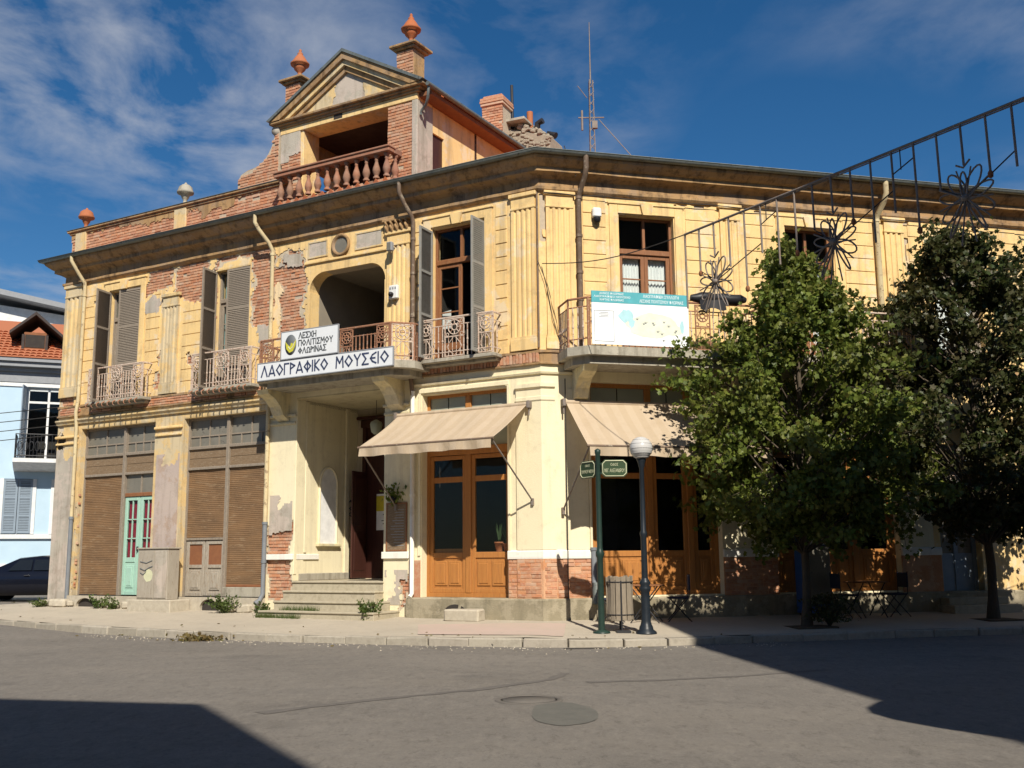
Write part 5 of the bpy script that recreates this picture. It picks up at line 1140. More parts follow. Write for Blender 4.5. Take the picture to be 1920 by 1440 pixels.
# ------------------------------------------------------------------ signs
GL = {'Λ': ([[(0, 0), (.35, 1), (.7, 0)]], .7), 'Α': ([[(0, 0), (.35, 1), (.7, 0)], [(.08, .24), (.62, .24)]], .7), 'Ο': ([[(.36, .02), (.72, .5), (.36, .98), (0, .5), (.36, .02)]], .72),
      'Γ': ([[(0, 0), (0, 1), (.5, 1)]], .5), 'Ρ': ([[(0, 0), (0, 1), (.5, .72), (0, .44)]], .5), 'Φ': ([[(.36, .1), (.72, .5), (.36, .9), (0, .5), (.36, .1)], [(.36, 0), (.36, 1)]], .72),
      'Ι': ([[(0, 0), (0, 1)]], .05), 'Κ': ([[(0, 0), (0, 1)], [(.5, 1), (0, .5), (.5, 0)]], .5), 'Μ': ([[(0, 0), (.05, 1), (.36, .4), (.67, 1), (.72, 0)]], .72), 'Υ': ([[(0, 1), (.3, .5), (.6, 1)], [(.3, .5), (.3, 0)]], .6),
      'Σ': ([[(.6, 1), (0, 1), (.36, .5), (0, 0), (.6, 0)]], .6), 'Є': ([[(.55, .98), (.2, .8), (0, .5), (.2, .2), (.55, .02)], [(0, .5), (.45, .5)]], .55), 'Ε': ([[(.5, 1), (0, 1), (0, 0), (.5, 0)], [(0, .5), (.4, .5)]], .5),
      'Χ': ([[(0, 0), (.6, 1)], [(0, 1), (.6, 0)]], .6), 'Η': ([[(0, 0), (0, 1)], [(.6, 0), (.6, 1)], [(0, .5), (.6, .5)]], .6), 'Π': ([[(0, 0), (0, 1), (.6, 1), (.6, 0)]], .6), 'Τ': ([[(0, 1), (.6, 1)], [(.3, 1), (.3, 0)]], .6),
      'Ω': ([[(0, 0), (.2, 0), (.05, .5), (.2, .9), (.5, .9), (.65, .5), (.5, 0), (.7, 0)]], .7), 'Ν': ([[(0, 0), (0, 1), (.6, 0), (.6, 1)]], .6), ' ': ([], .55)}
def stroke_text(txt, h, width, y, th):
    """strokes laid out left to right for the viewer: text x maps to -x of the facade frame, starting at 0"""
    tot = sum(GL[c][1] + .22 for c in txt) - .22; sx = width / (tot * h); mb = MB(); x = 0
    for c in txt:
        for pl in GL[c][0]:
            for a, b in zip(pl, pl[1:]):
                p = Vector(((x + a[0]) * h * sx, a[1] * h)); q = Vector(((x + b[0]) * h * sx, b[1] * h)); d = (q - p).normalized() * th * .5; n = Vector((-d.y, d.x)); p = p - d * .8; q = q + d * .8
                mb.add([(-v.x, y, v.y) for v in (p + n, q + n, q - n, p - n)] + [(-v.x, y + .004, v.y) for v in (p + n, q + n, q - n, p - n)], [(0, 1, 2, 3), (7, 6, 5, 4), (0, 4, 5, 1), (1, 5, 6, 2), (2, 6, 7, 3), (3, 7, 4, 0)])
        x += GL[c][1] + .22
    return mb
def font_text(body, h, width, name, mat, parent, M):
    """type set with the built-in font, turned into a thin mesh; x runs to the viewer's right"""
    cu = bpy.data.curves.new('lettering', 'FONT'); cu.body = body; cu.size = 1; cu.extrude = 0.01; cu.resolution_u = 2
    o = bpy.data.objects.new('lettering_tmp', cu); col.objects.link(o); bpy.context.view_layer.update()
    me = bpy.data.meshes.new_from_object(o.evaluated_get(bpy.context.evaluated_depsgraph_get())); bpy.data.objects.remove(o); bpy.data.curves.remove(cu)
    if not me.vertices: return None
    xs = [v.co.x for v in me.vertices]; ys = [v.co.y for v in me.vertices]; w, hh = max(xs) - min(xs), max(ys) - min(ys)
    for v in me.vertices: v.co = Vector((-(v.co.x - min(xs)) / w * width, .002 + v.co.z * .1, (v.co.y - min(ys)) / hh * h))
    me.materials.clear(); me.materials.append(MATS[mat]); me.flip_normals()
    return O(name, me, None, parent, M)
sg = E('museum_sign', ML @ T(4.95, 1.04, 5.36), label='long white sign reading ΛΑΟΓΡΑΦΙΚΟ ΜΟΥΣΕΙΟ on the porch balcony', cat='sign')
O('board', MB().box(-1.93, 1.93, -.02, .012, -.03, .36, .004), 'sign_white', sg, MWD[sg.name]); O('sign_frame', frame_mb(MB(), -1.95, 1.95, -.05, .38, .022, -.025, .02, .003), 'house_grey', sg, MWD[sg.name])
O('lettering', stroke_text('ΛΑΟΓΡΑΦΙΚΟ', .24, 1.95, .014, .036).xf(T(1.81, 0, .05)), 'sign_blue', sg, MWD[sg.name]); O('lettering', stroke_text('ΜΟΥΣЄΙΟ', .24, 1.42, .014, .036).xf(T(-.39, 0, .05)), 'sign_blue', sg, MWD[sg.name])
sg = E('club_sign', ML @ T(5.34, 1.06, 5.76), label='white rectangular sign with a yellow bird emblem above the long museum sign', cat='sign')
O('board', MB().box(-.82, .82, -.02, .012, 0, .62, .004), 'sign_white', sg, MWD[sg.name]); O('sign_frame', frame_mb(MB(), -.84, .84, -.02, .64, .02, -.025, .018, .003), 'house_grey', sg, MWD[sg.name])
for k, t in enumerate(('ΛΕΣΧΗ', 'ΠΟΛΙΤΙΣΜΟΥ', 'ΦΛΩΡΙΝΑΣ')): O('lettering', stroke_text(t, .125, (.50, .98, .80)[k], .014, .024).xf(T(.30, 0, .435 - k * .175)), 'sign_grey', sg, MWD[sg.name])
em = O('emblem', MB().lathe([(.0, .0), (.19, .0), (.19, .003), (0, .003)], 28).xf(T(.54, .013, .31) @ RX(R(-90)) @ Matrix.Diagonal((.9, 1.25, 1, 1))), 'sign_grey', sg, MWD[sg.name])
O('emblem_bird', MB().prism([(.70, .40), (.66, .22), (.57, .13), (.47, .16), (.40, .28), (.38, .42), (.46, .33), (.53, .36), (.55, .27), (.61, .31)], .0165, .019), 'sign_yellow', em, MWD[sg.name])
O('emblem_line', MB().tube([(.60, .02, .27), (.55, .02, .20), (.47, .02, .26), (.43, .02, .36)], .008, 4), 'sign_white', em, MWD[sg.name])
# banner with a map on the right balcony
mp_ = E('map_banner', MR @ T(-1.83, 1.06, 5.45), label='white map banner with a teal heading fixed to the balcony railing', cat='banner'); MM = MWD[mp_.name]
O('board', MB().box(-1.05, 1.05, -.015, .008, 0, .86), 'map_white', mp_, MM); O('heading', MB().box(-1.05, 1.05, -.015, .012, .861, 1.10), 'map_teal', mp_, MM)
for t, x, z, w, h in (('ΔΗΜΟΣ ΦΛΩΡΙΝΑΣ', .88, 1.03, .52, .045), ('ΛΑΟΓΡΑΦΙΚΟ ΜΟΥΣΕΙΟ', 1.0, .965, .78, .045), ('ΧΑΡΤΗΣ ΦΛΩΡΙΝΑΣ', .88, .90, .52, .045), ('ΛΑΟΓΡΑΦΙΚΗ ΣΥΛΛΟΓΗ', -.06, 1.0, .78, .07), ('ΛΕΣΧΗΣ ΠΟΛΙΤΙΣΜΟΥ ΦΛΩΡΙΝΑΣ', .02, .895, .96, .07)): font_text(t, h, w, 'lettering', 'map_white', mp_, MM @ T(x, .0125, z))
O('legend_box', frame_mb(MB(), .58, 1.0, .06, .70, .01, .008, .012, 0), 'house_grey', mp_, MM)
mb = MB()
for i in range(4): mb.box(.68 + .02 * (i % 2), .9 - .03 * (i % 2), .0085, .011, .56 + i * .03, .57 + i * .03)
O('legend_print', mb, 'house_grey', mp_, MM)
def blob(cx, cz, rx, rz, seed, y0=.0085, y1=.0105, n=26): return MB().prism([(cx + rx * (1 + .45 * fb(math.cos(2 * math.pi * i / n) * 1.5, math.sin(2 * math.pi * i / n) * 1.5, seed)) * math.cos(2 * math.pi * i / n), cz + rz * (1 + .45 * fb(math.sin(2 * math.pi * i / n) * 1.7, math.cos(2 * math.pi * i / n) * 1.7, seed + 3)) * math.sin(2 * math.pi * i / n)) for i in range(n)], y0, y1)
O('map_area', blob(-.25, .40, .62, .24, 1.0), 'map_buff', mp_, MM); O('map_sea', blob(.30, .60, .15, .13, 4.0, .0085, .0112), 'map_pale', mp_, MM); O('map_sea', blob(.20, .46, .06, .10, 7.0, .0085, .0115), 'map_pale', mp_, MM); O('map_sea', blob(-.90, .42, .04, .13, 9.0, .0085, .0112), 'map_pale', mp_, MM)
mb = MB()
for x, z in ((.08, .54), (-.06, .45), (-.10, .47), (-.26, .47), (-.28, .44), (-.36, .30), (-.45, .25), (-.48, .12), (-.74, .30), (-.76, .33), (-.5, .5), (-.6, .42)): mb.box(x - .018, x + .018, .0108, .0125, z - .01, z + .01); mb.box(x - .05, x + .03, .0108, .012, z + .018, z + .022)
O('map_marks', mb, 'sign_grey', mp_, MM)

# ------------------------------------------------------------------ awnings
def awning(F, u0, u1, zt, zf, W, label, arms=True):
    M = F @ T((u0 + u1) / 2, 0, 0); hw = (u1 - u0) / 2; r_ = E('awning', M, label=label, cat='awning', group='beige cafe awnings')
    nx_, ny_ = 36, 10; mb = MB()
    for j in range(ny_ + 1):
        t = j / ny_
        for i in range(nx_ + 1):
            x = -hw + 2 * hw * i / nx_; mb.v.append((x, .10 + (W - .10) * t, zt + (zf - zt) * t - .04 * math.sin(math.pi * t) * (1 + .35 * math.sin(x * 2.1)) + .014 * math.sin(x * 7 + t * 2) * math.sin(math.pi * t)))
    mb.f = [(j * (nx_ + 1) + i, j * (nx_ + 1) + i + 1, (j + 1) * (nx_ + 1) + i + 1, (j + 1) * (nx_ + 1) + i) for j in range(ny_) for i in range(nx_)]; mb.sm = [True] * len(mb.f)
    O('canopy', mb, 'awning_cloth', r_, M)
    mb = MB()
    for j in range(3):
        for i in range(nx_ + 1):
            x = -hw + .03 + (2 * hw - .06) * i / nx_; mb.v.append((x, W + .015 + .02 * math.sin(i * .9) * j, zf - .03 - .085 * j - (.02 * fb(x * 2, 1) if j == 2 else 0)))
    mb.f = [(j * (nx_ + 1) + i, j * (nx_ + 1) + i + 1, (j + 1) * (nx_ + 1) + i + 1, (j + 1) * (nx_ + 1) + i) for j in range(2) for i in range(nx_)]; mb.sm = [True] * len(mb.f)
    O('valance', mb, 'awning_cloth', r_, M)
    O('front_bar', MB().tube([(-hw - .02, W, zf - .01), (hw + .02, W, zf - .01)], .026, 8), 'pipe_brown', r_, M)
    O('roller', MB().tube([(-hw - .06, .10, zt - .0), (hw + .06, .10, zt - .0)], .05, 10), 'awning_cloth', r_, M)
    for e in (-hw - .05, hw + .05): O('bracket', MB().box(e - .035, e + .035, .0, .17, zt - .09, zt + .07, .01).tube([(e, .10, zt - .07), (e, .12, zt - .24)], .018, 6), 'bar_steel', r_, M)
    for e in (-hw + .03, hw - .03): O('arm', MB().tube([(e, W, zf - .02), (e - .16 * (1 if e < 0 else -1) * -1 * .0 + (-.14 if e < 0 else .14) * .8, .05, zf - 1.18)], .017, 6).box(e + (-.11 if e < 0 else .11) - .03, e + (-.11 if e < 0 else .11) + .03, .0, .09, zf - 1.27, zf - 1.12, .008), 'bar_steel', r_, M)
awning(ML, .28, 3.55, 4.37, 3.55, 1.5, 'beige striped awning over the cafe doors beside the porch')
awning(MR, -4.3, -.50, 4.40, 3.36, 1.5, 'beige awning behind the globe street lamp')

# ------------------------------------------------------------------ fixtures on the walls
def floodlight(M, label):
    r_ = E('floodlight', M, label=label, cat='floodlight'); O('housing', MB().box(-.07, .07, .10, .22, -.12, .10, .02), 'house_grey', r_, M); O('arm', MB().tube([(0, 0, 0), (0, .12, 0)], .018, 6), 'iron_dark', r_, M); O('lens', MB().box(-.055, .055, .221, .226, -.10, .08), 'dusty_glass', r_, M)
floodlight(ML @ T(3.74, .055, 8.28), 'small grey floodlight high on the fluted pilaster beside the loggia')
r_ = E('alarm_siren', ML @ T(3.70, .055, 7.2), label='white alarm box with a dark lamp on the pilaster beside the loggia', cat='alarm'); M = MWD[r_.name]
O('housing', MB().box(-.12, .12, 0, .10, -.14, .18, .02), 'white_plastic', r_, M); O('lamp', MB().lathe([(.055, 0), (.055, .06), (.03, .09), (0, .1)], 12).xf(T(.03, .10, -.04) @ RX(R(-90))), 'black_plastic', r_, M)
for x in (-.07, 0, .07): O('vent', MB().box(x - .02, x + .02, .10, .104, .08, .13), 'house_grey', r_, M)
r_ = E('security_camera', MR @ T(-1.27, .017, 8.45), label='white security camera housing with a dark eye beside the corner drainpipe', cat='camera'); M = MWD[r_.name]
O('housing', MB().box(-.10, .10, 0, .14, -.02, .20, .03), 'white_plastic', r_, M); O('eye', MB().lathe([(.085, 0), (.085, -.06), (.055, -.11), (0, -.125)], 14, (0, .08, -.02)), 'black_plastic', r_, M)
r_ = E('lantern', ML @ T(5.15, -1.2, 5.05), label='hanging glass lantern under the porch ceiling', cat='lantern'); M = MWD[r_.name]
O('chain', MB().tube([(0, 0, 0), (0, 0, -.5)], .008, 4), 'iron_dark', r_, M); O('shade', MB().lathe([(.02, -.5), (.13, -.56), (.15, -.62), (.12, -.80), (.05, -.86)], 8), 'frosted', r_, M)
r_ = E('menu_board', ML @ T(3.63, .012, 1.42), label='grey-brown menu board on the porch pier beside the cafe', cat='board'); M = MWD[r_.name]
O('board', MB().box(-.26, .26, 0, .02, 0, 1.02), 'brown_grey_wood', r_, M); O('board_frame', frame_mb(MB(), -.28, .28, -.02, 1.04, .03, 0, .03, .004), 'brown_wood', r_, M)
mb = MB()
for i in range(14): mb.box(-.20, -.20 + random.uniform(.2, .38), .0205, .0225, .10 + i * .06, .112 + i * .06)
O('board_print', mb, 'house_grey', r_, M)

# ------------------------------------------------------------------ plants
def leaf_cloud(pts, size, n, seed, up_bias=.3, lobed=False):
    """n small leaf faces placed at the given points"""
    rg = np.random.default_rng(seed); V = []; Fc = []
    shape = [(0, 0), (.42, .18), (.30, .42), (.52, .62), (.20, .72), (0, 1.0), (-.20, .72), (-.52, .62), (-.30, .42), (-.42, .18)] if lobed else [(0, 0), (.32, .4), (0, 1), (-.32, .4)]
    k = len(shape)
    for p in pts[:n]:
        d = rg.normal(size=3); d[2] += up_bias; d /= np.linalg.norm(d) + 1e-9; a = rg.normal(size=3); a -= d * a.dot(d); a /= np.linalg.norm(a) + 1e-9; c = np.cross(d, a)
        s_ = size * rg.uniform(.65, 1.3); o = len(V); fold = rg.uniform(.05, .3)
        for x, y in shape: V.append(tuple(np.asarray(p) + (a * x + d * y + c * abs(x) * fold) * s_))
        if lobed: Fc += [(o, o + 1, o + 2, o + 5), (o + 2, o + 3, o + 4, o + 5), (o, o + 5, o + 8, o + 9), (o + 5, o + 6, o + 7, o + 8)]
        else: Fc += [(o, o + 1, o + 2), (o, o + 2, o + 3)]
    return V, Fc
def cloud_obj(name, V, Fc, mat, parent, M, **k):
    me = bpy.data.meshes.new(name); me.from_pydata(V, [], Fc); me.materials.append(MATS[mat]); me.update(); return O(name, me, None, parent, M, **k)
def weed(x, y, z, w, h, label, seed, mat='weed_green', n=260):
    M = T(x, y, z); r_ = E('weed', M, label=label, cat='weed', group='weeds along the pavement'); rg = np.random.default_rng(seed)
    mb = MB(); pts = []
    for i in range(16):
        a = rg.uniform(0, 6.28); q = rg.uniform(.2, 1) ** .6; tip = (w * q * math.cos(a), w * .55 * q * math.sin(a), h * rg.uniform(.45, 1))
        mb.tube([(tip[0] * .15, tip[1] * .15, -.03), (tip[0] * .6, tip[1] * .6, tip[2] * .65), tip], [.006, .005, .003], 4)
        for _ in range(n // 16):
            t = rg.uniform(.25, 1.05); pts.append((tip[0] * t + rg.normal() * .03, tip[1] * t + rg.normal() * .03, tip[2] * t + rg.normal() * .025))
    O('stems', mb, mat, r_, M); V, Fc = leaf_cloud(pts, .075, len(pts), seed); cloud_obj('leaves', V, Fc, mat, r_, M)
def gp(u, off): p = ML @ Vector((u, off, 0)); return p.x, p.y, ground_z(p.x, p.y)
for i, (u, off, w, h, lb, n) in enumerate(((8.3, .45, .42, .42, 'big bushy weed by the foot of the grey drainpipe', 420), (12.75, .35, .30, .34, 'green weed growing beside the arched cellar vent', 260), (12.2, .4, .2, .2, 'low weed in front of the turquoise door', 140), (15.0, .45, .3, .22, 'sparse weed on the rubble at the far corner of the building', 160), (3.75, .85, .30, .42, 'leafy weed at the cafe end of the porch steps', 380), (6.75, .78, .24, .30, 'small bushy weed at the shutter end of the porch steps', 240))):
    x, y, z = gp(u, off); weed(x, y, z, w, h, lb, 40 + i, n=n)
for i, (u, off, z, w) in enumerate(((5.75, .70, .13, .55), (5.9, 1.0, .0, .4), (6.5, 1.02, 0, .22))):
    p = ML @ Vector((u, off, 0)); M = T(p.x, p.y, z if z else ground_z(p.x, p.y)) @ RZ(R(-30)); rg = np.random.default_rng(90 + i)
    r_ = E('grass_tuft', M, label=['strip of grass growing on the lowest porch step', 'strip of grass on the pavement before the porch steps', 'short grass tuft on the pavement at the shutter end of the steps'][i], cat='grass', group='grass by the porch steps')
    V = []; Fc = []
    for k in range(260):
        a, b = rg.uniform(-w, w), rg.normal() * .035; h = rg.uniform(.05, .14); lx, ly = rg.normal() * .03, rg.normal() * .03; o = len(V); V += [(a - .006, b, -.01), (a + .006, b, -.01), (a + lx, b + ly, h)]; Fc.append((o, o + 1, o + 2))
    cloud_obj('blades', V, Fc, 'weed_green', r_, M)
M = T(-6.05, 20.55, ROADZ); r_ = E('dry_leaves', M, label='little heap of dry leaves in the gutter by the kerb', cat='leaves'); rg = np.random.default_rng(5)
V, Fc = leaf_cloud([(rg.normal() * .22, rg.normal() * .09, abs(rg.normal()) * .05) for _ in range(260)], .07, 260, 6, lobed=True); cloud_obj('leaf_litter', V, Fc, 'dry_leaf', r_, M)
def potted(M, label, seed, mat='aloe_green', pot='terracotta', s=1.0, grp=None):
    r_ = E('potted_plant', M, label=label, cat='plant', group=grp); O('pot', MB().lathe([(.07 * s, 0), (.10 * s, .17 * s), (.115 * s, .17 * s), (.115 * s, .20 * s), (.095 * s, .20 * s), (.0, .18 * s)], 14), pot, r_, M); rg = np.random.default_rng(seed); mb = MB()
    for i in range(11):
        a = rg.uniform(0, 6.28); q = rg.uniform(.03, .16) * s; h = rg.uniform(.22, .48) * s; mb.tube([(0, 0, .17 * s), (q * .4 * math.cos(a), q * .4 * math.sin(a), .17 * s + h * .5), (q * math.cos(a), q * math.sin(a), .17 * s + h)], [.022 * s, .016 * s, .003], 5)
    O('leaves', mb, mat, r_, M)
potted(ML @ T(1.25, -.38, 1.37), 'aloe in a red pot behind the right pane of the cafe door', 3); potted(ML @ T(1.05, -.36, 1.37), 'smaller aloe in a red pot close to the white band', 4, s=.85)
part('window_shelf', MB().box(.90, 1.85, -.55, -.28, 1.32, 1.37, .006), 'brown_wood', ML); part('window_shelf', MB().box(2.0, 2.9, -.60, -.28, 1.30, 1.44, .006), 'orange_wood', ML)
o_ = E('hanging_plant', ML @ T(3.66, .02, 2.52), label='dark leafy plant fixed above the menu board', cat='plant'); M = MWD[o_.name]; rg = np.random.default_rng(12)
O('wall_pot', MB().lathe([(.06, -.05), (.09, .06), (.0, .05)], 10, (0, .09, 0)), 'black_plastic', o_, M); V, Fc = leaf_cloud([(rg.normal() * .12, .10 + rg.normal() * .04, .12 + rg.normal() * .10) for _ in range(150)], .09, 150, 3); cloud_obj('leaves', V, Fc, 'leaf_green', o_, M)

# ------------------------------------------------------------------ street trees
def tree(x, y, rad, lean, label, mat, seed, ntip, nleaf, size, trunk_r, zcrown0, bush=False):
    """rad: list of (z, radius) of the crown silhouette"""
    z0 = ground_z(x, y); M = T(x, y, z0); r_ = E('street_tree', M, label=label, cat='tree', group='young trees on the pavement'); rg = np.random.default_rng(seed)
    zs = [a for a, b in rad]; rs = [b for a, b in rad]; ztop = zs[-1]
    def axis(z): return np.array([lean[0] * max(0, z - 1) / 6, lean[1] * max(0, z - 1) / 6])
    tr = MB(); hs = np.linspace(-.1, ztop * .93, 14); tr.tube([(axis(h)[0] + .03 * math.sin(h * 1.7), axis(h)[1] + .02 * math.cos(h * 2.1), h) for h in hs], [max(.012, trunk_r * (1 - h / ztop) ** .8 + (.05 if h < .1 else 0)) for h in hs], 9)
    tips = []; br = MB()
    for i in range(ntip):
        t = (i + rg.uniform(0, 1)) / ntip; z = zcrown0 + (ztop - zcrown0) * t ** 1.05; a = i * 2.399 + rg.normal() * .35; lobe = .84 + .34 * math.sin(a * 3 + seed + z * 1.3) * rg.uniform(.4, 1); q = rg.uniform(.35, 1.08) ** .5
        rr = np.interp(z, zs, rs) * lobe * q; c = axis(z); tip = np.array([c[0] + rr * math.cos(a), c[1] + rr * math.sin(a), z])
        zb = max(zcrown0 * .75, z - rr * .75 - .2); b0 = np.array([*axis(zb), zb]); mid = b0 * .5 + tip * .5 + np.array([0, 0, .12]); br.tube([b0, mid, tip], [.028 * (1 - .6 * t), .018, .006], 5)
        for k in range(5):
            d = rg.normal(size=3) * np.array([.36, .36, .26]); sp = mid * .35 + tip * .65 if k else tip; e = sp + d * (.65 + rr * .25); br.tube([sp, (sp + e) / 2 + rg.normal(size=3) * .04, e], [.009, .007, .003], 4); tips.append((sp, e))
    pts = []
    per = nleaf // len(tips)
    for sp, e in tips:
        for _ in range(per):
            t = rg.uniform(.15, 1.15); p = sp + (e - sp) * t + rg.normal(size=3) * np.array([.10, .10, .08]); pts.append(p)
    O('trunk', tr, 'bark', r_, M); O('branches', br, 'bark', r_, M); V, Fc = leaf_cloud(pts, size, len(pts), seed, -.25, True); cloud_obj('crown', V, Fc, mat, r_, M)
    O('tree_pit', MB().box(-.42, .42, -.42, .42, -.03, .012), 'soil', r_, M @ RZ(R(14)))
    return r_
tree(5.55, 20.3, [(1.8, 1.3), (2.3, 2.1), (2.9, 2.55), (3.6, 2.15), (4.4, 2.3), (5.1, 2.2), (5.7, 1.8), (6.2, 1.2), (6.7, .65), (7.2, .15)], (.12, 0), 'bright green young maple on the pavement before the map banner facade', 'leaf_green', 11, 100, 36000, .10, .085, 1.8)
tree(9.75, 21.75, [(1.9, 1.1), (2.5, 2.1), (3.3, 3.0), (4.3, 3.15), (5.2, 2.9), (6.0, 2.45), (6.8, 1.9), (7.4, 1.25), (8.0, .3)], (-.2, -.05), 'dark reddish-green maple beside the pale doorway', 'leaf_dark', 23, 112, 38000, .105, .10, 1.95)
# dark shrub at the foot of the first tree
x, y = 5.95, 20.2; M = T(x, y, ground_z(x, y)); r_ = E('shrub', M, label='dark low shrub at the foot of the bright green maple', cat='shrub'); rg = np.random.default_rng(77)
mb = MB()
for i in range(14): a = rg.uniform(0, 6.28); mb.tube([(0, 0, 0), (.15 * math.cos(a), .15 * math.sin(a), .25), (.32 * math.cos(a), .32 * math.sin(a), rg.uniform(.35, .6))], [.012, .009, .004], 4)
O('stems', mb, 'bark', r_, M); V, Fc = leaf_cloud([(rg.normal() * .2, rg.normal() * .2, .1 + rg.uniform(0, .5)) for _ in range(900)], .07, 900, 8); cloud_obj('leaves', V, Fc, 'leaf_dark', r_, M)

# ------------------------------------------------------------------ street lamp, sign pole, bin
x, y = 2.35, 19.08; M = T(x, y, ground_z(x, y)); r_ = E('street_lamp', M, label='dark street lamp with a white globe on a fluted foot', cat='street lamp')
O('base', MB().lathe([(.19, 0), (.185, .03), (.13, .07), (.12, .12), (.10, .16), (.085, .22), (.08, .60), (.078, .72), (.10, .76), (.105, .80), (.08, .84), (.105, .88), (.085, .92), (.06, .97)], 18), 'pole_black', r_, M)
O('pole', MB().lathe([(.058, .95), (.052, 1.7), (.066, 1.74), (.066, 1.78), (.048, 1.82), (.042, 2.95), (.06, 2.98), (.06, 3.02), (.075, 3.06), (.095, 3.12), (.08, 3.15)], 14), 'pole_black', r_, M)
gb = O('globe', MB().lathe([(.21 * math.sin(R(a)) if a else 0.0, .21 - .21 * math.cos(R(a))) for a in range(20, 181, 10)], 28, (0, 0, 3.10)), 'globe', r_, M)
mb = MB()
for a in range(40, 160, 24): mb.tube(ring_pts(0, 0, .212 * math.sin(R(a)), .212 * math.sin(R(a)), 0, 26), .005, 4, True); mb.v[-26 * 4:] = [(p[0], p[2], 3.31 - .212 * math.cos(R(a)) + p[1]) for p in mb.v[-26 * 4:]]
O('globe_rib', mb, 'globe', gb, M)
x, y = 1.56, 19.15; M = T(x, y, ground_z(x, y)); r_ = E('street_name_post', M, label='dark green post carrying two street name plates', cat='sign post')
O('foot', MB().lathe([(.16, 0), (.15, .03), (.07, .06)], 14), 'pole_green', r_, M)
O('pole', MB().lathe([(.062, .04), (.056, 1.32), (.075, 1.36), (.078, 1.42), (.06, 1.46), (.05, 1.5), (.046, 3.2), (.055, 3.22), (.055, 3.28), (.0, 3.31)], 14), 'pole_green', r_, M)
def plate(ang, w, txt, cx_):
    F_ = M @ RZ(R(ang)) @ Matrix(((-1, 0, 0, 0), (0, -1, 0, 0), (0, 0, 1, 0), (0, 0, 0, 1)))
    def rr(a, b, c, d, q): return [(a + q, c), (b - q, c), (b, c + q), (b, d - q), (b - q, d), (a + q, d), (a, d - q), (a, c + q)]
    a, b = (-cx_ - w / 2, -cx_ + w / 2); pl = O('name_plate', MB().prism(rr(a, b, 2.78, 3.10, .06), -.012, .012), 'sign_green', r_, F_)
    mb = MB()
    P = rr(a + .02, b - .02, 2.80, 3.08, .055); mb.tube([(p[0], .014, p[1]) for p in P], .010, 4, True); O('plate_border', mb, 'sign_cream', pl, F_)
    font_text('ΟΔΟΣ', .045, .14, 'lettering', 'sign_cream', pl, F_ @ T(-cx_ + .07, .0125, 2.99)); font_text(txt, .065, w - .10, 'lettering', 'sign_cream', pl, F_ @ T(-cx_ + (w - .10) / 2, .0125, 2.87))
    O('plate_clamp', MB().box(min(-cx_ + w / 2, 0), max(-cx_ + w / 2, 0), -.01, .01, 2.84, 2.87).box(min(-cx_ + w / 2, 0), max(-cx_ + w / 2, 0), -.01, .01, 3.01, 3.04), 'pole_green', r_, F_)
plate(0, .47, 'ΜΕΓ. ΑΛΕΞΑΝΔΡΟΥ', .30); plate(-57, .47, 'ΠΑΥΛΟΥ ΜΕΛΑ', -.30)
# timber-slatted litter bin on a steel foot
x, y = 1.93, 19.45; M = T(x, y, ground_z(x, y)); r_ = E('litter_bin', M, label='weathered timber-slatted litter bin between the post and the lamp', cat='bin')
slat = mesh_of(MB().box(-.045, .045, -.012, .012, 0, .78, .006), 'slat', 'bin_wood')
for i in range(14): a = 2 * math.pi * i / 14; O('slat', slat, None, r_, M @ T(.23 * math.cos(a), .23 * math.sin(a), .20 + random.uniform(-.015, .015)) @ RZ(a + R(90)) @ RX(R(random.uniform(-2, 2))))
O('liner', MB().lathe([(.0, .24), (.20, .24), (.205, .92), (.19, .92), (.18, .3)], 16), 'bar_steel', r_, M); O('hoop', MB().tube([(.245 * math.cos(2 * math.pi * i / 18), .245 * math.sin(2 * math.pi * i / 18), .88) for i in range(18)], .012, 5, True).tube([(.245 * math.cos(2 * math.pi * i / 18), .245 * math.sin(2 * math.pi * i / 18), .30) for i in range(18)], .012, 5, True), 'iron_dark', r_, M)
O('foot', MB().tube([(0, 0, .02), (0, 0, .26)], .022, 8).tube([(.0, -.27, -.02), (.0, -.25, .9)], .014, 6).box(-.10, .16, -.32, .05, -.02, .03, .008), 'iron_dark', r_, M)

# ------------------------------------------------------------------ cafe furniture on the pavement
def chair(M, label, grp):
    r_ = E('folding_chair', M, label=label, cat='chair', group=grp)
    O('seat', MB().box(-.20, .20, -.20, .20, .44, .48, .015), 'navy_cloth', r_, M); O('backrest', MB().box(-.20, .20, .19, .23, .60, .90, .015), 'navy_cloth', r_, M)
    for sx in (-.19, .19): O('leg', MB().tube([(sx, .24, 0), (sx, -.18, .46)], .012, 5), 'iron_dark', r_, M); O('leg', MB().tube([(sx, -.22, 0), (sx, .20, .48), (sx, .22, .92)], .012, 5), 'iron_dark', r_, M)
def table(M, label, grp):
    r_ = E('folding_table', M, label=label, cat='table', group=grp); O('table_top', MB().box(-.32, .32, -.32, .32, .70, .73, .01), 'brown_wood', r_, M)
    for sx in (-.27, .27): O('leg', MB().tube([(sx, -.28, 0), (sx, .26, .70)], .013, 5), 'iron_dark', r_, M); O('leg', MB().tube([(sx, .28, 0), (sx, -.26, .70)], .013, 5), 'iron_dark', r_, M)
def Rg(v, off): p = MR @ Vector((-v, off, 0)); return T(p.x, p.y, ground_z(p.x, p.y))
CG = 'cafe chairs by the right facade'; TG = 'cafe tables by the right facade'
table(Rg(1.85, .85) @ RZ(R(75)), 'folding table with crossed legs behind the litter bin', TG); chair(Rg(1.15, .85) @ RZ(R(80)), 'dark folding chair between the drainpipe and the first table', CG); chair(Rg(2.55, .8) @ RZ(R(-95)), 'dark folding chair just behind the street lamp', CG)
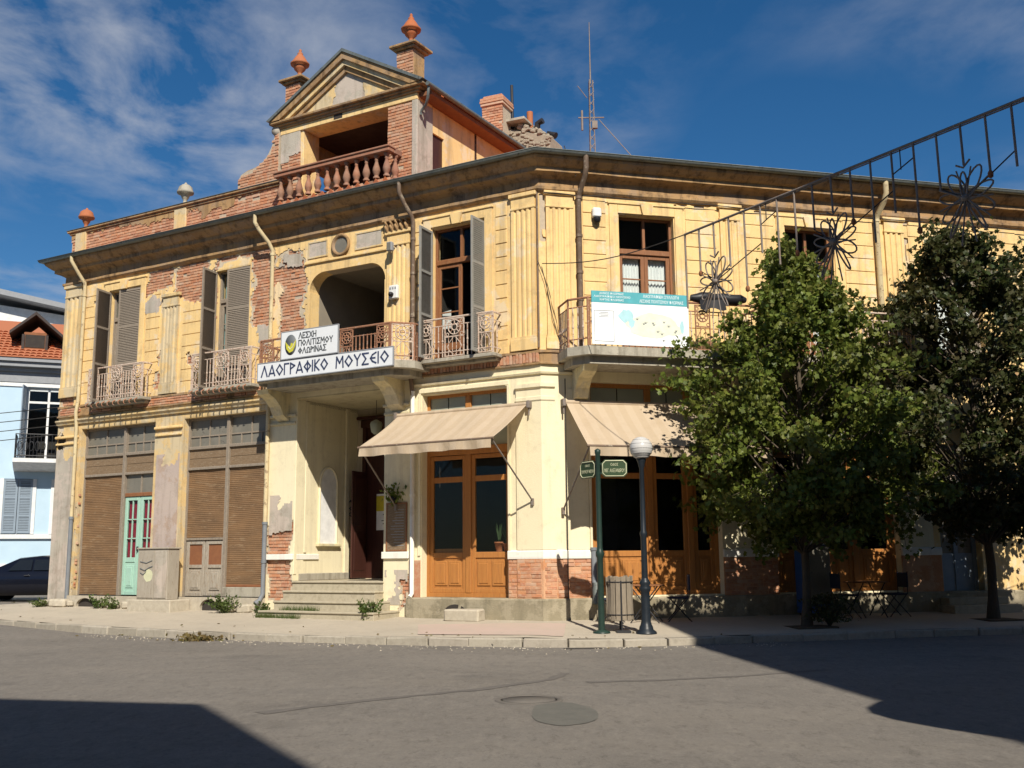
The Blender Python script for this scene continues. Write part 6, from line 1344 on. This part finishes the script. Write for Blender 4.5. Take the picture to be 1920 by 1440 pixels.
table(Rg(6.7, .9) @ RZ(R(20)), 'folding table in the shade between the two maples', TG); chair(Rg(6.15, 1.0) @ RZ(R(100)), 'dark folding chair in the shade near the blue cooler', CG); chair(Rg(7.35, .9) @ RZ(R(-80)), 'dark folding chair in the shade nearer the pale doorway', CG)
M = Rg(5.75, .45) @ RZ(R(14)); r_ = E('drinks_cooler', M, label='tall blue drinks cooler standing in the shade of the bright green maple', cat='cooler')
O('cabinet', MB().box(-.28, .28, -.25, .25, .06, 1.70, .02), 'blue_paint', r_, M); O('cooler_door', MB().box(-.25, .25, -.285, -.251, .25, 1.45, .01), 'dusty_glass', r_, M); O('cooler_foot', MB().box(-.24, .24, -.2, .2, 0, .06), 'iron_dark', r_, M); O('cooler_header', MB().box(-.26, .26, -.29, -.251, 1.47, 1.66, .01), 'white_plastic', r_, M)
# black rolled tarpaulin on the balcony rail
M = MR @ T(-3.60, .98, 6.44); r_ = E('rolled_tarpaulin', M, label='black rolled tarpaulin lying on the balcony railing beside the banner', cat='tarpaulin')
O('roll', MB().tube([(-.62 + .124 * i, .02 * math.sin(i), .10 + .015 * math.sin(i * 1.9)) for i in range(11)], [.06, .10, .115, .12, .12, .118, .12, .115, .118, .10, .06], 12), 'black_plastic', r_, M); O('strap', MB().lathe([(.125, -.02), (.125, .02)], 12).xf(T(.2, 0, .11) @ RY(R(90))), 'iron_dark', r_, M)
O('loose_fold', MB().add([(-.1 + .08 * i, .10, .06) for i in range(8)] + [(-.12 + .085 * i, .13 + .02 * math.sin(i), -.16 - .03 * math.sin(i * 1.3)) for i in range(8)], [(i, i + 1, i + 9, i + 8) for i in range(7)], True), 'black_plastic', r_, M)

# ------------------------------------------------------------------ festive light frame strung across the street
A = Vector((2.94, 17.0, 6.587)); Dv = (Vector((6.148, 11.76, 6.62)) - A); step = Dv.length / 17.5; Du = Dv.normalized()
ang = math.atan2(Du.y, Du.x); GM = T(*A) @ RZ(ang); r_ = E('light_garland', GM, label='rusty festive light frame with hanging rods and three wire flowers', cat='street decoration')
LEN = step * 26
O('top_bar', MB().tube([(0, 0, 0), (LEN, 0, 0)], .022, 6).tube([(LEN * .18, .012, -.028), (LEN * .45, .012, -.03), (LEN * .72, .012, -.028)], .010, 5), 'bar_steel', r_, GM)
rods = [1.28, .72, None, .82, 1.22, .78, 1.05, .92, .70, None, .74, 1.18, .86, 1.16, .78, None, .74, .8, 1.1, .8, .9, 1.2]
for i, L_ in enumerate(rods):
    x = i * step * 1.0
    h = L_ or .55
    O('rod', MB().tube([(x, 0, 0), (x + .01, 0, -h)], .017, 6), 'bar_steel', r_, GM)
    if L_ and i % 3 == 1: O('bulb', MB().lathe([(.02, 0), (.035, -.03), (.03, -.08), (0, -.10)], 8, (x + .01, 0, -h)), 'rust_panel', r_, GM)
    if L_ is None:
        c = Vector((x, 0, -.98)); mb = MB()
        for k, (a, ln, wd) in enumerate(((58, .43, .085), (122, .43, .085), (165, .40, .07), (15, .40, .07), (90, .34, .05), (30, .42, .0), (150, .42, .0), (-30, .42, .085), (-150, .42, .085), (-62, .52, 0.03), (-80, .60, 0), (-100, .60, 0), (-118, .52, 0.03), (75, .4, 0), (105, .4, 0), (-10, .38, 0), (190, .38, 0), (-45, .45, 0), (-135, .45, 0))):
            d = Vector((math.cos(R(a)), 0, math.sin(R(a)))); nn = Vector((-d.z, 0, d.x))
            if wd: mb.tube([c + d * (ln * .5 * (1 - math.cos(2 * math.pi * t / 16))) + nn * (wd * math.sin(2 * math.pi * t / 16)) + Vector((0, .03 * math.sin(k), 0)) for t in range(16)], .013, 5, True)
            else: mb.tube([c, c + d * ln], .011, 5)
        mb.lathe([(0, -.05), (.05, -.03), (.06, 0), (.05, .03), (0, .05)], 8, tuple(c)); mb.tube([(x - .10, 0, -.52), (x, 0, -.58), (x + .10, 0, -.50)], .014, 5)
        O('wire_flower', mb, 'bar_steel', r_, GM)
for a, za, b, zb in ((1, -.72, 2, -.95), (2, -.98, 5, -.62), (5.35, 0, 5.35, -.28), (5.35, -.28, 6, -.2), (5, -.33, 5.35, -.28), (8, -.7, 9, -.98), (9, -.98, 12, -.55), (12.4, 0, 12.4, -.3), (12, -.33, 13, -.2), (14, -.75, 15, -.98), (15, -.98, 17, -.6)): O('stay_wire', MB().tube([(a * step, .0, za), (b * step, 0, zb)], .009, 4), 'wire', r_, GM)
end = A; w0 = MR @ Vector((-.05, .06, 7.35)); mb = MB().tube([end + (Vector(w0) - end) * t + Vector((0, 0, -.16 * math.sin(math.pi * t))) for t in [i / 12 for i in range(13)]], .010, 5)
O('support_cable', mb, 'wire', r_, I4)
far = A + Du * LEN; O('support_cable', MB().tube([far, Vector((9.2, 7.42, 7.0))], .012, 5), 'wire', r_, I4)
# cable from the eaves to the drainpipe and antenna mast
M = T(2.15, 26.0, 10.6); r_ = E('antenna_mast', M, label='tall lattice radio mast with cross arms on the roof', cat='antenna'); mb = MB()
for a in range(3): mb.tube([(.10 * math.cos(2.1 * a), .10 * math.sin(2.1 * a), 0), (.06 * math.cos(2.1 * a), .06 * math.sin(2.1 * a), 3.1)], .016, 5)
for k in range(12):
    z = .2 + k * .24
    for a in range(3): mb.tube([(.09 * math.cos(2.1 * a), .09 * math.sin(2.1 * a), z), (.09 * math.cos(2.1 * a + 2.1), .09 * math.sin(2.1 * a + 2.1), z + .2)], .010, 4)
O('lattice', mb, 'bar_steel', r_, M); O('whip', MB().tube([(0, 0, 3.0), (0, 0, 4.75)], [.022, .010], 6), 'bar_steel', r_, M)
O('cross_arm', MB().tube([(-.34, 0, 2.05), (.34, 0, 2.05)], .018, 5).tube([(-.24, 0, 1.7), (-.24, 0, 2.25)], .03, 6).box(.02, .16, -.05, .05, 1.75, 1.95), 'bar_steel', r_, M); O('junction_box', MB().box(-.14, .02, -.08, .02, .75, 1.05, .01), 'white_plastic', r_, M)
O('guy_wire', MB().tube([(.2, 0, 2.0), (1.0, -.4, .8)], .012, 4).tube([(-.1, 0, 2.6), (-.35, -.1, 2.9)], .012, 4), 'bar_steel', r_, M); O('thin_mast', MB().tube([(-.38, -.2, -.2), (-.38, -.2, 1.0)], .02, 5), 'bar_steel', r_, M)
g0 = Vector((1.35, 24.6, 11.3)); g1 = Vector((MR @ Vector((-.75, .3, 9.25))))
tag(O('roof_cable', MB().tube([g0, g0 * .5 + g1 * .5 + Vector((0, 0, -.05)), g1], .012, 5), 'wire'), 'thin cable running from the roof chimney to the corner drainpipe', 'cable')

# ------------------------------------------------------------------ utility cabinet, loose stone
M = ML @ T(10.56, .52, ground_z(*Lp(10.56, .5)) - .02); r_ = E('utility_cabinet', M, label='grey graffitied utility cabinet on a concrete base beside the turquoise door', cat='cabinet')
O('concrete_base', MB().box(-.78, .72, -.42, .22, -.1, .30, .02), 'rubble_stone', r_, M); O('cabinet_body', MB().box(-.53, .53, -.26, .10, .30, 1.52, .01), 'cabinet', r_, M); O('cabinet_roof', MB().box(-.56, .56, -.29, .13, 1.52, 1.56, .008), 'cabinet', r_, M)
O('cabinet_door', MB().box(-.06, .50, .10, .118, .34, 1.48, .005), 'cabinet', r_, M); O('cabinet_door', MB().box(-.50, -.08, .10, .116, .34, 1.48, .005), 'grey_render', r_, M)
O('graffiti', MB().prism([(.12 + .16 * math.cos(R(a)) * (1 + .2 * fb(a * .05, 1)), .88 + .15 * math.sin(R(a)) * (1 + .2 * fb(a * .05, 2))) for a in range(0, 360, 24)], .1185, .1205), 'sign_cream', r_, M)
mb = MB().tube([(.42, .122, 1.22), (.2, .122, 1.18), (.0, .122, 1.24)], .012, 4).tube([(.42, .122, 1.06), (.25, .122, 1.0), (.1, .122, 1.07), (-.02, .122, 1.1)], .014, 4).tube([(.4, .122, .95), (.3, .122, .9), (.22, .122, .95), (.2, .122, 1.0)], .012, 4); O('graffiti', mb, 'sign_grey', r_, M)
x, y, z = gp(1.62, .42); M = T(x, y, z) @ RZ(R(-26)); m_ = MB().box(-.40, .40, -.16, .16, -.02, .23, .03); m_.v = [(a + .02 * fb(a * 5, b * 5, c * 5), b + .02 * fb(b * 5, c * 5, a * 5 + 3), c + .015 * fb(a * 4, b * 6, 2)) for a, b, c in m_.v]
tag(O('stone_block', m_, 'rubble_stone', None, M), 'loose pale stone block before the arched vent of the cafe plinth', 'stone')
# grit, pebbles and dead leaves swept against the kerb and the wall foot
rg = np.random.default_rng(31); mb = MB()
for i in range(900):
    s_ = rg.uniform(6.5, ds[-1] * .62); a = at_len(s_); f_ = abs(rg.normal()) * .5
    if i % 3: x, y = a[0] + rg.normal() * .1, a[1] - .14 - f_ * .9; z = ROADZ
    else:
        u = rg.uniform(-.5, 15.0); x, y = Lp(u, .2 + f_ * .8); z = ground_z(x, y) + .004
    r0 = rg.uniform(.006, .02); mb.add([(x + r0 * a_, y + r0 * b_, z + r0 * c_) for a_, b_, c_ in ((1, 0, 0), (-.5, .9, 0), (-.6, -.8, 0), (0.1, 0, .9))], [(0, 1, 3), (1, 2, 3), (2, 0, 3)])
tag(O('grit', mb, 'rubble_stone'), 'loose grit and pebbles strewn along the kerb and wall foot', None, None, 'stuff')
V, Fc = leaf_cloud([(*(lambda a: (a[0] + rg.normal() * .5, a[1] + rg.normal() * .45))(at_len(rg.uniform(8, ds[-1] * .6))), 0) for _ in range(150)], .07, 150, 9, lobed=True)
V = [(x, y, (ground_z(x, y) + .012 if facade_dist(x, y) < 3.15 else ROADZ + .01) + max(0, z * .4)) for x, y, z in V]
cloud_obj('fallen_leaves', V, Fc, 'dry_leaf', None, I4, kind='stuff', label='scattered dry leaves along the kerb')
# cables along the side street
for k in range(4):
    a = Vector((-24, 36, 6.1 - .33 * k)); b = Vector((*Lp(15.31, -.6), 5.65 - .26 * k)); tag(O('street_cable', MB().tube([a + (b - a) * (i / 8) + Vector((0, 0, -.12 * math.sin(math.pi * i / 8))) for i in range(9)], .012, 4), 'wire'), ('topmost of the four cables crossing before the blue house', 'second of the four cables crossing before the blue house, below the topmost', 'third of the four cables crossing before the blue house, above the lowest', 'lowest of the four cables crossing before the blue house')[k], 'cable', 'cables across the side street')

# ------------------------------------------------------------------ blue house across the side street
HM = frame((-19.46, 39.0), (-.929, -.370), (.370, -.929)); H = E('blue_house', HM, label='pale blue house with an orange tiled roof and iron balcony', cat='house')
def hp(name, mb, mat, parent=None, **k): return O(name, mb, mat, parent or H, HM, **k)
hops = [(-2.45, -.98, 5.0, 7.85), (-.98 + .35, .55, 2.3, 4.35), (-3.2, -2.05, 2.3, 4.35)]
hops = [(-2.55, -1.05, 5.05, 7.85), (-1.45, -.45, 2.3, 4.35), (-3.3, -2.2, 2.3, 4.35), (1.6, 2.9, 5.05, 7.85), (1.6, 2.7, 2.3, 4.35)]
mb = MB()
for q in wall_rects(-9, 8, 0, 8.0, hops): mb.box(q[0], q[1], -.3, 0, q[2], q[3])
hp('wall', mb, 'blue_wall'); hp('inner_wall', MB().box(-9, 8, -2.1, -2, 0, 8), 'dark_room'); hp('base_course', MB().box(-9, 8, 0, .06, 0, 1.2), 'house_white'); hp('trim', MB().box(-9, 8, 0, .05, 7.86, 8.02).box(-9, 8, 0, .10, 2.12, 2.28), 'house_white')
hp('cornice', MB().sweep([(-.1, 8.02), (.04, 8.02), (.06, 8.45), (.18, 8.55), (.45, 8.72), (.52, 8.76), (.52, 8.88), (-.1, 8.90)], [(8, 0), (-9, 0)][::1]), 'house_grey') if False else hp('cornice', MB().box(-9, 8, 0, .08, 8.02, 8.42).box(-9, 8, 0, .20, 8.42, 8.58).box(-9, 8, 0, .42, 8.58, 8.76).box(-9, 8, 0, .52, 8.76, 8.90), 'house_grey')
for a, b, c, d in hops:
    hp('window_surround', MB().box(a - .12, a, 0, .05, c, d + .001), 'house_white'); hp('window_surround', MB().box(b, b + .12, 0, .05, c, d + .001), 'house_white')
    mb = MB(); frame_mb(mb, a, b, c, d, .07, -.2, -.12); m = (a + b) / 2; mb.box(m - .04, m + .04, -.2, -.12, c, d); mb.box(a, b, -.2, -.12, d - .6, d - .52); w = hp('window', mb, 'house_white'); panes(HM, w, [(a + .07, m - .04, c, d - .6), (m + .04, b - .07, c, d - .6), (a + .07, b - .07, d - .52, d)], -.16)
    ups = c > 4
    for e, s_, an in (((a, 1, 100 if ups else 1.5), (b, -1, -100 if ups else -1.5))):
        wd = (b - a) / 2 - .01; Ms = HM @ T(e, .03, 0) @ RZ(R(an)); x0, x1 = (0, wd) if s_ > 0 else (-wd, 0); mb = MB(); frame_mb(mb, x0, x1, c + .02, d - .02, .07, -.02, .02, 0)
        for t in (.33, .66): mb.box(x0 + .07, x1 - .07, -.02, .02, c + (d - c) * t - .04, c + (d - c) * t + .04)
        sh = O('shutter', mb, 'shutter_blue', H, Ms); mb = MB(); n = int((d - c - .1) / .06)
        for i in range(n): z = c + .08 + i * .06; mb.box(x0 + .07, x1 - .07, -.012, .006, z, z + .045)
        O('slats', mb, 'shutter_blue', sh, Ms, kind='stuff')
bp_ = hp('balcony', MB().prism([(0, 4.62), (.55, 4.72), (1.0, 4.90), (1.0, 5.05), (0, 5.05)], -3.1, -.75, 'x'), 'house_white'); mb = MB()
for z in (5.95, 5.15): mb.tube([(-.8, 0, z), (-.8, .95, z), (-3.05, .95, z), (-3.05, 0, z)], .02, 5, smooth=False)
hp('railing', mb, 'iron_dark', bp_)
for i in range(19): hp('bar', MB().tube([(-.8 - i * .125, .95, 5.05), (-.8 - i * .125, .95, 5.95)], .012, 4), 'iron_dark', bp_)
for i in range(1, 7): hp('bar', MB().tube([(-.8, .15 * i, 5.05), (-.8, .15 * i, 5.95)], .012, 4), 'iron_dark', bp_)
for i in range(5): hp('scrollwork', MB().tube(ring_pts(-.95 - .2 * i, 5.5, .08, .18, .96, 10), .014, 4, True), 'iron_dark', bp_)
rf = hp('roof', MB().prism([(.56, 8.90), (.56, 8.93), (-4.6, 11.35), (-4.6, 8.90)], -9, 8, 'x'), 'roof_tile')
tile = mesh_of(MB().add([(x, y, .10 * math.sqrt(max(0, 1 - (x / .10) ** 2)) * .75 + z) for y, z in ((0, 0), (.44, .0)) for x in (-.10, -.075, -.04, 0, .04, .075, .10)], [(i, i + 1, i + 8, i + 7) for i in range(6)], True), 'roof_tile', 'roof_tile')
slope = math.atan2(2.42, 5.16)
for j in range(10):
    for i in range(30):
        u = 1.5 - i * .205; t = j * .40; O('roof_tile', tile, None, rf, HM @ T(u + random.uniform(-.01, .01), .54 - t * math.cos(slope), 8.95 + t * math.sin(slope) + random.uniform(-.004, .008)) @ RX(R(180) - slope * -1) @ RZ(0) @ Matrix.Diagonal((1, 1, -1, 1)))
dm = hp('dormer', MB().box(-1.55, -.75, -1.9, -.55, 9.1, 10.1), 'rust_panel')
hp('dormer_roof', MB().prism([(-.25, 9.95), (-1.15, 10.75), (-2.15, 9.90), (-2.15, 10.02), (-1.15, 10.88), (-.25, 10.07)], -2.6, -.25), 'dark_timber', dm); hp('dormer_post', MB().box(-1.62, -1.52, -.62, -.48, 9.15, 10.0), 'dark_timber', dm); hp('dormer_post', MB().box(-.78, -.68, -.62, -.48, 9.15, 10.0), 'dark_timber', dm); hp('dormer_opening', MB().box(-1.5, -.8, -.56, -.53, 9.5, 10.0), 'dark_room', dm)
# white house farther behind
WM = frame((-27.0, 56.0), (-.90, -.436), (.436, -.90), -.35); W_ = E('white_house', WM, label='white house with a sloping roof edge behind the tiled roof', cat='house')
O('wall', MB().box(-9, 6, -6, 0, 0, 14.6).prism([(-9, 14.6), (6, 14.6), (2.2, 15.6)], -6, 0), 'house_white', W_, WM); O('roof', MB().prism([(2.4, 16.1), (-9.5, 14.3), (-9.5, 14.55), (2.4, 16.4)], -6.4, .9), 'house_grey', W_, WM)
w = O('window', MB().box(-2.6, -1.5, .0, .03, 13.4, 14.3), 'dark_room', W_, WM); O('balcony', MB().box(-3.4, -.2, 0, 1.0, 12.7, 12.85), 'house_white', W_, WM); mb = MB().tube([(-.2, 1, 13.6), (-3.4, 1, 13.6)], .03, 5)
for i in range(9): mb.tube([(-.2 - .4 * i, 1, 12.85), (-.2 - .4 * i, 1, 13.6)], .02, 4)
O('railing', mb, 'iron_dark', W_, WM)

# ------------------------------------------------------------------ parked car in the side street
CM = T(-15.15, 34.0, road_z(-15.15, 34.0)) @ RZ(R(6)); car = E('parked_car', CM, label='dark navy saloon car parked before the blue house', cat='car')
# side profile lofted across the width (x = length, y = width)
prof_x = [-2.12, -2.08, -1.9, -1.35, -.95, -.45, .2, .75, 1.25, 1.75, 2.05, 2.14]
belt = [.62, .80, .90, .93, .94, .95, .95, .94, .92, .86, .74, .58]; roof = [.62, .80, .90, .94, 1.12, 1.36, 1.42, 1.36, 1.08, .87, .74, .58]; sill = [.38, .30, .25, .22, .20, .20, .20, .20, .22, .25, .30, .36]; half = [.66, .74, .80, .83, .84, .84, .84, .84, .83, .80, .74, .64]
mb = MB(); rows = []
for x, b_, t, s_, h in zip(prof_x, belt, roof, sill, half):
    k = max(0, (t - b_)); hw_ = h - k * .38; ring = [(x, -h * .92, s_), (x, -h, s_ + (b_ - s_) * .35), (x, -h * .985, b_ - .02), (x, -h * .95, b_), (x, -hw_, b_ + k * .88), (x, -hw_ * .8, t), (x, 0, t + .02 * (k > .1)), (x, hw_ * .8, t), (x, hw_, b_ + k * .88), (x, h * .95, b_), (x, h * .985, b_ - .02), (x, h, s_ + (b_ - s_) * .35), (x, h * .92, s_)]; rows.append(ring)
n = len(rows[0]); mb.v = [p for r0 in rows for p in r0]
for i in range(len(rows) - 1):
    for k in range(n): mb.f.append((i * n + k, i * n + (k + 1) % n, (i + 1) * n + (k + 1) % n, (i + 1) * n + k)); mb.sm.append(True)
mb.f += [tuple(range(n)), tuple(range(len(mb.v) - n, len(mb.v)))]; mb.sm += [False, False]
O('body', mb, 'car_paint', car, CM)
for sy in (-1, 1):
    for x0, x1 in ((-.72, -.02), (.04, .72)):
        a = [(x0 - (.0 if x0 > -.5 else -.0), .97), (x1, .97), (x1 - (.10 if x1 > .5 else 0), 1.30), (x0 + (.30 if x0 < -.5 else 0), 1.30)]
        mb = MB().add([(x, sy * (.845 - (z - .95) * .40), z) for x, z in a], [(0, 1, 2, 3)]); O('side_window', mb, 'car_glass', car, CM)
    O('door_mirror', MB().box(.70, .82, sy * .84, sy * .98, .93, 1.04, .02), 'car_paint', car, CM); O('door_handle', MB().box(-.22, -.06, sy * .84, sy * .87, .80, .83), 'iron_dark', car, CM)
    for x in (-1.30, 1.32):
        w = O('wheel', MB().lathe([(.20, -.09), (.30, -.09), (.315, -.05), (.315, .05), (.30, .09), (.20, .09)], 20).xf(T(x, sy * .76, .31) @ RX(R(90))), 'tyre', car, CM); O('rim', MB().lathe([(.0, .03), (.06, .05), (.19, .035), (.21, .06)], 16).lathe([(.0, -.03), (.06, -.05), (.19, -.035), (.21, -.06)], 16).xf(T(x, sy * .76 + sy * .05, .31) @ RX(R(90))), 'alloy', w, CM)
    O('headlight', MB().box(1.98, 2.10, sy * .45, sy * .70, .62, .74, .02), 'white_plastic', car, CM); O('tail_light', MB().box(-2.12, -2.02, sy * .45, sy * .72, .66, .82, .02), 'red_curtain', car, CM)

# ------------------------------------------------------------------ houses behind the camera that shade the street
def tall_block(name, pts, h, label, z0=ROADZ):
    cx_, cy_ = sum(p[0] for p in pts) / len(pts), sum(p[1] for p in pts) / len(pts); M = T(cx_, cy_, z0); r_ = E(name, M, label=label, cat='building')
    O('wall', MB().prism([(p[0] - cx_, p[1] - cy_) for p in pts], 0, h - .3, 'z'), 'plain_facade', r_, M); O('roof', MB().prism([(p[0] - cx_, p[1] - cy_) for p in pts], h - .3, h, 'z'), 'concrete', r_, M); return r_, M
k_ = 1 / math.tan(SUN_EL); sh = Vector((-sdir.x, -sdir.y)).normalized()
h1 = 13.0; c1 = Vector((-3.33, 11.55)) - sh * h1 * k_
f1 = Vector((-2.45, .60)).normalized(); f2 = Vector((1.86, -3.55)).normalized()
tall_block('corner_house', [tuple(c1 + f1 * 26), tuple(c1), tuple(c1 + f2 * 14), tuple(c1 + f2 * 14 + f1 * 30)], h1, 'plain house at the corner behind the photographer')
c2 = Vector((6.1, 6.6)); dr_ = Vector((math.sin(AR), math.cos(AR)))
b2, M2 = tall_block('opposite_house', [tuple(c2), tuple(c2 + dr_ * 24), tuple(c2 + dr_ * 24 + Vector((4, -14))), tuple(c2 + Vector((1.4, -14)))], 14.4, 'plain house across the street from the shaded trees')
hb = 5.2; sft = sh * hb * k_; bo = [(4.95, 12.4), (4.55, 12.0), (4.14, 11.5), (3.78, 11.05), (3.54, 10.65), (3.46, 10.3), (3.50, 10.0), (3.70, 9.55), (4.12, 8.84), (4.9, 8.2), (7.5, 8.2), (7.5, 12.4)]
O('balcony', MB().prism([(p[0] - sft.x - M2.translation.x, p[1] - sft.y - M2.translation.y) for p in bo], hb, hb + .16, 'z'), 'concrete', b2, M2)
